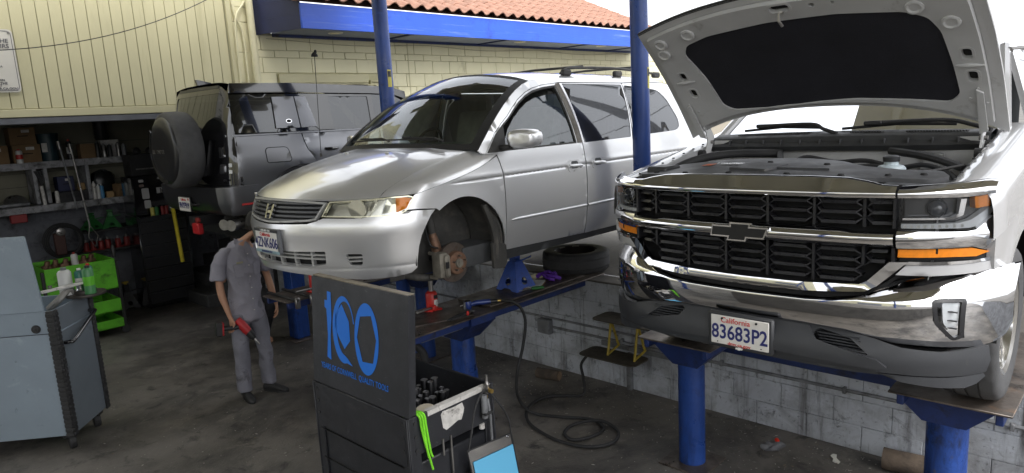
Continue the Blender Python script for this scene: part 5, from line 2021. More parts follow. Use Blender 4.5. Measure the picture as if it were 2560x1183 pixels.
# --- front wheel arch: liner, strut, brake
for sd in (-1, 1):
    b = MB()
    b.grid(lambda u, v: (1.0 + (.43 - .03 * v) * math.cos(math.pi * (1.04 * u - .02)), sd * (.925 - .34 * v), .345 + (.415 - .02 * v) * math.sin(math.pi * (1.04 * u - .02))), 24, 4)
    b.build('arch_liner', m_liner, van)
    MB().panel(lambda a, c: (a, sd * .56, c), [(1.0 + .42 * math.cos(a), .345 + .40 * math.sin(a)) for a in [math.pi * i / 20 for i in range(21)]] + [(.6, .15), (1.42, .15)], (), .1, 0).build('arch_wall', m_liner, van)
S = -1
cx_, cy_, cz_ = 1.02, -.80, .245
ax = Vector((0, -1, 0))
rot = MB().lathe([(.06, -.03), (.148, -.028), (.150, -.026), (.150, -.006), (.148, -.004), (.092, -.004), (.088, .0), (.086, .040), (.080, .046), (.036, .048), (.034, .046)], 48, (cx_, cy_, cz_), ax).build('brake_disc', m_rotor, van)
MB().lathe([(.088, .002), (.0865, .0405), (.0805, .0465), (.034, .0485), (.032, .040)], 40, (cx_, cy_, cz_), ax).build('disc_hat', m_rust, rot)
MB().lathe([(.034, .04), (.034, .060), (.030, .066), (.020, .066), (.018, .072), (0, .074)], 24, (cx_, cy_, cz_), ax).build('hub', m_cal, rot)
for i in range(5):
    a = 2 * math.pi * i / 5 + .3
    p = Vector((cx_ + .057 * math.cos(a), cy_ - .045, cz_ + .057 * math.sin(a)))
    MB().cyl(p, p + ax * .032, .0065, n=8).build('wheel_stud', m_steel, rot)
cal = MB()
cal.box((cx_ - .135, cy_ + .005, cz_ + .005), (.085, .10, .19), .022)
cal.box((cx_ - .115, cy_ - .052, cz_ + .0), (.05, .035, .17), .014)
cal = cal.build('brake_caliper', m_cal, van)
MB().box((cx_ - .13, cy_ - .072, cz_ + .01), (.03, .006, .05), .002).build('pad_window', m_gap, cal)
for dz in (-.09, .09):
    MB().cyl((cx_ - .16, cy_ + .02, cz_ + dz), (cx_ - .16, cy_ + .09, cz_ + dz), .014, n=10).build('slide_pin', m_cal, cal)
st = MB()
st.tube([(cx_ - .06, cy_ + .10, cz_ - .05), (cx_ - .075, cy_ + .11, cz_ + .12), (cx_ - .085, cy_ + .13, cz_ + .22)], [.035, .04, .03], 10)
st.build('knuckle', m_rust, van)
st = MB()
st.cyl((cx_ - .08, cy_ + .12, cz_ + .12), (cx_ - .05, cy_ + .20, cz_ + .40), .030, n=14)
st.lathe([(.03, 0), (.075, .01), (.085, .03), (.04, .04)], 18, (cx_ - .05, cy_ + .20, cz_ + .37), (.1, .2, 1))
st.build('strut', m_liner, van)
co = MB()
co.tube([(cx_ - .05 + .055 * math.cos(t), cy_ + .205 + .055 * math.sin(t), cz_ + .40 + t * .005) for t in [i * .4 for i in range(60)]], .007, 6)
co.build('coil_spring', m_gap, van)
MB().tube(crv([(cx_ - .02, cy_ + .08, cz_ - .10), (cx_ - .18, cy_ + .16, cz_ - .10), (cx_ - .30, cy_ + .30, cz_ - .06)], 5), .028, 10).build('control_arm', m_liner, van)
MB().tube(crv([(cx_ - .10, cy_ + .06, cz_ + .12), (cx_ - .19, cy_ + .03, cz_ + .16), (cx_ - .17, cy_ + .10, cz_ + .26), (cx_ - .16, cy_ + .14, cz_ + .36)], 6), .007, 6).build('brake_hose', m_rub, van)
MB().cyl((cx_, cy_ + .05, cz_), (cx_ - .05, cy_ + .45, cz_ + .03), .024, n=10).build('drive_shaft', m_rub, van)
# hanging liner and mud flap at the back of the arch
for i, (dx, w_) in enumerate(((0, .05), (.045, .035), (.085, .03))):
    MB().tube(crv([(1.25 + dx, -.915 + .02 * i, .66 - .03 * i), (1.315 + dx * .8, -.925, .48), (1.335 + dx * .7, -.93, .34), (1.325 + dx * .8, -.93, .22)], 5), [w_ * .5] * 16, 6).build('splash_guard', m_liner, van)
MB().prism(rnd([(1.285, .36), (1.43, .33), (1.436, .19), (1.40, .145), (1.29, .155)], .02), lambda a, c, d: (a, -.935 + d, c), -.012, .012).build('mud_flap', m_liner, van, recalc=True)

# ================================================================== dark off-roader, seen from behind
m_satin = mat('satin_grey_wrap', (0.21, 0.213, 0.225), 0.32, 0.85)
m_gblk = mat('gloss_black_paint', (0.010, 0.010, 0.012), 0.12, coat=1.0)
m_sblk = mat('satin_black_paint', (0.014, 0.014, 0.016), 0.38, var=0.1, vs=5, coat=0.2)
m_dkgl = glass('black_glass', (0.05, 0.055, 0.06), 0.015, 1.6, 0.6)
DX, DY, DZ = 3.10, 7.83, 1.20
suv = thing('off_roader', 'dark grey boxy off-roader with covered spare wheel on its back', 'off-road car', (DX, DY, DZ))
DW = .83
D = Chart(4.75, DW, .16, 3.0, 2.6, .5, 2.6, 2.2,
          W=[(.3, DW - .02), (.6, DW), (.95, DW + .012), (1.15, DW), (1.25, DW - .025), (1.5, DW - .06), (1.8, DW - .11), (1.92, DW - .14)],
          xn=[(.3, .0), (.9, .0), (1.2, .03), (1.5, .07), (1.8, .13), (1.92, .16)], rr=[(.3, .0), (1.3, .0), (1.9, .1)])


def dpan(name, out, m, side=-1, inxz=True, off=0.0, holes=(), step=0.07, thick=0.012, gap=0.003, parent=None, fine=None, bulge=None):
    cv = (lambda p: (D.s_of_x(p[0]), p[1])) if inxz else (lambda p: p)

    def fn(s, z):
        p = Vector(D(s, z, side))
        o_ = off + (bulge(s, z) if bulge else 0)
        if o_:
            e = 4e-3
            n = (Vector(D(s + e, z, side)) - Vector(D(s - e, z, side))).cross(Vector(D(s, z + e, side)) - Vector(D(s, z - e, side)))
            p += n.normalized() * (o_ if side < 0 else -o_)
        return p
    b = MB()
    b.panel(fn, [cv(p) for p in out], [[cv(p) for p in h] for h in holes], step, thick * (1 if side < 0 else -1), gap, fine)
    if side > 0:
        b.f = [f[::-1] for f in b.f]
    return b.build(name, m, parent or suv, 180)


sc_ = D.s_of_x(.10)          # start of the flank round the corner
arc = [(.86 + .50 * math.cos(a), .50 + .50 * math.sin(a)) for a in [math.radians(2 + 176 * i / 24) for i in range(25)]]
hau = lambda s, z: .030 * math.exp(-((z - 1.02) / .11) ** 2) * math.exp(-((s - D.s_of_x(.80)) / .38) ** 2)
S = -1
for S in (-1, 1):
    q = dpan('quarter_panel', [(.115, 1.362), (.115, .60), (.14, .58), (.34, .58)] + [p for p in reversed(arc)] + [(1.40, .58), (1.40, .80), (1.10, .95), (1.015, 1.045), (.945, 1.16), (.912, 1.312), (.912, 1.345), (.5, 1.355)], m_satin, S, bulge=hau, step=.05)
    dpan('wheel_arch_lip', [p for p in arc] + [(.86 + .47 * math.cos(a), .50 + .47 * math.sin(a)) for a in [math.radians(178 - 176 * i / 24) for i in range(25)]], m_gblk, S, off=.035, step=.05, thick=.04, gap=0, parent=q)
    dpan('rear_door', [(.918, 1.345), (.918, 1.312), (.95, 1.16), (1.02, 1.05), (1.105, .955), (1.40, .80), (1.40, .50), (1.96, .50), (1.96, 1.06), (1.955, 1.335)], m_satin, S, step=.06)
    dpan('front_door', [(1.965, 1.335), (1.97, .50), (2.95, .50), (2.95, 1.31)], m_satin, S, step=.08)
    dpan('front_fender', [(2.96, 1.28), (2.96, .55), (4.70, .55), (4.74, 1.15), (4.5, 1.24)], m_satin, S, step=.12)
    if S < 0:
        fl = rnd([(.445, 1.205), (.71, 1.20), (.72, 1.06), (.70, 1.045), (.46, 1.048), (.445, 1.06)], .05)
        dpan('fuel_flap', fl, m_satin, S, off=.004, step=.05, thick=.01, gap=.003, bulge=hau, parent=q)
        dpan('flap_gap', inset(fl, -.006), m_gap, S, off=.0015, step=.05, thick=.0, gap=0, bulge=hau, parent=q)
    # glasshouse
    b = MB()
    b.grid(lambda u, v: Vector(D(D.s_of_x(.05 + 2.9 * u), 1.338 - .018 * u + .030 * v, S)) + Vector((0, S * (.010 if .2 < v < .8 else -.004), 0)), 40, 4)
    b.build('belt_strip', m_satin, suv)
    dpan('side_glass', [(.075, 1.78), (.06, 1.38), (.5, 1.368), (.92, 1.358), (1.95, 1.348), (2.72, 1.325), (2.40, 1.66), (2.25, 1.735), (1.9, 1.752), (1.0, 1.775)], m_dkgl, S, off=-.004, step=.1, thick=.01)
    w2 = dpan('window_frame', [(.93, 1.755), (1.02, 1.77), (1.93, 1.75), (1.93, 1.350), (1.15, 1.360), (1.10, 1.40)], m_gblk, S, off=.004, step=.06, holes=[rnd([(1.32, 1.735), (1.86, 1.726), (1.855, 1.34), (1.335, 1.352)], .015)])
    dpan('signature_panel', [(.625, 1.742), (.885, 1.744), (.905, 1.397), (.615, 1.404)], m_satin, S, off=.012, step=.06, thick=.02, gap=.002)
    dpan('signature_panel', [(.895, 1.744), (1.035, 1.738), (1.115, 1.402), (.915, 1.397)], m_satin, S, off=.012, step=.06, thick=.02, gap=.002)
    dpan('badge', ring(.775, 1.475, .035, .022, 20), m_chrome, S, off=.018, step=.03, thick=.006, gap=0)
    dpan('badge_field', ring(.775, 1.475, .029, .017, 20), m_gap, S, off=.019, step=.03, thick=.001, gap=0)
    dpan('roof_side', [(.065, 1.79), (1.0, 1.782), (1.9, 1.76), (2.25, 1.742), (2.45, 1.68), (2.45, 1.78), (2.2, 1.845), (.9, 1.895), (.10, 1.895)], m_gblk, S, step=.06)
    P = [Vector(D(D.s_of_x(1.17 + .16 * t), 1.146, S)) + Vector((0, S * .035 * math.sin(math.pi * t), 0)) for t in [i / 6 for i in range(7)]]
    MB().tube(P, .016, 8).build('door_handle', m_gblk, suv)
# roof
b = MB()


def sroof(u, v):
    x = .20 + 2.15 * v
    w = 1 - 2 * u
    hw = DW - .135 + .0 * v
    return (x + .06 * (1 - w * w) * 0, hw * w * (1 - .02 * v), 1.885 - .020 * v + .035 * (1 - w ** 4) - .06 * max(0, v - .85) / .15)


b.grid(sroof, 14, 16)
b.build('roof', m_gblk, suv)
b = MB()
b.grid(lambda u, v: (2.3 + .55 * v, (DW - .15 + .06 * v) * (1 - 2 * u), 1.83 - .55 * v), 6, 4)
b.build('windscreen', m_dkgl, suv)
b = MB()
b.grid(lambda u, v: (2.85 + 1.85 * v, (DW - .05) * (1 - 2 * u), 1.27 - .03 * v + .02 * (1 - (1 - 2 * u) ** 4)), 6, 6)
b.build('bonnet', m_satin, suv)
b = MB()
for k, (w, h) in enumerate(((0, 0),)):
    b.prism([(.16, 1.915), (.36, 1.915), (.30, 1.945), (.17, 1.975), (.145, 1.975)], lambda a, c, d: (a, d, c), -.02, .02)
b.build('roof_fin', m_gblk, suv, recalc=True)
# rear face
ro = [(-.80, 1.80), (-.66, 1.87), (-.3, 1.89), (.3, 1.89), (.66, 1.87), (.80, 1.80), (.87, 1.36), (.90, .80), (-.90, .80), (-.87, 1.36)]
rg = rnd([(-.69, 1.80), (.69, 1.80), (.66, 1.39), (-.66, 1.39)], .06)
rp = dpan('rear_door_panel', ro, m_gblk, -1, False, holes=[rg], step=.06)
dpan('rear_window', inset(rg, -.004), m_dkgl, -1, False, off=-.006, step=.1, thick=0, gap=0, parent=rp)
dpan('spoiler', [(-.60, 1.885), (.60, 1.885), (.62, 1.85), (-.62, 1.85)], m_sblk, -1, False, off=.006, step=.08, thick=.02, parent=rp)
for sg in (-1, 1):
    for z0, z1 in ((1.13, 1.245), (.965, 1.065)):
        tl = dpan('tail_lamp', rnd([(sg * .60, z1), (sg * .69, z1), (sg * .69, z0), (sg * .60, z0)], .018), m_chrome, -1, False, off=.008, step=.03, thick=.02, gap=0)
        dpan('lamp_glass', rnd([(sg * .61, z1 - .012), (sg * .68, z1 - .012), (sg * .68, z0 + .012), (sg * .61, z0 + .012)], .012), mat('smoked_lamp', (.055, .055, .06), .12, coat=1), -1, False, off=.012, step=.03, thick=.004, gap=0, parent=tl)
    for z0, z1 in ((1.035, 1.072), (.968, 1.005)):
        dpan('reflector', rnd([(sg * .745, z1), (sg * .785, z1), (sg * .785, z0), (sg * .745, z0)], .008), m_lip, -1, False, off=.006, step=.03, thick=.006, gap=0)
    b = MB()
    b.box((.02, sg * .72, .90), (.02, .05, .02), .004)
    b.build('lamp_trim', m_sblk, suv)
# bumper
BP = [(.30, -.885), (.12, -.89), (.02, -.875), (-.05, -.83), (-.10, -.74), (-.12, -.60), (-.125, -.2), (-.125, .2), (-.12, .60), (-.10, .74), (-.05, .83), (.02, .875), (.12, .89), (.30, .885)]
BZ = [(.0, .835), (-.0, .825), (-.0, .80), (.012, .66), (.045, .57), (.09, .535), (.16, .53)]


def bump_fn(i0, i1):
    def fn(u, v):
        p = poly_at([(a, c, 0) for a, c in BP[i0:i1]], u)
        q = poly_at([(a, 0, c) for a, c in BZ], v)
        k = 1 - q.x * .9 / .35
        return Vector((p.x + q.x * (1 if abs(p.y) < .85 else .1), p.y * (1 - q.x * .35), q.z))
    return fn


b = MB()
b.grid(bump_fn(4, 10), 30, 12)
b.add([(-.12, -.74, .826), (-.12, .74, .826), (.1, .80, .83), (.1, -.80, .83)], [(0, 1, 2, 3)])
bb = b.build('bumper', m_sblk, suv, 35)
for i0, i1 in ((0, 5), (9, 14)):
    b = MB()
    b.grid(bump_fn(i0, i1), 16, 12)
    sg = -1 if i0 == 0 else 1
    b.add([(-.10, sg * .74, .836), (-.05, sg * .83, .836), (.02, sg * .875, .836), (.12, sg * .89, .836), (.30, sg * .885, .836), (.30, sg * .74, .836)], [(0, 1, 2, 3, 4, 5)])
    b.build('bumper_corner', m_satin, bb, 35)
    MB().box((.17, sg * .893, .645), (.16, .012, .022), .003).build('side_marker', m_red, bb)
pl = MB()
pl.box((-.135, .0, .64), (.02, .32, .165), .006)
pl = pl.build('plate_frame', m_black, suv)
MB().box((-.147, .0, .64), (.004, .30, .15), .002).build('plate', m_plw, pl)
PT = lambda y, z: axes((-.1505, y, z), (0, -1, 0), (0, 0, 1))
text('number', '9NYF919', .088, m_navy, pl, PT(0, .625), sx=.78, bold=.0028)
text('state_name', 'California', .036, m_red, pl, PT(.01, .690), bold=.0004)
MB().box((-.149, -.12, .697), (.003, .03, .022)).build('sticker', m_red, pl)
MB().tube([(-.14, -.28, .66), (-.19, -.30, .655), (-.19, -.38, .655), (-.14, -.40, .66)], .010, 8).build('tow_eye', m_black, suv)
# hitch and exhaust
b = MB()
b.box((.08, 0, .44), (.35, .16, .12), .02)
b.build('hitch', m_black, suv)
b = MB()
b.tube([(.25, -.42, .42), (.02, -.55, .42)], [.05, .06], 14)
b.tube([(.25, -.58, .42), (.03, -.70, .42)], [.05, .06], 14)
b.build('exhaust_tip', m_steel, suv)
MB().cyl((.28, -.15, .42), (.28, -.75, .42), .085, n=16).build('silencer', m_steel, suv)
MB().box((2.4, 0, .40), (4.2, 1.5, .36)).build('underbody', m_gap, suv)
# spare wheel in its cover
sy, sz = -.17, 1.235
sp = MB()
sp.lathe([(0, .005), (.22, .010), (.305, .0), (.335, -.012), (.352, -.035), (.352, -.05)], 56, (-.36, sy, sz), (-1, 0, 0)).build('spare_cover', m_sblk, suv)
sp = suv.children[-1]
MB().lathe([(.352, -.03), (.385, -.045), (.402, -.075), (.405, -.20), (.395, -.26), (.37, -.29), (.20, -.29)], 56, (-.36, sy, sz), (-1, 0, 0)).build('tyre_band', m_tyre, sp)
b = MB()
b.panel(lambda a, c: (-.366, sy + a, sz + c), [(math.cos(t) * .345, math.sin(t) * .345) for t in [math.radians(-100 + 140 * i / 20) for i in range(21)]] + [(math.cos(t) * .30, math.sin(t) * .30) for t in [math.radians(40 - 140 * i / 20) for i in range(21)]], (), .05, -.004)
b.build('gloss_ring', m_gblk, sp)
text('lettering', 'DEFENDER', .058, m_steel, sp, axes((-.374, sy + .07, sz - .01), (0, -1, 0), (0, 0, 1)), sx=1.15, bold=.001, extr=.002)
MB().box((-.04, sy, sz - .1), (.12, .3, .4), .02).build('spare_carrier', m_sblk, suv)
for S in (-1, 1):
    for x in (.86, 3.85):
        w = MB()
        tyre(w, .395, .25, .255, n=48, c=(x, S * .70, .395))
        w = w.build('wheel', m_tyre, suv, 45)
        MB().lathe([(.255, -.1), (.255, .1), (.24, .11), (.2, .05), (0, .05)], 24, (x, S * .70, .395), (0, S, 0)).build('rim', m_sblk, w)

# ================================================================== drive-on racks
def rack(name_label, x0, x1, y0, y1, zt, post, r, kind='round', head=True):
    t = thing('drive_on_rack', name_label, 'car rack', ((x0 + x1) / 2, (y0 + y1) / 2, 0))
    cx, cy = (x0 + x1) / 2, (y0 + y1) / 2
    px, py = post[0] - cx, post[1] - cy
    MB().box((0, 0, zt - .006), (x1 - x0, y1 - y0, .012), .003).build('deck_plate', m_plate, t)
    hw = (y1 - y0) / 2
    if kind == 'round':
        MB().cyl((px, py, .012), (px, py, zt - .20), r, n=28).build('post', m_bluep, t)
        MB().box((px, py, .006), (.36, .36, .012), .003).build('base_plate', m_plate, t)
    else:
        MB().box((px, py, zt / 2 - .05), (.17, .19, zt - .10), .008).build('post', m_bluep, t)
        MB().box((px, py, .006), (.28, .34, .012), .003).build('base_plate', m_plate, t)
    if head:
        b = MB()
        a, c = r * 1.02, hw * .96
        zb, zt2 = zt - .24, zt - .075
        vs = [(px - a, py - a, zb), (px + a, py - a, zb), (px + a, py + a, zb), (px - a, py + a, zb),
              (px - a * 1.3, py - c, zt2), (px + a * 1.3, py - c, zt2), (px + a * 1.3, py + c, zt2), (px - a * 1.3, py + c, zt2),
              (px - a * 1.3, py - c, zt - .013), (px + a * 1.3, py - c, zt - .013), (px + a * 1.3, py + c, zt - .013), (px - a * 1.3, py + c, zt - .013)]
        b.add(vs, [(3, 2, 1, 0), (0, 1, 5, 4), (1, 2, 6, 5), (2, 3, 7, 6), (3, 0, 4, 7), (4, 5, 9, 8), (5, 6, 10, 9), (6, 7, 11, 10), (7, 4, 8, 11)])
        b.build('flared_head', m_blued, t, ang=20)
    for s in (-1, 1):
        MB().box((0, s * hw * .8, zt - .045), (x1 - x0 - .05, .035, .06), .004).build('edge_angle', m_blued, t)
    return t


UPZ = 1.012
rk = rack('blue rack post with flared head left of the truck number plate', 3.95, XW + .25, 2.08, 2.64, UPZ, (4.275, 2.40), .095)
rk2 = rack('blue rack post with flared head under the right truck wheel', 3.93, XW + .25, .46, 1.02, UPZ, (4.30, .80), .105)
t = thing('cross_beam', 'dark blue beam joining the two truck rack posts', 'beam', (4.46, 1.6, .90))
MB().box((0, 0, 0), (.10, 1.5, .11), .006).build('beam', m_blued, t)
vr = rack('blue rack under the van with tools lying on its plate', 2.92, XW + .25, 3.98, 4.56, UPZ, (3.74, 4.27), .104)
MB().cyl((3.74 - vr.location.x, 4.27 - vr.location.y, .012), (3.74 - vr.location.x, 4.27 - vr.location.y, .47), .113, n=28).build('sleeve', m_bluep, vr)
MB().box((3.45 - vr.location.x, 4.13 - vr.location.y, UPZ - .09), (.55, .05, .05), .004).build('grey_rail', m_zinc, vr)
MB().box((4.55 - vr.location.x, .0, UPZ + .010), (1.3, .42, .014), .003).build('top_sheet', m_plate, vr)
vl = rack('rack plate with clamps beside the standing mechanic', 2.90, XW + .25, 5.66, 6.12, 1.055, (4.6, 5.85), .09)
for x in (-1.20, -1.05):
    b = MB()
    b.box((x + .02, -.02, 1.066), (.03, .56, .02), .004)
    b.build('clamp_bar', m_black, vl)
    b = MB()
    b.box((x + .02, -.285, 1.04), (.045, .03, .10), .006)
    b.build('clamp_jaw', m_steel, vl)
t = thing('rack_post', 'square blue steel post behind the mechanic', 'post', (4.10, 7.75, 0))
MB().box((0, 0, .58), (.18, .20, 1.12), .008).build('shaft', m_bluep, t)
MB().box((0, 0, .008), (.30, .34, .016), .003).build('base_plate', m_plate, t)
MB().box((.2, 0, 1.165), (1.4, .5, .02), .004).build('deck_plate', m_plate, t)
b = MB()
b.box((0.1, 0, 1.10), (.6, .12, .10), .006)
b.build('head_beam', m_blued, t)

# ================================================================== black tool chest with its lid up
m_tbk = mat('scuffed_black_paint', (0.021, 0.022, 0.026), 0.42, var=0.25, vs=5, rvar=0.12, bump=0.05, bs=60, dirt=[((0.055, 0.055, 0.058), 0.10, 3.5, (1, 1, 2)), ((0.30, 0.30, 0.31), 0.03, 22, (1, 1, 6))])
m_tin = mat('chest_inside', (0.008, 0.008, 0.009), 0.35, var=0.3, vs=6)
m_cblue = mat('bright_blue_print', (0.005, 0.17, 0.72), 0.5)
m_tape = mat('worn_white_tape', (0.60, 0.58, 0.55), 0.7, var=0.2, vs=20, dirt=((0.08, 0.07, 0.06), 0.2, 18, None))
m_lime = mat('lime_webbing', (0.22, 0.72, 0.03), 0.6, var=0.15, vs=20)
m_brass = mat('brass', (0.55, 0.38, 0.12), 0.35, 0.9)
t = thing('tool_chest', 'black rolling tool chest with its lid standing open', 'tool chest', (2.10, 2.90, 0))
BX, BY = .66, .98
b = MB()
b.box((BX / 2, BY / 2, .42), (BX - .03, BY - .03, .58), .008)
b.build('cabinet', m_tbk, t)
for c, d in (((.008, BY / 2, .855), (.016, BY - .06, .29)), ((BX - .008, BY / 2, .855), (.016, BY - .06, .29)), ((BX / 2, .008, .885), (BX - .08, .016, .23)), ((BX / 2, BY - .008, .855), (BX - .06, .016, .29))):
    MB().box(c, d, .003).build('tray_wall', m_tbk, t)
MB().box((BX / 2, BY / 2, .79), (BX - .06, BY - .06, .02)).build('tray_floor', m_tin, t)
MB().box((BX / 2, .022, .45), (BX - .12, .008, .5)).build('side_recess', m_tin, t)
for x, y in ((.02, .02), (BX - .02, .02), (.02, BY - .02), (BX - .02, BY - .02)):
    sx, sy_ = (1 if x > .3 else -1), (1 if y > .4 else -1)
    b = MB()
    b.box((x + sx * .012, y - sy_ * .018, .50), (.012, .085, 1.0), .003)
    b.box((x - sx * .018, y + sy_ * .012, .50), (.085, .012, 1.0), .003)
    p = b.build('corner_post', m_tbk, t)
    for z in (.96, .88, .80):
        MB().cyl((x + sx * .018, y - sy_ * .03, z), (x + sx * .024, y - sy_ * .03, z), .012, n=10).build('bolt', m_rub, p)
        MB().cyl((x - sx * .03, y + sy_ * .018, z), (x - sx * .03, y + sy_ * .024, z), .012, n=10).build('bolt', m_rub, p)
for z in (.70, .50, .30):
    MB().box((-.004, BY / 2, z), (.012, BY - .12, .004)).build('seam', m_tin, t)
for x in (.07, BX - .07):
    for y in (.08, BY - .08):
        w = MB().lathe([(.02, -.02), (.06, -.018), (.065, -.01), (.065, .01), (.06, .018), (.02, .02)], 18, (x, y, .065), (1, 0, 0)).build('caster', m_rub, t)
        MB().box((x, y, .115), (.06, .06, .03), .004).build('caster_fork', m_steel, w)
# lid
def lidp(y, z, d=0.0):
    return (.01 + .09 * (z - 1.0) - d, y, z)


b = MB()
b.prism(rnd([(-.005, 1.003), (-.005, 1.682), (BY - .005, 1.677), (BY - .005, 1.003)], .008), lambda a, c, d: lidp(a, c, -d), .0, .014)
lid = b.build('lid', m_tbk, t, recalc=True)
for y0, dd in ((-.0, .035), (BY - .008, .035)):
    b = MB()
    b.prism([(1.01, .014), (1.675, .014), (1.675, .05), (1.01, .05)], lambda z, e, d: (lidp(y0 + d, z)[0] + e, y0 + d, z), -.003, .003)
    b.build('lid_flange', m_tbk, lid, recalc=True)
b = MB()
b.box((.01 + .09 * .68 + .03, BY / 2, 1.681), (.045, BY - .01, .006), .001)
b.build('lid_flange', mat('bare_edge', (.30, .26, .20), .5, .4, var=.3, vs=10), lid)
# printed emblem: 1, a wrench-shaped 0 and a nut-shaped 0  (u runs to the right seen from the front, i.e. -y)
LU = lambda u: .835 - u          # u=0 at the left of the print


def pr(name, outline, holes=()):
    b = MB()
    b.panel(lambda a, c: lidp(LU(a), c, .0022), outline, holes, .05, 0, 0, .02)
    return b.build(name, m_cblue, lid)


pr('digit', [(.010, 1.545), (.010, 1.500), (.030, 1.490), (.042, 1.330), (.030, 1.190), (.075, 1.178), (.072, 1.330), (.085, 1.430), (.082, 1.600), (.040, 1.604), (.040, 1.545)])
oc = [(.215 + .115 * math.cos(a), 1.395 + .205 * math.sin(a)) for a in [math.radians(-75 + 345 * i / 48) for i in range(49)]]
ic = [(.228 + .093 * math.cos(a), 1.405 + .160 * math.sin(a)) for a in [math.radians(270 - 345 * i / 48) for i in range(49)]]
pr('digit', [(.215 + .118 * math.cos(a), 1.390 + .205 * math.sin(a)) for a in [math.radians(15 + 270 * i / 40) for i in range(41)]] + [(.31, 1.185), (.275, 1.208), (.255, 1.222)] + [(.232 + .090 * math.cos(a), 1.400 + .165 * math.sin(a)) for a in [math.radians(265 - 250 * i / 40) for i in range(41)]])
pr('digit', [(.128, 1.47), (.20, 1.545), (.275, 1.450), (.285, 1.335), (.225, 1.275), (.165, 1.335), (.120, 1.400)])
pr('digit', ring(.452, 1.375, .120, .212, 44), [[(.392, 1.500), (.500, 1.520), (.548, 1.385), (.515, 1.245), (.410, 1.235), (.357, 1.370)]])
text('lettering', 'YEARS OF CORNWELL  QUALITY TOOLS', .050, m_cblue, lid, axes(lidp(LU(.31), 1.128, .003), (0, -1, 0), (.09, 0, 1)), sx=.74, space=1.04, extr=.0003, bold=.0004)
# details on the chest side
b = MB()
b.add([(.14, -.004, 1.000), (.14, -.004, .972), (.60, -.004, .976), (.60, -.004, 1.002), (.14, .03, 1.004), (.60, .03, 1.004)], [(0, 1, 2, 3), (0, 3, 5, 4)])
b.build('edge_tape', m_tape, t)
b = MB()
b.panel(lambda a, c: (a, -.003, c), [(.235, .945), (.25, .962), (.33, .958), (.40, .962), (.412, .925), (.405, .900), (.385, .862), (.36, .868), (.30, .850), (.268, .842), (.245, .862)], (), .05, .002)
b.build('old_label', m_tape, t)
b = MB()
b.panel(lambda a, c: (a, .016, c), [(.05, .83), (BX - .05, .83), (BX - .05, .82), (.05, .82)], (), .2, 0)
b.build('band_edge', m_tin, t)
MB().lathe([(.020, 0), (.022, .006), (.012, .010), (.008, .03), (0, .034)], 16, (BX - .17, BY - .024, .93), (0, -1, 0)).build('lid_catch', m_steel, t)
for x, z0 in ((.235, .70), (.295, .42)):
    MB().cyl((x, -.004, .80), (x, -.004, z0), .007, n=8).build('hanging_bar', m_steel, t)
MB().cyl((.545, .0, .775), (.545, .0, .745), .018, n=12).build('socket_end', m_tape, t)
m_sock = mat('black_socket', (.020, .020, .022), .38, .6, var=.2, vs=20)
m_sockr = mat('socket_rim', (.50, .50, .52), .3, .9)
# impact sockets standing in the tray
k = 0
so = None
for i in range(6):
    for j in range(6):
        x = .20 + .062 * i + rng.uniform(-.008, .008)
        y = .22 + .062 * j + rng.uniform(-.008, .008) + (.03 if i % 2 else 0)
        if x + y * .35 > .66 or x + y < .38:
            continue
        r = rng.choice((.018, .021, .025))
        hgt = rng.choice((.12, .14, .17)) + .02
        s = thing('socket', 'black impact socket standing in the open tool chest tray', 'socket', (2.10 + x, 2.90 + y, .802), 0, 'impact sockets in the chest tray')
        MB().lathe([(r, 0), (r, hgt - .004), (r - .002, hgt)], 14).build('body', m_sock, s)
        MB().lathe([(r - .002, hgt + .0005), (r - .005, hgt + .001), (r - .006, hgt - .03), (0, hgt - .03)], 14).build('mouth', m_sockr, s)
s = thing('wrench', 'long steel combination wrench lying in the tool chest tray', 'wrench', (2.10, 2.90, .83))
MB().tube([(.28, .70, .02), (.50, .38, .0)], .008, 8).build('shank', m_steel, s)
MB().lathe([(.012, -.006), (.022, -.006), (.022, .006), (.012, .006)], 16, (.515, .36, 0), (0, 0, 1)).build('ring_end', m_steel, s)
s = thing('lid_cap', 'round cream plastic lid resting on the chest sockets', 'lid', (2.10 + .20, 2.90 + .10, .955))
MB().lathe([(0, .006), (.060, .006), (.066, 0), (.064, -.006), (0, -.006)], 28, axis=(-.25, -.1, 1)).build('disc', mat('cream_plastic', (.62, .56, .44), .5), s)
# lime straps
for k, (x0, dx, zb, lab) in enumerate(((.075, .05, .66, 'longest lime green strap hanging over the tool chest corner'), (.092, .012, .74, 'short lime green strap hanging beside the longest one'), (.108, .022, .735, 'lime green strap hanging furthest right on the chest'))):
    s = thing('strap', lab, 'strap', (2.10, 2.90, 0))
    P = crv([(x0 - .04, .09, .985), (x0 - .01, .03, 1.008), (x0, -.012, .995), (x0 + .005, -.016, .93), (x0 + .008 + dx * .2, -.018, .85), (x0 + .01 + dx * .5, -.02, .77), (x0 + dx + .01, -.02, zb)], 5)
    MB().tube(P, .0065, 6).build('webbing', m_lime, s)
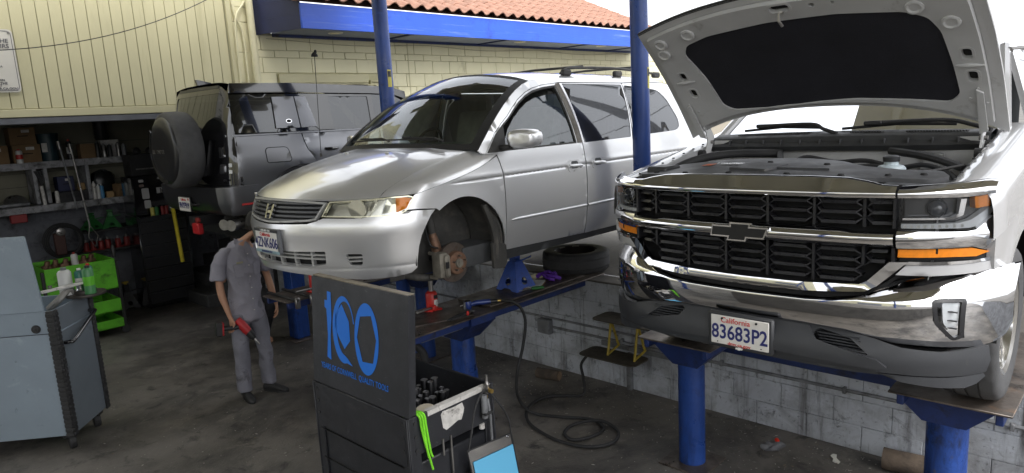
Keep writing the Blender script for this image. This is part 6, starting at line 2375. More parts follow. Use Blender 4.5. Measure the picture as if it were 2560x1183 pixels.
# air fitting clipped to the chest corner
s = thing('air_regulator', 'steel and brass air fitting clipped to the tool chest corner', 'air fitting', (2.10 + .585, 2.90 - .025, 0))
MB().lathe([(.008, 1.045), (.010, 1.06), (.007, 1.07), (.009, 1.08)], 12).build('nipple', m_steel, s)
MB().lathe([(.018, .965), (.020, .975), (.020, 1.02), (.012, 1.03), (.010, 1.05)], 16).build('body', m_steel, s)
MB().lathe([(.018, .82), (.020, .83), (.020, .965)], 16, (-.03, 0, -.005)).build('tube', m_zinc, s)
MB().cyl((.0, -.02, .985), (.0, -.045, .985), .013, n=12).build('brass_knob', m_brass, s)
MB().cyl((-.012, -.0, .955), (-.012, -.0, .935), .011, n=12).build('brass_fitting', m_brass, s)
MB().tube([(-.005, -.005, .93), (.005, -.01, .82), (.005, -.01, .60)], .008, 8).build('grey_hose', m_zinc, s)
MB().box((-.015, -.004, .845), (.07, .05, .014), .004).build('clip', m_rub, s)
# document sleeve on a lanyard
s = thing('document_sleeve', 'clear sleeve with blue paper hanging from a lanyard on the chest', 'document sleeve', (2.10, 2.84, 0))
sl = lambda a, c, d=0.0: (.36 + .37 * a + .04 * c, -.02 * c + d, .690 - .030 * a - .34 * c)
b = MB()
b.panel(lambda a, c: sl(a, c), rnd([(0, 0), (1, 0), (1, 1), (0, 1)], .03), (), .3, .001)
b.build('clear_pocket', glass('clear_film', (.55, .55, .57), .08, 1.5), s)
b = MB()
b.panel(lambda a, c: sl(a, c, -.003), [(.07, .24), (.985, .22), (.985, .97), (.07, .97)], (), .3, .001)
b.build('blue_paper', mat('pale_blue_paper', (.13, .46, .72), .6), s)
b = MB()
b.tube([sl(0, 0, -.003), sl(1, 0, -.003), sl(1, 1, -.003), sl(0, 1, -.003)], .006, 6, closed=True)
b.build('border', m_rub, s)
MB().lathe([(.004, -.002), (.010, -.002), (.010, .002), (.004, .002)], 14, sl(.93, .05, -.006), (0, 1, 0)).build('eyelet', m_chrome, s)
b = MB()
b.tube(crv([sl(.02, .02, -.004), (.40, -.01, .80), (.45, .0, .93), (.53, .01, 1.0), (.57, .02, .985), (.62, .0, .92), (.70, -.01, .78), sl(.99, .02, -.004)], 6), .0065, 6)
b.build('lanyard', m_rub, s)

# ================================================================== things on the van's rack
m_jred = mat('jack_red', (.50, .025, .02), .4, var=.15, vs=8, dirt=((.06, .02, .015), .15, 9, None))
m_jblue = mat('jack_stand_blue', (.03, .09, .42), .4, var=.2, vs=8, dirt=((.03, .03, .05), .2, 9, None))
Z1 = 1.013


def bottle_jack(label, x, y, z, sc=1.0, parts=True, group=None, m=None):
    t = thing('bottle_jack', label, 'jack', (x, y, z), 0, group)
    t.scale = (sc, sc, sc)
    MB().box((0, 0, .012), (.13, .12, .024), .008).build('base', m or m_jred, t)
    MB().lathe([(.048, .024), (.050, .05), (.050, .150), (.043, .165), (.035, .172), (.03, .175)], 22).build('cylinder', m or m_jred, t)
    MB().cyl((0, 0, .17), (0, 0, .30 if parts else .22), .020, n=14).build('ram', m_steel, t)
    if parts:
        b = MB()
        b.grid(lambda u, v: (.0505 * math.cos(-1.9 + 1.0 * u), .0505 * math.sin(-1.9 + 1.0 * u), .045 + .06 * v), 6, 1)
        b.build('label', m_tape, t)
        b = MB()
        b.grid(lambda u, v: (.0508 * math.cos(-1.9 + 1.0 * u), .0508 * math.sin(-1.9 + 1.0 * u), .115 + .03 * v), 6, 1)
        b.build('label', m_black, t)
        MB().cyl((-.03, -.045, .045), (-.24, -.10, .06), .010, n=10).build('pump_handle', m_steel, t)
        MB().box((-.03, -.05, .04), (.04, .05, .05), .008).build('pump_block', m or m_jred, t)
    return t


bottle_jack('red bottle jack holding up the van beside the brake disc', 3.56, 4.42, Z1, 1.0)
bottle_jack('red bottle jack half hidden under the van bumper', 3.28, 5.80, 1.056, 1.1)


def jack_stand(label, x, y, z, h, m, top, group=None, rz=0.0):
    t = thing('jack_stand', label, 'jack stand', (x, y, z), rz, group)
    w, w2 = .135, .045
    zt = h * .62
    c4 = [(-1, -1), (1, -1), (1, 1), (-1, 1)]
    for i in range(4):
        a, c = c4[i], c4[(i + 1) % 4]
        A0, C0 = Vector((a[0] * w, a[1] * w, .004)), Vector((c[0] * w, c[1] * w, .004))
        A1, C1 = Vector((a[0] * w2, a[1] * w2, zt)), Vector((c[0] * w2, c[1] * w2, zt))

        def fn(u, v):
            p = A0.lerp(C0, u)
            q = A1.lerp(C1, u)
            return p.lerp(q, v)
        b = MB()
        b.panel(fn, [(0, 0), (.22, 0), (.35, .10), (.65, .10), (.78, 0), (1, 0), (1, 1), (0, 1)], [ring(.5, .33, .17, .13, 14)], .25, .004, 0, .12)
        b.build('side_plate', m, t)
    MB().box((0, 0, h * .74), (.075, .075, h * .30), .006).build('neck', m, t)
    MB().box((0, 0, h * .90), (.035, .035, h * .22), .004).build('ratchet_bar', top, t)
    MB().box((0, 0, h - .012), (.09, .045, .024), .006).build('saddle', top, t)
    MB().tube(crv([(-.05, -.05, h * .66), (.0, -.075, h * .645), (.07, -.075, h * .66), (.14, -.07, h * .675)], 4), .008, 8).build('lever', m, t)
    return t


m_yel2 = mat('safety_yellow', (.46, .34, .05), .5, var=.2, vs=8, dirt=((.12, .08, .02), .2, 9, None))
jack_stand('blue jack stand with yellow post under the van sill', 4.47, 4.30, Z1 + .006, .43, m_jblue, m_yel2)
# tyre lying on the wall top
t = thing('loose_tyre', 'black tyre with dark rim lying flat under the van', 'tyre', (5.44, 4.36, 1.001))
b = MB()
tyre(b, .343, .205, .215, n=120, lug=3, c=(0, 0, .112), axis=2, groove=2)
b.build('tyre', m_tyre, t, 45)
MB().lathe([(.218, .02), (.215, .12), (.216, .195), (.208, .205), (.200, .198), (.195, .16), (.19, .09), (.06, .10), (0, .10)], 48).build('rim', mat('rusty_black_rim', (.035, .028, .025), .55, .4, var=.3, vs=9), t)
for a0 in (.5, 1.25):
    b = MB()
    b.tube([(.206 * math.cos(a0 + .35 * i / 6), .206 * math.sin(a0 + .35 * i / 6), .203) for i in range(7)], .006, 6)
    b.build('rim_highlight', m_steel, t)
# purple gloves
m_pur = mat('purple_nitrile', (.16, .045, .45), .45, var=.15, vs=20)
t = thing('gloves', 'crumpled purple rubber gloves beside the loose tyre', 'gloves', (4.90, 4.27, Z1 + .02))
for k in range(7):
    a = rng.uniform(0, 6.28)
    P = crv([(rng.uniform(-.04, .04), rng.uniform(-.05, .05), .008 + .006 * k), (.05 * math.cos(a), .07 * math.sin(a), .018 + .005 * k), (.085 * math.cos(a + .5), .11 * math.sin(a + .5), .012 + .004 * k), (.10 * math.cos(a + .9), .12 * math.sin(a + .9), .010)], 4)
    MB().tube(P, [.014 + .008 * abs(math.sin(i * .9 + k)) for i in range(len(P))], 7).build('finger', m_pur, t)
# papers, screwdriver, torch
t = thing('clipboard', 'white paper forms on a clipboard beside the jack stand', 'clipboard', (4.62, 4.24, Z1 + .022), .5)
MB().box((0, 0, 0), (.30, .22, .006), .002).build('board', mat('brown_board', (.30, .17, .07), .7), t)
for k in range(3):
    MB().box((-.01 + .008 * k, .004 * k, .004 + .002 * k), (.28, .205, .0015)).build('sheet', m_white, t)
for k in range(5):
    MB().box((-.08 + .035 * k, .0, .0095), (.006, .15, .0006)).build('print_line', mat('print_grey', (.35, .35, .36), .7), t)
t = thing('screwdriver', 'green handled screwdriver on the edge of the rack plate', 'screwdriver', (4.52, 4.08, Z1 + .034), -.55)
MB().lathe([(.006, -.06), (.016, -.055), (.017, -.02), (.014, .02), (.016, .045), (.010, .06)], 12, axis=(1, 0, 0)).build('handle', mat('screwdriver_green', (.04, .20, .05), .35, coat=.5), t)
MB().cyl((-.06, 0, 0), (-.20, 0, -.01), .004, n=8).build('blade', m_steel, t)
t = thing('torch', 'black inspection torch lying behind the jack stand', 'torch', (4.60, 4.46, Z1 + .042), -.4)
MB().lathe([(.020, -.10), (.020, .04), (.028, .06), (.029, .09), (.026, .095)], 14, axis=(1, 0, 0)).build('body', m_rub, t)
MB().lathe([(.025, .096), (.0, .094)], 14, axis=(1, 0, 0)).build('lens', m_lip, t)
# air wrench and its hose
t = thing('air_wrench', 'blue air ratchet lying on the rack plate', 'air tool', (3.86, 4.15, Z1 + .045), -.67)
m_ab = mat('air_tool_blue', (.02, .045, .22), .35, var=.1, vs=9, coat=.4)
MB().lathe([(.030, -.02), (.034, 0), (.034, .04), (.030, .05)], 22, (-.105, 0, -.03), (0, 0, 1)).build('head', m_ab, t)
MB().lathe([(.022, .055), (.025, .05)], 18, (-.105, 0, -.03), (0, 0, 1)).build('head_cap', m_gap, t)
MB().tube([(-.08, 0, -.01), (-.03, 0, .0), (.03, 0, .0), (.09, 0, .0)], [.02, .022, .024, .022], 14).build('grip', m_ab, t)
MB().cyl((.09, 0, 0), (.15, 0, 0), .017, n=12).build('coupler', m_black, t)
MB().cyl((.15, 0, 0), (.185, 0, 0), .012, n=10).build('brass_end', m_brass, t)
MB().cyl((-.17, .0, -.02), (-.13, 0, -.01), .008, n=8).build('drive_tip', m_steel, t)
MB().cyl((-.135, -.06, -.04), (-.135, -.06, .03), .010, n=10).build('loose_pin', m_zinc, t)
t = thing('steel_sheet', 'greasy steel sheet lying across the rack plate front', 'steel sheet', (3.42, 4.24, Z1 + .007), -.28)
MB().prism(rnd([(-.33, -.13), (.30, -.16), (.33, .14), (-.18, .17)], .03), lambda a, c, d: (a, c, d), -.006, .006).build('sheet', m_plate, t, recalc=True)
t = thing('pliers', 'black pliers with a red clip on the rack edge', 'pliers', (3.56, 4.06, Z1 + .022), .18)
for s in (-1, 1):
    MB().tube([(-.16, s * .012, 0), (-.02, s * .022, 0), (.05, s * .010, .0), (.13, s * .012, 0)], [.007, .010, .011, .006], 8).build('handle', m_rub, t)
    MB().lathe([(.006, -.004), (.012, -.004), (.012, .004), (.006, .004)], 12, (.145, s * .016, 0)).build('jaw_ring', m_steel, t)
MB().box((.05, -.03, .0), (.022, .015, .05), .003).build('red_clip', m_jred, t)
t = thing('air_hose', 'black air hose coiled on the floor below the air ratchet', 'hose', (0, 0, 0))
H1 = [(3.99, 4.02, 1.062), (4.04, 3.93, 1.050), (4.10, 3.89, .97), (4.12, 3.88, .84), (4.07, 3.88, .65), (3.99, 3.88, .46), (3.99, 3.90, .26), (4.10, 3.92, .08), (4.17, 3.83, .018), (4.25, 3.65, .016), (4.37, 3.39, .016), (4.29, 3.22, .016), (4.12, 3.21, .016),
      (3.98, 3.30, .016), (4.04, 3.43, .018), (4.21, 3.45, .022), (4.36, 3.30, .038), (4.31, 3.09, .020), (4.13, 3.02, .016), (3.96, 3.13, .016), (3.90, 3.40, .016), (3.97, 3.73, .020), (4.09, 3.90, .040), (4.31, 4.03, .018), (4.52, 4.02, .016), (4.64, 3.86, .02), (4.70, 3.74, .05), (4.78, 3.80, .16), (4.83, 3.86, .26), (4.90, 3.85, .325)]
MB().tube(crv(H1, 8), .0135, 10).build('hose', m_rub, t)

# ================================================================== fold-out steps on the wall
t = thing('wall_step', 'folding steel step with yellow brackets on the block wall', 'step', (XW, 3.5, 0))
for (z, x0, x1, y0, y1) in ((.36, -.34, -.06, -.23, .40), (.715, -.30, -.01, -.45, .26)):
    MB().prism(rnd([(x0, y0), (x0, y1), (x1, y1), (x1, y0)], .07), lambda a, c, d: (a, c, d), z, z + .010).build('tread', mat('rough_tread', (.095, .085, .07), .8, .3, var=.3, vs=14, bump=.5, bs=90), t, recalc=True)
for y in (.13, -.16):
    b = MB()
    b.tube([(-.22, y, .37), (-.20, y, .45), (-.15, y, .71)], .012, 8)
    b.tube([(-.15, y, .69), (-.06, y, .46), (-.04, y, .42)], .012, 8)
    b.tube([(-.22, y, .38), (-.04, y, .42)], .011, 8)
    b.build('bracket', m_yel2, t)
MB().box((-.015, -.03, .40), (.03, .75, .05), .004).build('wall_rail', m_zinc, t)
MB().box((-.03, .02, .18), (.05, .05, .36), .004).build('leg', m_zinc, t)

# ================================================================== litter on the floor
m_wood = mat('old_wood', (.10, .075, .055), .85, var=.35, vs=9, bump=.6, bs=30, dirt=((.05, .04, .035), .35, 7, None))
for lab, x, y, rz, ln, r, nm in (('short wooden log lying by the block wall', 4.88, 4.32, -1.37, .25, .052, 'log'), ('grey weathered wood block behind the right truck post', 5.02, 1.16, -1.45, .30, .075, 'wood_block')):
    t = thing(nm, lab, 'wood', (x, y, 0), rz)
    rings = []
    for i in range(9):
        u = -ln / 2 + ln * i / 8
        rings.append([(u, r * (1 + .12 * noise.noise(Vector((u * 9, a, r * 50)))) * math.cos(a), r * .95 + r * (1 + .12 * noise.noise(Vector((u * 9, a + 5, 2)))) * math.sin(a)) for a in [2 * math.pi * k / 14 for k in range(14)]])
    MB().loft(rings).build('bark', m_wood, t, ang=60)
    MB().prism(ring(0, r * .95, r * .85, r * .85, 14), lambda a, c, d: (ln / 2 + d, a, c), .0, .004).build('cut_end', mat('cut_wood', (.20, .14, .09), .8, var=.2, vs=30), t)
t = thing('rag', 'grey crumpled cloth scrap on the oily floor', 'rag', (4.81, 2.02, .006), .3)
MB().grid(lambda u, v: (-.08 + .16 * u + .02 * math.sin(7 * v), -.07 + .14 * v + .02 * math.sin(6 * u), .012 + .012 * noise.noise(Vector((u * 4, v * 4, 1)))), 10, 10).build('cloth', mat('grey_cloth', (.20, .20, .21), .85, var=.2, vs=20), t)
t = thing('wire_nut', 'small red plastic wire nut beside the cloth scrap', 'wire nut', (4.92, 2.03, .012))
MB().lathe([(.010, -.02), (.016, -.01), (.016, .02), (0, .022)], 10, axis=(.6, .6, .3)).build('shell', mat('bright_red', (.65, .04, .02), .4), t)
t = thing('paper_scrap', 'torn white paper scrap on the oily floor', 'paper', (4.91, 1.60, .006), .5)
MB().panel(lambda a, c: (a, c, .004 + .008 * math.sin(30 * a)), [(-.06, -.01), (-.03, .025), (.0, .012), (.03, .028), (.06, .005), (.05, -.02), (.01, -.01), (-.03, -.03)], (), .02, .001).build('scrap', mat('dirty_white', (.55, .54, .48), .8), t)
t = thing('bolt', 'small steel bolt lying near the fold-out step', 'bolt', (5.01, 3.97, .012))
MB().lathe([(.006, -.025), (.006, .01), (.014, .01), (.014, .02), (0, .021)], 6, axis=(.7, .7, .2)).build('bolt', m_steel, t)
# countless chips and grit
b = MB()
g2 = random.Random(11)
for i in range(4200):
    x = g2.uniform(1.3, 5.1)
    y = g2.uniform(.2, 8.6)
    if g2.random() < .45:
        x = 5.12 - abs(g2.gauss(0, .55))
        y = g2.uniform(.2, 5.8)
    s = g2.choice((.002, .0025, .003, .0045)) * g2.uniform(.6, 1.4)
    a = g2.uniform(0, 6.28)
    l = s * g2.choice((1, 1.5, 3))
    b.mi = 0 if g2.random() < .6 else 1
    ca, sa = math.cos(a), math.sin(a)
    b.add([(x - l * ca, y - l * sa, .0045), (x + s * sa, y - s * ca, .0045), (x + l * ca, y + l * sa, .005), (x - s * sa, y + s * ca, .0065)], [(0, 1, 2, 3)])
tag(b.build('floor_grit', [mat('pale_chip', (.40, .38, .34), .8), mat('tan_chip', (.20, .16, .11), .8)], flat=True), kind='stuff')
t = thing('drill', 'dirty silver pneumatic tool under the van rack', 'air tool', (3.72, 4.72, .06))
MB().cyl((-.16, .06, .02), (.02, -.02, .02), .05, .045, n=14).build('body', m_cal, t)
MB().cyl((.02, -.02, .02), (.16, -.08, .02), .028, .024, n=12).build('nose', m_steel, t)
t = thing('bent_pipe', 'dark bent hose hanging below the van rack front', 'hose', (3.30, 4.36, 0))
MB().tube(crv([(0, 0, .80), (.06, -.02, .72), (.07, -.02, .62), (.02, 0, .50), (-.08, .02, .44)], 6), .032, 10).build('hose', m_rub, t)

# ================================================================== garage interior
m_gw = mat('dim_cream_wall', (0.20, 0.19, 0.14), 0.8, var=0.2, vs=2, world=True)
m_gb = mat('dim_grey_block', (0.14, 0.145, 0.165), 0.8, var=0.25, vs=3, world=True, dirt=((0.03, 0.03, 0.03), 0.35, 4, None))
m_shelf = mat('grimy_grey_shelf', (0.30, 0.30, 0.315), 0.75, var=0.25, vs=6, dirt=[((0.06, 0.058, 0.056), 0.4, 5, None), ((0.02, 0.02, 0.02), 0.2, 14, None)])
m_card = mat('cardboard', (0.20, 0.125, 0.062), 0.85, var=0.15, vs=6)
YG = 12.45
gar = thing('garage', 'dark garage interior behind the siding with painted block walls', 'building', (0, 0, 0))
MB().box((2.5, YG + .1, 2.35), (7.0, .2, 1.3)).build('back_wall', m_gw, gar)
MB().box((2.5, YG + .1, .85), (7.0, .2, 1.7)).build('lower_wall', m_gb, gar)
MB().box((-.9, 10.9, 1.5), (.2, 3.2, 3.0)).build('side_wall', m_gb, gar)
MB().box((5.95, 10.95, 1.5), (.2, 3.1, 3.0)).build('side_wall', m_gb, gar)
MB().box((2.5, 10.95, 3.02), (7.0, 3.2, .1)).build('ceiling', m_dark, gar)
for i in range(5):
    MB().box((2.5, YG - .004, 1.75 + .2 * i), (7.0, .006, .005)).build('joint', m_dark, gar)
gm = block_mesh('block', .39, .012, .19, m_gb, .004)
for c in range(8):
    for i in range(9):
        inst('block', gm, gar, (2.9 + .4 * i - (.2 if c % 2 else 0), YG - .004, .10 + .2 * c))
t = thing('column', 'grey timber column behind the crouching person', 'column', (4.60, 9.42, 0))
MB().box((0, 0, 1.42), (.10, .10, 2.84), .006).build('shaft', m_shelf, t)

sh = thing('shelf_unit', 'grimy grey wooden wall shelves crowded with workshop supplies', 'shelves', (0, 12.0, 0))
for z, x0, x1, th in ((2.27, 1.2, 3.86, .10), (1.645, 1.2, 3.80, .10)):
    MB().box(((x0 + x1) / 2, .16, z + .03), (x1 - x0, .56, .03), .004).build('shelf_board', m_shelf, sh)
    MB().box(((x0 + x1) / 2, -.125, z), (x1 - x0, .025, th), .004).build('face_board', m_shelf, sh)
for x in (2.46, 2.60, 3.14, 3.80):
    MB().box((x, .1, 1.97), (.05, .4, .52), .004).build('divider', m_shelf, sh)
for z, x0 in ((1.20, 2.95), (.88, 2.6)):
    MB().box(((x0 + 3.8) / 2, .16, z), (3.8 - x0, .5, .035), .004).build('shelf_board', m_dark, sh)
MB().box((3.82, .1, 1.1), (.05, .45, 2.2), .004).build('end_upright', m_gb, sh)


def can(name, label, x, z, r, h, m, cap=None, y=11.98, group=None, cat='can', band=None):
    t = thing(name, label, cat, (x, y, z), 0, group)
    MB().lathe([(r, 0), (r, h * .82), (r * .75, h * .9), (r * .4, h * .92)], 16).build('body', m, t)
    MB().lathe([(r * .42, h * .9), (r * .42, h), (0, h)], 12).build('cap', cap or m_black, t)
    if band:
        MB().lathe([(r * 1.01, h * .3), (r * 1.01, h * .62)], 16).build('label', band, t)
    return t


def carton(label, x, z, w, d, h, m=None, rz=0.0, y=12.05, tape=True):
    t = thing('cardboard_box', label, 'box', (x, y, z), rz)
    MB().box((0, 0, h / 2), (w, d, h), .006).build('carton', m or m_card, t)
    if tape:
        MB().box((w * .12, -d / 2 - .001, h * .78), (w * .3, .003, h * .16)).build('label', m_tape, t)
    MB().box((0, -d / 2 - .001, h * .5), (w * .4, .002, .012)).build('print', m_gap, t)
    return t


SZ = 2.317
m_wb = mat('white_bottle', (.60, .60, .58), .4)
carton('brown carton at the far left end of the top shelf', 2.02, SZ, .36, .30, .26)
carton('brown carton behind the white bottle on the top shelf', 2.42, SZ, .34, .30, .26)
carton('upper brown carton stacked on the top shelf', 2.40, SZ + .262, .32, .28, .24)
can('bottle', 'white cleaner bottle with red label in front of the cartons', 2.31, SZ, .042, .20, m_wb, m_jred, 11.86, cat='bottle', band=m_jred)
t = thing('bucket', 'dark teal plastic bucket on the top shelf', 'bucket', (2.72, 12.05, SZ))
m_teal = mat('dark_teal', (.015, .04, .05), .45)
MB().lathe([(.11, 0), (.145, .38), (.15, .385), (.15, .40), (.138, .40), (.13, .37), (0, .02)], 24).build('pail', m_teal, t)
MB().box((-.075, -.128, .20), (.07, .006, .13)).build('label', m_tape, t)
can('bottle', 'red topped spray bottle between bucket and basket', 2.98, SZ, .04, .30, m_black, m_jred, 12.02, cat='bottle', band=m_white)
t = thing('wooden_crate', 'small brown wooden crate on the top shelf', 'crate', (3.20, 12.02, SZ))
for s in (-1, 1):
    MB().box((0, s * .09, .11), (.20, .012, .22), .003).build('side', m_card, t)
    MB().box((s * .095, 0, .11), (.012, .18, .22), .003).build('end', m_card, t)
MB().box((0, 0, .006), (.2, .18, .012)).build('bottom', m_card, t)
for k, x in enumerate((3.33, 3.42, 3.50, 3.62, 3.70)):
    can('spray_can', ['spray can nearest the wooden crate on the top shelf', 'second spray can from the wooden crate', 'middle spray can of the row of five', 'second spray can from the shelf end', 'spray can at the right end of the top shelf'][k], x, SZ, .032, (.25, .21, .20, .22, .20)[k], (m_black, m_steel, m_black, m_steel, m_zinc)[k], m_zinc, 11.93, 'spray cans on the top shelf', 'spray can')
t = thing('parts_box', 'pale printed box behind the row of spray cans', 'box', (3.56, 12.15, SZ))
MB().box((0, 0, .13), (.26, .12, .26), .005).build('carton', m_tape, t)
t = thing('cup_stack', 'tall stack of black plastic cups on the top shelf', 'cups', (3.50, 12.22, SZ + .262))
for k in range(7):
    MB().lathe([(.09, 0), (.105, .05), (.11, .05), (.11, .056), (.1, .056)], 18, (0, 0, .045 * k)).build('cup', m_black, t)
# middle shelf
MZ = 1.692
t = thing('steering_part', 'round greasy toothed gear lying on the middle shelf', 'gear', (2.20, 12.0, MZ + .04))
MB().lathe([(.05, -.03), (.15, -.03), (.16, 0), (.15, .03), (.05, .03)], 22, axis=(0, -.8, .6)).build('ring', m_steel, t)
MB().box((-.1, -.05, .0), (.5, .10, .05), .01).build('bar', m_zinc, t)
t = thing('brush_bundle', 'bundle of black brushes standing in a tin tube', 'brushes', (2.53, 11.90, MZ))
MB().cyl((0, 0, 0), (-.01, 0, .28), .025, n=12).build('tube', m_tape, t)
for k in range(8):
    a = k * .8
    MB().tube([(0, 0, .26), (.03 * math.cos(a), .02 * math.sin(a), .40), (.05 * math.cos(a) - .02, .03 * math.sin(a), .50)], .012, 5).build('bristle', m_black, t)
can('spray_can', 'grey spray can beside the brush bundle', 2.70, MZ, .028, .20, m_tape, m_black, 11.92, cat='spray can')
carton('dark blue parts box with white label on the middle shelf', 2.86, MZ + .16, .22, .2, .22, mat('navy_box', (.02, .025, .07), .6), y=12.1)
t = thing('drawer_case', 'black small-parts case on the middle shelf', 'case', (2.90, 12.05, MZ))
MB().box((0, 0, .08), (.42, .24, .155), .006).build('case', m_black, t)
for k in range(4):
    MB().box((-.15 + .1 * k, -.123, .08), (.085, .006, .05), .002).build('drawer', m_sblk, t)
t = thing('sponge', 'tan sponge block on the small-parts case', 'sponge', (3.05, 11.98, MZ + .157))
MB().box((0, 0, .055), (.09, .07, .11), .012).build('block', mat('tan_foam', (.38, .25, .12), .9), t)
for k, (x, m, h) in enumerate(((3.20, m_tape, .27), (3.255, m_wb, .22), (3.305, mat('pump_blue', (.05, .22, .42), .4), .22))):
    can('bottle', ['slim silver bottle on the middle shelf', 'white pump bottle on the middle shelf', 'blue pump bottle on the middle shelf'][k], x, MZ, .027, h, m, m_wb, 11.93, cat='bottle')
t = thing('sponge', 'yellow sponge block beside the blue pump bottle', 'sponge', (3.41, 11.93, MZ))
MB().box((0, 0, .05), (.11, .08, .10), .012).build('block', mat('tan_foam', (.38, .25, .12), .9), t)
carton('dark brown box leaning on the middle shelf', 3.56, MZ, .12, .16, .20, None, .2, 11.98, False)
t = thing('black_bag', 'black plastic bag stuffed into the right shelf bay', 'bag', (3.40, 12.15, MZ + .2))
MB().grid(lambda u, v: ((.20 + .03 * math.sin(9 * v)) * math.cos(2 * math.pi * u) * math.sin(math.pi * v), .09 * math.sin(2 * math.pi * u) * math.sin(math.pi * v), .22 * -math.cos(math.pi * v) + .02 * math.sin(7 * u * 6.28)), 18, 10, True).build('bag', mat('bag_black', (.012, .014, .014), .3), t)
t = thing('hanging_paper', 'pale blue sheet in a sleeve hanging at the shelf end', 'paper', (3.72, 11.80, 1.86))
MB().box((0, 0, 0), (.18, .004, .30)).build('sheet', mat('pale_blue_paper2', (.16, .34, .42), .7), t)
MB().box((0, .004, .0), (.20, .004, .34)).build('sleeve', m_black, t)
# long bars leaning
for k, (xa, za, xb, zb, m) in enumerate(((2.81, 2.50, 2.90, 1.58, m_zinc), (2.95, 2.45, 3.03, 1.30, m_steel))):
    t = thing('breaker_bar', ['darker long breaker bar hanging in front of the shelves', 'brighter long bar ending in a triangular hook'][k], 'bar', (0, 11.80, 0))
    MB().tube([(xa, 0, za), ((xa + xb) / 2, 0, (za + zb) / 2), (xb, 0, zb)], .013, 8).build('bar', m, t)
    MB().cyl((xa - .004, 0, za - .02), (xa - .012, 0, za + .10), .03, n=12).build('socket_head', m_steel, t)
    if k:
        MB().tube([(3.03, 0, 1.32), (2.99, 0, 1.15), (3.06, 0, .98), (3.12, 0, 1.15), (3.04, 0, 1.30)], .009, 6).build('hook', m_steel, t)
t = thing('red_box', 'small red electrical box below the middle shelf', 'box', (2.17, 11.86, 1.54))
MB().box((0, 0, 0), (.20, .10, .12), .01).build('box', mat('dull_red', (.25, .02, .02), .5), t)
t = thing('hose_reel', 'coiled black hose hanging below the shelves', 'hose reel', (2.66, 11.85, 1.14))
for k in range(6):
    r = .25 - .018 * (k % 3)
    MB().tube([(r * math.cos(a), -.025 * k, r * math.sin(a) * 1.02) for a in [2 * math.pi * i / 36 for i in range(36)]], .015, 6, closed=True).build('coil', m_rub, t)
t = thing('pressure_gauge', 'round dial gauge on a brown tester in the hose coil', 'gauge', (2.60, 11.62, 1.30))
MB().lathe([(.055, -.02), (.06, -.015), (.06, .02), (.052, .025)], 24, axis=(0, -1, 0)).build('case', m_steel, t)
MB().lathe([(.052, .02), (0, .021)], 24, axis=(0, -1, 0)).build('dial', m_wb, t)
MB().box((-.03, -.027, -.005), (.09, .004, .008), rot=Matrix.Rotation(.5, 3, 'Y')).build('needle', m_gap, t)
MB().box((-.02, .05, -.18), (.14, .08, .32), .01).build('tester', mat('dark_brown', (.06, .025, .02), .6), t)
# green stands and red jacks
m_gst = mat('stand_green', (.02, .13, .03), .5, var=.2, vs=8)
jack_stand('left green jack stand on the lower shelf', 3.12, 12.02, 1.219, .26, m_gst, m_gst, 'green jack stands', .3)
jack_stand('right green jack stand on the lower shelf', 3.38, 12.0, 1.219, .28, m_gst, m_gst, 'green jack stands', -.2)
jack_stand('small green jack stand on the floor by the steps', 3.92, 11.6, .0, .26, m_gst, m_gst, 'green jack stands', .2)
jack_stand('black and yellow jack stand on the floor by the shelves', 3.30, 11.5, .0, .42, m_black, m_yel2)
m_jrd = mat('dark_jack_red', (.22, .02, .018), .5, var=.2, vs=9)
for k, x in enumerate((2.98, 3.09, 3.19, 3.30, 3.43, 3.57, 3.67)):
    bottle_jack(['leftmost of the seven small red jacks on the lowest shelf', 'second small red jack from the left on the lowest shelf', 'third small red jack from the left on the lowest shelf', 'middle one of the seven small red jacks', 'third small red jack from the right on the lowest shelf', 'second small red jack from the right on the lowest shelf', 'rightmost of the seven small red jacks on the lowest shelf'][k], x, 11.98 + .05 * (k % 2), .898, .82, False, 'red bottle jacks on the lowest shelf', m_jrd)
carton('small orange parts box on the floor by the green stand', 3.72, .0, .18, .14, .15, mat('orange_box', (.45, .13, .03), .6), .2, 11.6)
# black cabinets with stickers
t = thing('tool_cabinet', 'tall black tool cabinet with drawers and stickers', 'tool cabinet', (3.80, 11.25, 0))
MB().box((0, 0, .73), (.72, .50, 1.40), .008).build('lower_cabinet', m_gblk, t)
for k in range(7):
    MB().box((0, -.252, .18 + .18 * k), (.66, .008, .165), .003).build('drawer', m_sblk, t)
    MB().box((0, -.262, .25 + .18 * k), (.60, .012, .010), .002).build('drawer_pull', m_black, t)
MB().box((0, .0, 1.73), (.70, .46, .58), .008).build('upper_chest', m_gblk, t)
m_stg = mat('sticker_grey', (.42, .42, .42), .6)
MB().box((.10, -.233, 1.79), (.24, .004, .085)).build('sticker', m_stg, t)
text('sticker_lettering', 'Junk', .085, m_gap, t, axes((.10, -.237, 1.785), (1, 0, 0), (0, 0, 1)), bold=.003)
for x, z, w, h, m in ((-.18, 1.76, .10, .16, m_stg), (-.17, 1.60, .09, .12, m_stg), (-.22, 1.95, .07, .04, m_stg), (-.22, 1.88, .07, .04, mat('sticker_dull', (.16, .12, .10), .6)), (.12, 1.94, .09, .05, mat('sticker_green', (.03, .16, .05), .6)), (.06, 1.97, .10, .03, m_stg)):
    MB().panel(lambda a, c: (x + a, -.233, z + c), rnd([(-w / 2, -h / 2), (w / 2, -h / 2), (w / 2, h / 2), (-w / 2, h / 2)], .02), (), .1, .002).build('sticker', m, t)
for k, (x, m) in enumerate(((-.10, m_stk), (-.04, m_gst), (.05, m_jrd), (.10, m_jrd))):
    can('can', ['yellow can in front of the stickered cabinet', 'green can in front of the stickered cabinet', 'red can in front of the stickered cabinet', 'second red can in front of the stickered cabinet'][k], 3.80 + x - .04, 1.432, .03, .13, m, m_black, 10.96 + .0, cat='can')
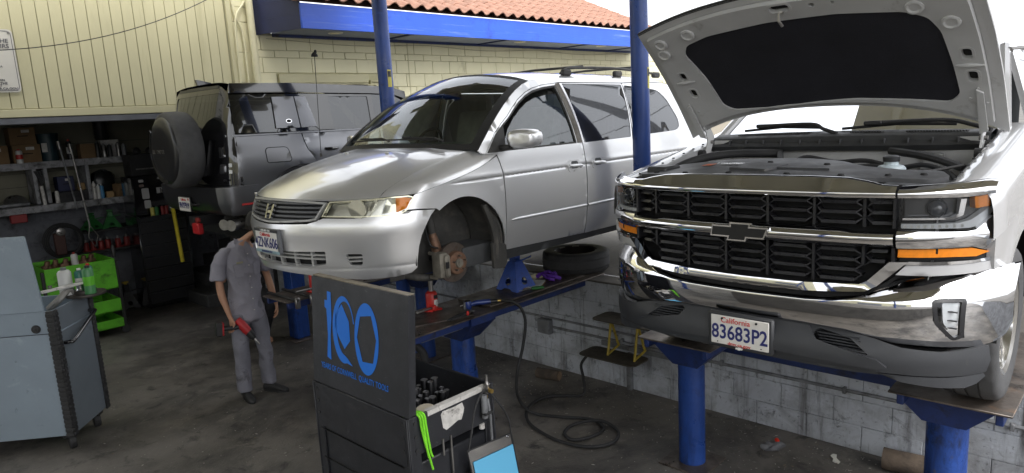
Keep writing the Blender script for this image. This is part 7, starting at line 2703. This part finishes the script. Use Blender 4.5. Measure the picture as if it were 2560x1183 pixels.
MB().box((0, -.30, 1.420), (.70, .14, .02), .003).build('ledge', m_gblk, t)
t = thing('tool_case', 'black tool case on top of the stickered cabinet', 'tool case', (3.78, 11.30, 2.022))
MB().box((0, 0, .16), (.55, .30, .32), .01).build('case', m_black, t)
for x in (-.12, .06):
    MB().lathe([(.0, .0), (.05, .01), (.06, .05), (.03, .09), (0, .10)], 14, (x, -.05, .32)).build('knob', m_black, t)
MB().box((0, -.153, .10), (.4, .006, .02)).build('latch_bar', m_steel, t)
# steps and yellow rail
m_stp = mat('black_step', (.05, .05, .052), .75, var=.3, vs=8, bump=.3, bs=40, dirt=((.09, .085, .08), .15, 9, None))
t = thing('steps', 'black concrete steps rising behind the mechanic', 'steps', (0, 0, 0))
for k in range(5):
    MB().box((4.02 + .29 * k + .6, 11.0, .10 + .2 * k - .0), (1.2, 1.45, .196), .012).build('step', m_stp, t)
t = thing('handrail', 'yellow pipe handrail leaning beside the black steps', 'handrail', (0, 0, 0))
MB().tube(crv([(3.64, 10.04, 1.835), (3.60, 10.0, 1.825), (3.575, 9.98, 1.78), (3.60, 9.98, 1.6), (3.625, 10.0, 1.2), (3.64, 10.0, .83)], 6), .026, 10).build('pipe', mat('rail_yellow', (.52, .42, .02), .5, var=.15, vs=9, dirt=((.06, .05, .01), .12, 12, None)), t)
t = thing('warning_tag', 'red plastic block hanging below the tow hitch', 'tag', (2.98, 7.62, 1.60))
MB().box((0, 0, -.02), (.06, .16, .12), .01).build('block', mat('tag_red', (.45, .015, .02), .45), t)
MB().box((.02, .02, .07), (.03, .08, .05), .006).build('bracket', m_jrd, t)

# ================================================================== green cart
m_lcart = mat('lime_cart', (.115, .46, .022), .5, var=.18, vs=5, dirt=[((.03, .10, .01), .25, 6, None), ((.30, .55, .15), .06, 20, None)])
t = thing('service_cart', 'lime green two tier service cart full of brake parts', 'cart', (2.40, 10.45, 0))
CW, CD = .80, .80
for z0, z1 in ((.63, 1.03), (.32, .49), (.10, .22)):
    MB().box((0, 0, z0 + .008), (CW, CD, .016), .003).build('tray_floor', m_lcart, t)
    for s in (-1, 1):
        MB().box((0, s * (CD / 2 - .008), (z0 + z1) / 2), (CW, .016, z1 - z0), .004).build('tray_side', m_lcart, t)
        MB().box((s * (CW / 2 - .008), 0, (z0 + z1) / 2), (.016, CD - .034, z1 - z0), .004).build('tray_side', m_lcart, t)
for x in (-1, 1):
    for y in (-1, 1):
        MB().box((x * (CW / 2 + .02), y * (CD / 2 - .03), .55), (.035, .05, .90), .004).build('leg', m_black, t)
        w = MB().lathe([(.02, -.018), (.052, -.016), (.055, 0), (.052, .016), (.02, .018)], 16, (x * (CW / 2 + .02), y * (CD / 2 - .03), .055), (0, 1, 0)).build('caster', m_rub, t)
names = ('rusty brake caliper lying at the left of the green cart', 'rusty calliper piston beside the left caliper', 'rusty brake caliper in the middle of the green cart', 'round rusty hub part in the green cart', 'rusty brake caliper at the right of the green cart', 'dark rusty bracket at the cart right corner')
for k in range(6):
    p = thing('brake_part', names[k], 'car part', (2.12 + .105 * k, 10.50 + .05 * (k % 2), .92))
    MB().box((0, 0, .05), (.12, .10, .09), .03, rot=Matrix.Rotation(k * .7, 3, 'Z')).build('housing', m_rust, p)
    MB().cyl((0, -.02, .06), (.02, -.03, .15), .035, .03, n=12).build('bore', m_rust, p)
q = MB().box((0, .05, .79), (CW - .05, CD - .15, .28)).build('contents', m_dark, t)
tag(q, kind='stuff')
can('bottle', 'black oil bottle standing on the green cart corner', 2.83, 1.03, .025, .18, m_black, m_black, 10.15, cat='bottle')
t = thing('floor_clutter', 'dark metal parts piled on the lower tray of the green cart', 'car part', (2.45, 10.42, .336))
for k in range(6):
    MB().box((-.25 + .1 * k, -.05 * (k % 3), .05), (.10, .12, .09), .02, rot=Matrix.Rotation(k, 3, 'Z')).build('part', m_engmet, t)

# ================================================================== grey tool cart in front
m_gc = mat('blue_grey_enamel', (.235, .285, .335), .38, var=.06, vs=3, rvar=.06, coat=.15, dirt=[((.36, .41, .46), .12, 2.5, None), ((.10, .12, .14), .05, 16, None)])
m_gcs = mat('grey_cart_side', (.15, .175, .20), .42, var=.08, vs=3, rvar=.06, dirt=((.08, .09, .10), .12, 6, None))
gc = thing('tool_cart', 'blue grey tool cart with its lid raised and black corner bumpers', 'tool cart', (1.305, 6.525, 0), math.atan2(-.65, .76))
# local: x to the right end of the front face at 0, the cart runs to -x; y is depth
GW, GD = 1.0, .61
MB().box((-GW / 2, GD / 2, .60), (GW, GD, .90), .006).build('cabinet', [m_gc], gc)
MB().box((.004, GD / 2, .60), (.004, GD - .06, .88)).build('side_panel', m_gcs, gc)
for c, d in (((-GW / 2, .008, 1.145), (GW, .016, .19)), ((-GW / 2, GD - .008, 1.145), (GW, .016, .19)), ((-.008, GD / 2, 1.145), (.016, GD - .034, .19))):
    MB().box(c, d, .004).build('tray_wall', m_gc if d[0] > .5 else m_gcs, gc)
MB().box((-GW / 2, -.003, 1.048), (GW - .10, .006, .003)).build('seam', m_gap, gc)
b = MB()
b.prism(rnd([(-GW, 1.243), (-.055, 1.243), (-.115, 1.865), (-GW, 1.865)], .012), lambda a, c, d: (a, -.012 + .02 * (c - 1.24) + d, c), 0, .020)
gl_ = b.build('lid', m_gc, gc, recalc=True)
for yy in (.0, GD):
    bmp = MB()
    bmp.box((-.018, yy - .006 if yy == 0 else yy + .006, .69), (.060, .022, 1.10), .006)
    bmp.box((.010, yy + (.020 if yy == 0 else -.020), .69), (.018, .056, 1.10), .006)
    for k in range(27):
        z = 1.22 - .040 * k
        bmp.box((-.018, yy - .010 if yy == 0 else yy + .010, z - .016), (.064, .022, .030), .004)
        bmp.box((.013, yy + (.020 if yy == 0 else -.020), z - .016), (.018, .060, .030), .004)
    bmp.build('corner_bumper', m_rub, gc)
for k in range(1):
    pass
text('bumper_lettering', 'GENERAL', .060, mat('rubber_raised', (.045, .045, .047), .5), gc, axes((.0225, .022, .80), (0, 0, -1), (0, 1, 0)), extr=.002, bold=.001)
MB().lathe([(0, -.012), (.030, -.010), (.036, -.004), (.036, .0)], 20, (-.145, -.004, 1.095), (0, -1, 0)).build('lock_knob', m_rub, gc)
MB().lathe([(.034, .006), (.030, .012), (.012, .013), (.010, .02), (0, .02)], 18, (-.145, -.004, 1.095), (0, -1, 0)).build('lock', m_rub, gc)
MB().tube(crv([(.012, .08, .94), (.055, .085, .945), (.075, .11, .95), (.078, .30, 1.02), (.075, .50, 1.09), (.055, .525, 1.095), (.012, .53, 1.095)], 6), .016, 10).build('handle', m_gblk, gc)
for x in (-.07, -.93):
    for y in (.09, GD - .09):
        w = MB().lathe([(.02, -.026), (.066, -.024), (.070, -.01), (.070, .01), (.066, .024), (.02, .026)], 20, (x, y, .071), (.8, .6, 0)).build('caster', m_rub, gc)
        MB().box((x, y, .125), (.09, .09, .03), .004).build('caster_plate', m_black, w)
        MB().lathe([(.0, -.024), (.018, -.024), (.018, .024), (0, .024)], 12, (x, y, .06), (.8, .6, 0)).build('hub', m_steel, w)


def gl(x, y, z):
    a = math.atan2(-.65, .76)
    return (1.305 + x * math.cos(a) - y * math.sin(a), 6.525 + x * math.sin(a) + y * math.cos(a), z)


# things standing in the cart tray
t = thing('brake_rotor', 'worn brake rotor lying over the tray of the grey cart', 'brake rotor', gl(.03, .50, 1.245))
MB().lathe([(.05, 0), (.155, 0), (.157, .010), (.155, .022), (.09, .022), (.088, .05), (.03, .055), (.02, .05)], 40).build('disc', mat('dark_rotor', (.065, .058, .052), .5, .7, var=.2, vs=12), t)
t = thing('steel_bracket', 'grey cast bracket propped in the grey cart', 'car part', gl(-.10, .40, 1.15))
MB().tube(crv([(-.12, .05, .02), (-.04, .0, .10), (.05, .02, .16), (.10, .03, .05)], 5), [.03] * 16, 8).build('casting', m_engmet, t)
t = thing('flat_bar', 'white steel bar bridging the bottles on the grey cart', 'bar', gl(-.06, .34, 1.36))
MB().box((0, 0, 0), (.34, .035, .022), .003, rot=Matrix.Rotation(-.06, 3, 'Y')).build('bar', m_tape, t)
MB().cyl((-.10, 0, .012), (-.10, 0, .035), .016, n=10).build('nut', m_steel, t)
m_gwb = mat('green_white_bottle', (.06, .22, .08), .4)
m_tg = mat('teal_green_bottle', (.03, .16, .12), .4)
for lab, x, y, z, r, h, m, cp, bd in (('white funnel topped bottle in the grey cart', -.105, .46, 1.25, .055, .26, m_wb, m_zinc, None), ('teal bottle with white cap in the grey cart', .0, .50, 1.268, .040, .22, m_tg, m_wb, m_tape),
                                      ('teal bottle with red cap behind the white capped one', .03, .60, 1.268, .036, .24, m_tg, m_jred, m_wb), ('dark green and white chemical bottle on the grey cart', .10, .44, 1.268, .045, .25, m_gwb, m_black, m_lcart),
                                      ('white aerosol with red cap standing in the green cart', 0, 0, .93, .04, .22, m_wb, m_jred, None)):
    p = gl(x, y, z) if x or y else (2.42, 10.36, z)
    can('bottle', lab, p[0], p[2], r, h, m, cp, p[1], cat='bottle', band=bd)
t = thing('chrome_cup', 'short chrome cylinder standing on the brake rotor', 'cup', gl(.02, .44, 1.30))
MB().lathe([(.036, 0), (.038, .01), (.03, .02), (.03, .05), (.036, .06), (.036, .075), (.02, .08)], 18).build('cup', m_chrome, t)

# ================================================================== people
m_skin = mat('skin', (.46, .25, .16), .55, var=.06, vs=20)
m_shirt = mat('grey_work_shirt', (.27, .262, .305), .85, var=.10, vs=7, bump=.2, bs=160, dirt=((.07, .065, .075), .12, 7, None))
m_trous = mat('grey_work_trousers', (.20, .20, .235), .88, var=.14, vs=6, bump=.2, bs=160, dirt=((.055, .05, .055), .22, 6, None))
m_shoe = mat('black_shoe', (.022, .022, .023), .6, var=.2, vs=12)
m_hair = mat('black_hair', (.010, .008, .007), .55, var=.3, vs=60, bump=.6, bs=120)


def limb(b, pts, n=18):
    """rings (x, y, z, rx, ry) stacked, roughly upright"""
    rings = []
    for x, y, z, rx, ry in pts:
        rings.append([(x + rx * math.cos(a), y + ry * math.sin(a), z) for a in [2 * math.pi * i / n for i in range(n)]])
    P = []
    k = len(rings)
    for i in range(k - 1):
        for j in range(4):
            t = j / 4
            r0, r1, r2, r3 = rings[max(i - 1, 0)], rings[i], rings[i + 1], rings[min(i + 2, k - 1)]
            P.append([0.5 * ((2 * Vector(r1[q])) + (Vector(r2[q]) - Vector(r0[q])) * t + (2 * Vector(r0[q]) - 5 * Vector(r1[q]) + 4 * Vector(r2[q]) - Vector(r3[q])) * t * t + (3 * Vector(r1[q]) - Vector(r0[q]) - 3 * Vector(r2[q]) + Vector(r3[q])) * t ** 3) for q in range(n)])
    P.append([Vector(q) for q in rings[-1]])
    b.loft(P)


def fused(name, b, m, parent, vox=.012, smooth=6, wrinkle=0.0, ws=9.0, stretch=(1, 1, 1)):
    o = b.build(name, m, parent, recalc=True)
    baked(o, ('REMESH', dict(mode='VOXEL', voxel_size=vox)), ('SMOOTH', dict(factor=.5, iterations=smooth)))
    if wrinkle:
        me = o.data
        vs = [v.co.copy() for v in me.vertices]
        ns = [v.normal.copy() for v in me.vertices]
        for i, (c, n_) in enumerate(zip(vs, ns)):
            q = Vector((c.x * stretch[0], c.y * stretch[1], c.z * stretch[2])) * ws
            w = noise.noise(q + Vector((1.7, 3.1, 5.3)) + Vector((1, 1, 1)) * .6 * noise.noise(q * .7))
            w = 1 - abs(w) * 2
            me.vertices[i].co = c + n_ * wrinkle * (w - .4)
        me.update()
    return o


def hand(b, w, f, side, curl=.8, up=Vector((0, 0, 1)), sc=1.0):
    """palm and five fingers; w wrist, f direction of the fingers, side towards the thumb"""
    w, f, side = Vector(w), Vector(f).normalized(), Vector(side).normalized()
    n = f.cross(side).normalized()
    pal = []
    for t, rw, rt in ((-.01, .026, .020), (.02, .034, .018), (.055, .042, .016), (.088, .040, .013)):
        c = w + f * t * sc
        pal.append([c + side * (rw * sc * math.cos(a)) + n * (rt * sc * math.sin(a)) for a in [2 * math.pi * i / 12 for i in range(12)]])
    b.loft(pal)
    for k, (o, ln) in enumerate(((.030, .075), (.010, .085), (-.010, .078), (-.030, .060))):
        p = w + f * .082 * sc + side * o * sc
        d = f.copy()
        P = [p - f * .02]
        for j in range(3):
            d = (d * math.cos(curl * (.6 + .35 * j)) + n * math.sin(curl * (.6 + .35 * j))).normalized()
            P += [p + d * ln * .38 * sc * .5, p + d * ln * .38 * sc]
            p = P[-1]
        b.tube(P, [.0095 * sc, .0095 * sc, .009 * sc, .0088 * sc, .0085 * sc, .008 * sc, .0065 * sc], 8)
    p = w + f * .02 * sc + side * .030 * sc
    b.tube([p - side * .012, p + side * .018 + f * .03 + n * .01, p + side * .012 + f * .058 + n * .03, p - side * .002 + f * .075 + n * .042], [.013, .012, .0105, .008], 8)


man = thing('person', 'mechanic in grey work shirt and trousers holding a red impact driver', 'person', (2.86, 6.42, 0))
man.scale = (.84, .90, 1.0)
# body: torso, head, arms, hands in one skin
b = MB()
limb(b, [(.02, .01, .86, .15, .11), (.02, .01, 1.0, .155, .11), (.02, .01, 1.15, .150, .105), (.02, .005, 1.32, .175, .115), (.02, .0, 1.46, .18, .11), (.03, -.015, 1.54, .11, .085), (.08, -.045, 1.585, .064, .064), (.17, -.10, 1.645, .060, .062)])
limb(b, [(-.17, .0, 1.49, .055, .06), (-.205, .01, 1.42, .054, .058), (-.235, .02, 1.30, .047, .050), (-.25, .03, 1.18, .041, .043), (-.25, .01, 1.06, .042, .043), (-.235, -.03, .95, .033, .034), (-.222, -.055, .87, .027, .026), (-.217, -.065, .845, .026, .024)])
limb(b, [(.21, .0, 1.48, .055, .06), (.245, .0, 1.40, .053, .056), (.27, .0, 1.28, .046, .048), (.30, -.01, 1.17, .041, .042), (.315, -.03, 1.06, .041, .042), (.325, -.06, .96, .032, .032), (.33, -.075, .90, .026, .025)])
hand(b, (-.217, -.067, .85), (.02, -.25, -1), (.35, -1, .1), .95)
hand(b, (.332, -.078, .90), (-.05, -.25, -1), (-.3, -1, .1), .6)
n0 = len(b.v)
limb(b, [(.035, -.045, 1.655, .045, .050), (.035, -.045, 1.68, .060, .072), (.035, -.04, 1.72, .070, .088), (.035, -.03, 1.78, .076, .098), (.035, -.02, 1.84, .072, .094), (.035, -.015, 1.885, .050, .066), (.035, -.015, 1.90, .02, .03)])
HM = Matrix.Translation((.165, -.10, -.07)) @ Matrix.Translation((.035, -.03, 0)) @ Matrix.Rotation(1.25, 4, 'Z') @ Matrix.Translation((-.035, .03, 0))
for i_ in range(n0, len(b.v)):
    b.v[i_] = tuple(HM @ Vector(b.v[i_]))
n1 = len(b.v)
b.tube([(.035, -.128, 1.775), (.035, -.145, 1.745), (.035, -.128, 1.735)], [.010, .015, .012], 8)      # nose
for s in (-1, 1):
    b.tube([(.035 + s * .075, -.015, 1.80), (.035 + s * .084, -.008, 1.775), (.035 + s * .076, -.012, 1.745)], [.008, .014, .008], 8)
for i_ in range(n1, len(b.v)):
    b.v[i_] = tuple(HM @ Vector(b.v[i_]))
body = fused('body', b, m_skin, man, .0065, 4)
b = MB()
limb(b, [(.035, -.008, 1.735, .080, .088), (.035, -.002, 1.78, .083, .100), (.035, -.006, 1.84, .079, .100), (.035, -.010, 1.893, .056, .074), (.035, -.012, 1.912, .02, .03)])
hr = fused('hair', b, m_hair, man, .008, 3, .004, 60)
for v in hr.data.vertices:
    if v.co.y < -.06 and v.co.z < 1.84:
        v.co.y = -.06 + (v.co.y + .06) * .1
hr.data.transform(HM)
for s in (-1, 1):
    MB().lathe([(0, .004), (.010, .002), (.012, -.004)], 10, (.035 + s * .030, -.122, 1.782), (0, -1, 0)).build('eye', m_white, body)
    MB().lathe([(0, .003), (.005, .001)], 8, (.035 + s * .030, -.126, 1.782), (0, -1, 0)).build('iris', m_gap, body)
    MB().box((.035 + s * .030, -.124, 1.803), (.034, .008, .007), .002).build('eyebrow', m_hair, body)
MB().box((.035, -.131, 1.712), (.040, .006, .008), .003).build('lips', mat('lips', (.28, .10, .08), .5), body)
for o_ in body.children:
    o_.data.transform(HM)
# shirt
b = MB()
limb(b, [(.02, .01, .795, .190, .150), (.02, .01, .90, .188, .148), (.02, .01, 1.02, .186, .143), (.02, .005, 1.18, .190, .142), (.02, .0, 1.34, .203, .145), (.02, .0, 1.46, .195, .130), (.025, -.005, 1.535, .125, .095), (.03, -.015, 1.575, .076, .072)])
limb(b, [(-.14, .0, 1.51, .06, .075), (-.195, .01, 1.45, .074, .080), (-.235, .015, 1.36, .076, .082), (-.26, .025, 1.26, .078, .084), (-.268, .028, 1.225, .080, .085)])
limb(b, [(.18, .0, 1.51, .06, .075), (.235, .0, 1.45, .072, .078), (.27, .0, 1.36, .072, .078), (.295, -.005, 1.26, .072, .078), (.30, -.005, 1.235, .073, .079)])
shirt = fused('shirt', b, m_shirt, man, .009, 3, .020, 5.5, (1, 1, .9))
MB().tube([(.02 + .006 * math.sin(i), -.142 - .004 * math.sin(i * 1.7) + (.015 * max(0, i - 7)), .82 + .075 * i) for i in range(10)], .006, 6).build('button_placket', m_shirt, shirt)
for i in range(6):
    MB().cyl((.025, -.150, .90 + .11 * i), (.025, -.158, .90 + .11 * i), .006, n=8).build('button', m_tape, shirt)
for s in (-1, 1):
    MB().prism(rnd([(.02 + s * .06, 1.36), (.02 + s * .15, 1.36), (.02 + s * .15, 1.24), (.02 + s * .06, 1.24)], .008), lambda a, c, d: (a, -.145 + .9 * max(0, abs(a - .02) - .05) ** 2 * 4 + d, c), -.006, .012).build('pocket', m_shirt, shirt, recalc=True)
    MB().prism([(.03 + s * .012, 1.555), (.03 + s * .085, 1.60), (.03 + s * .095, 1.555), (.03 + s * .045, 1.50)], lambda a, c, d: (a, -.082 + .3 * abs(a - .03) + d + (c - 1.55) * .3, c), -.008, .006).build('collar', m_shirt, shirt, recalc=True)
MB().box((-.07, -.137, 1.375), (.075, .006, .018), .002).build('name_tag', mat('tag_tan', (.34, .32, .22), .7), shirt)
# trousers
b = MB()
limb(b, [(.02, .01, 1.0, .165, .122), (.02, .01, .92, .175, .130), (.02, .01, .84, .175, .13), (.02, .01, .77, .15, .11)])
limb(b, [(-.07, .01, .86, .098, .112), (-.09, .01, .72, .098, .108), (-.105, .0, .56, .086, .092), (-.11, -.005, .45, .080, .086), (-.115, .01, .30, .078, .086), (-.12, .02, .16, .080, .088), (-.12, .02, .085, .078, .090)])
limb(b, [(.11, .01, .86, .098, .112), (.135, .005, .72, .098, .106), (.15, -.01, .56, .085, .090), (.16, -.015, .45, .079, .085), (.17, .0, .30, .078, .086), (.175, .01, .16, .080, .088), (.175, .01, .085, .078, .088)])
fused('trousers', b, m_trous, man, .009, 3, .016, 6.0, (1.2, 1.2, .6))
# shoes
for x, y, a in ((-.12, -.01, -.15), (.185, -.03, .55)):
    b = MB()
    R_ = Matrix.Translation((x, y, 0)) @ Matrix.Rotation(a, 4, 'Z')
    rings = []
    for t, rw, h in ((.10, .030, .07), (.085, .040, .085), (.03, .042, .095), (-.04, .044, .085), (-.10, .048, .062), (-.15, .047, .048), (-.19, .036, .038), (-.205, .015, .025)):
        rings.append([R_ @ Vector((rw * math.cos(q), t, .004 + max(0, h * (.5 + .5 * math.sin(q))))) for q in [2 * math.pi * i / 14 for i in range(14)]])
    b.loft(rings)
    s = b.build('shoe', m_shoe, man, 60, recalc=True)
    MB().prism([(R_ @ Vector((.05 * math.cos(q) * (1.0 if math.sin(q) < 0 else .85), -.05 + .16 * math.sin(q), 0))).to_2d()[:] for q in [2 * math.pi * i / 20 for i in range(20)]], lambda p, q, d: (p, q, d), .0, .020).build('sole', m_rub, s, recalc=True)
# impact driver in the right hand
t = thing('impact_driver', 'red and black cordless impact driver in the mechanic hand', 'power tool', (2.86, 6.42, 0))
t.scale = (.84, .90, 1.0)
m_tr = mat('tool_red', (.42, .015, .02), .45)
D0 = Vector((-.232, -.125, .765))
ax_ = Vector((.45, -.45, -.75)).normalized()
gp = Vector((-.82, .25, .10)).normalized()
head0 = D0 + Vector((.115, -.03, -.015))
K = 1.35
MB().tube([head0 - ax_ * .08 * K, head0 - ax_ * .03 * K, head0 + ax_ * .02 * K, head0 + ax_ * .045 * K], [.028 * K, .036 * K, .036 * K, .032 * K], 14).build('motor_housing', m_tr, t)
MB().tube([head0 + ax_ * .045 * K, head0 + ax_ * .09 * K, head0 + ax_ * .11 * K], [.033 * K, .028 * K, .016 * K], 14).build('gear_case', m_black, t)
MB().tube([head0 + ax_ * .10 * K, head0 + ax_ * .165 * K], [.011, .009], 8).build('bit', m_steel, t)
MB().tube([head0 - ax_ * .04, D0 + Vector((.03, .0, .0)), D0 + gp * .03, D0 + gp * .11], [.026, .023, .021, .028], 12).build('grip', m_black, t)
rot_ = gp.to_track_quat('Z', 'Y').to_matrix()
MB().box(D0 + gp * .145, (.095, .135, .075), .012, rot_).build('battery', m_black, t)
MB().box(D0 + gp * .112, (.088, .12, .028), .006, rot_).build('battery_clip', m_tr, t)

# second person crouching by the steps, only head, hand and shoulder show
p2 = thing('person', 'dark haired person crouching behind the mechanic holding a phone', 'person', (3.62, 8.15, .50))
b = MB()
limb(b, [(.0, .10, .05, .20, .17), (.0, .08, .22, .19, .16), (.0, .04, .42, .20, .15), (.0, .0, .58, .18, .12), (.0, -.03, .66, .08, .07), (.0, -.05, .72, .055, .058)])
limb(b, [(.0, -.075, .69, .045, .050), (.0, -.075, .74, .066, .080), (.0, -.06, .81, .075, .095), (.0, -.05, .87, .070, .09), (.0, -.05, .92, .03, .04)])
limb(b, [(-.17, .0, .56, .05, .055), (-.24, -.04, .44, .045, .048), (-.27, -.10, .36, .04, .042)])
b.tube([(-.27, -.10, .36), (-.24, -.22, .50), (-.22, -.28, .62)], [.04, .034, .026], 12)
for s in (-1, 1):
    b.tube([(s * .10, .06, .05), (s * .20, -.26, .10), (s * .21, -.34, .02)], [.085, .075, .07], 12)
    b.tube([(s * .21, -.34, .05), (s * .17, -.16, -.26), (s * .16, -.12, -.44)], [.07, .055, .045], 12)
    b.tube([(s * .16, -.06, -.46), (s * .16, -.26, -.465)], [.042, .038], 10)
hand(b, (-.22, -.28, .62), (-.2, -.3, 1), (1, 0, .2), .8)
body2 = fused('body', b, m_skin, p2, .009, 4)
b = MB()
limb(b, [(.0, -.035, .76, .078, .088), (.0, -.045, .82, .082, .103), (.0, -.048, .88, .077, .098), (.0, -.05, .93, .035, .045)])
h2 = fused('hair', b, m_hair, p2, .009, 3, .004, 50)
b = MB()
limb(b, [(.0, .10, .03, .215, .185), (.0, .08, .22, .205, .175), (.0, .04, .42, .215, .165), (.0, .0, .58, .195, .135), (.0, -.03, .665, .09, .08)])
limb(b, [(-.15, .0, .58, .06, .065), (-.25, -.04, .44, .06, .062), (-.28, -.09, .37, .058, .06)])
fused('jacket', b, mat('black_jacket', (.02, .02, .023), .8), p2, .014, 3, .008, 8)
b = MB()
for s in (-1, 1):
    b.tube([(s * .10, .08, .05), (s * .20, -.27, .10), (s * .21, -.36, .03)], [.10, .09, .08], 12)
    b.tube([(s * .21, -.35, .05), (s * .17, -.16, -.26), (s * .16, -.12, -.43)], [.085, .07, .06], 12)
fused('trousers', b, mat('dark_trousers', (.03, .03, .035), .85), p2, .014, 3, .006, 8)
t = thing('phone', 'dark phone in the crouching person hand', 'phone', (3.62 - .235, 8.15 - .345, .50 + .735))
MB().box((0, 0, 0), (.075, .012, .15), .005, Matrix.Rotation(1.1, 3, 'Y')).build('case', m_black, t)
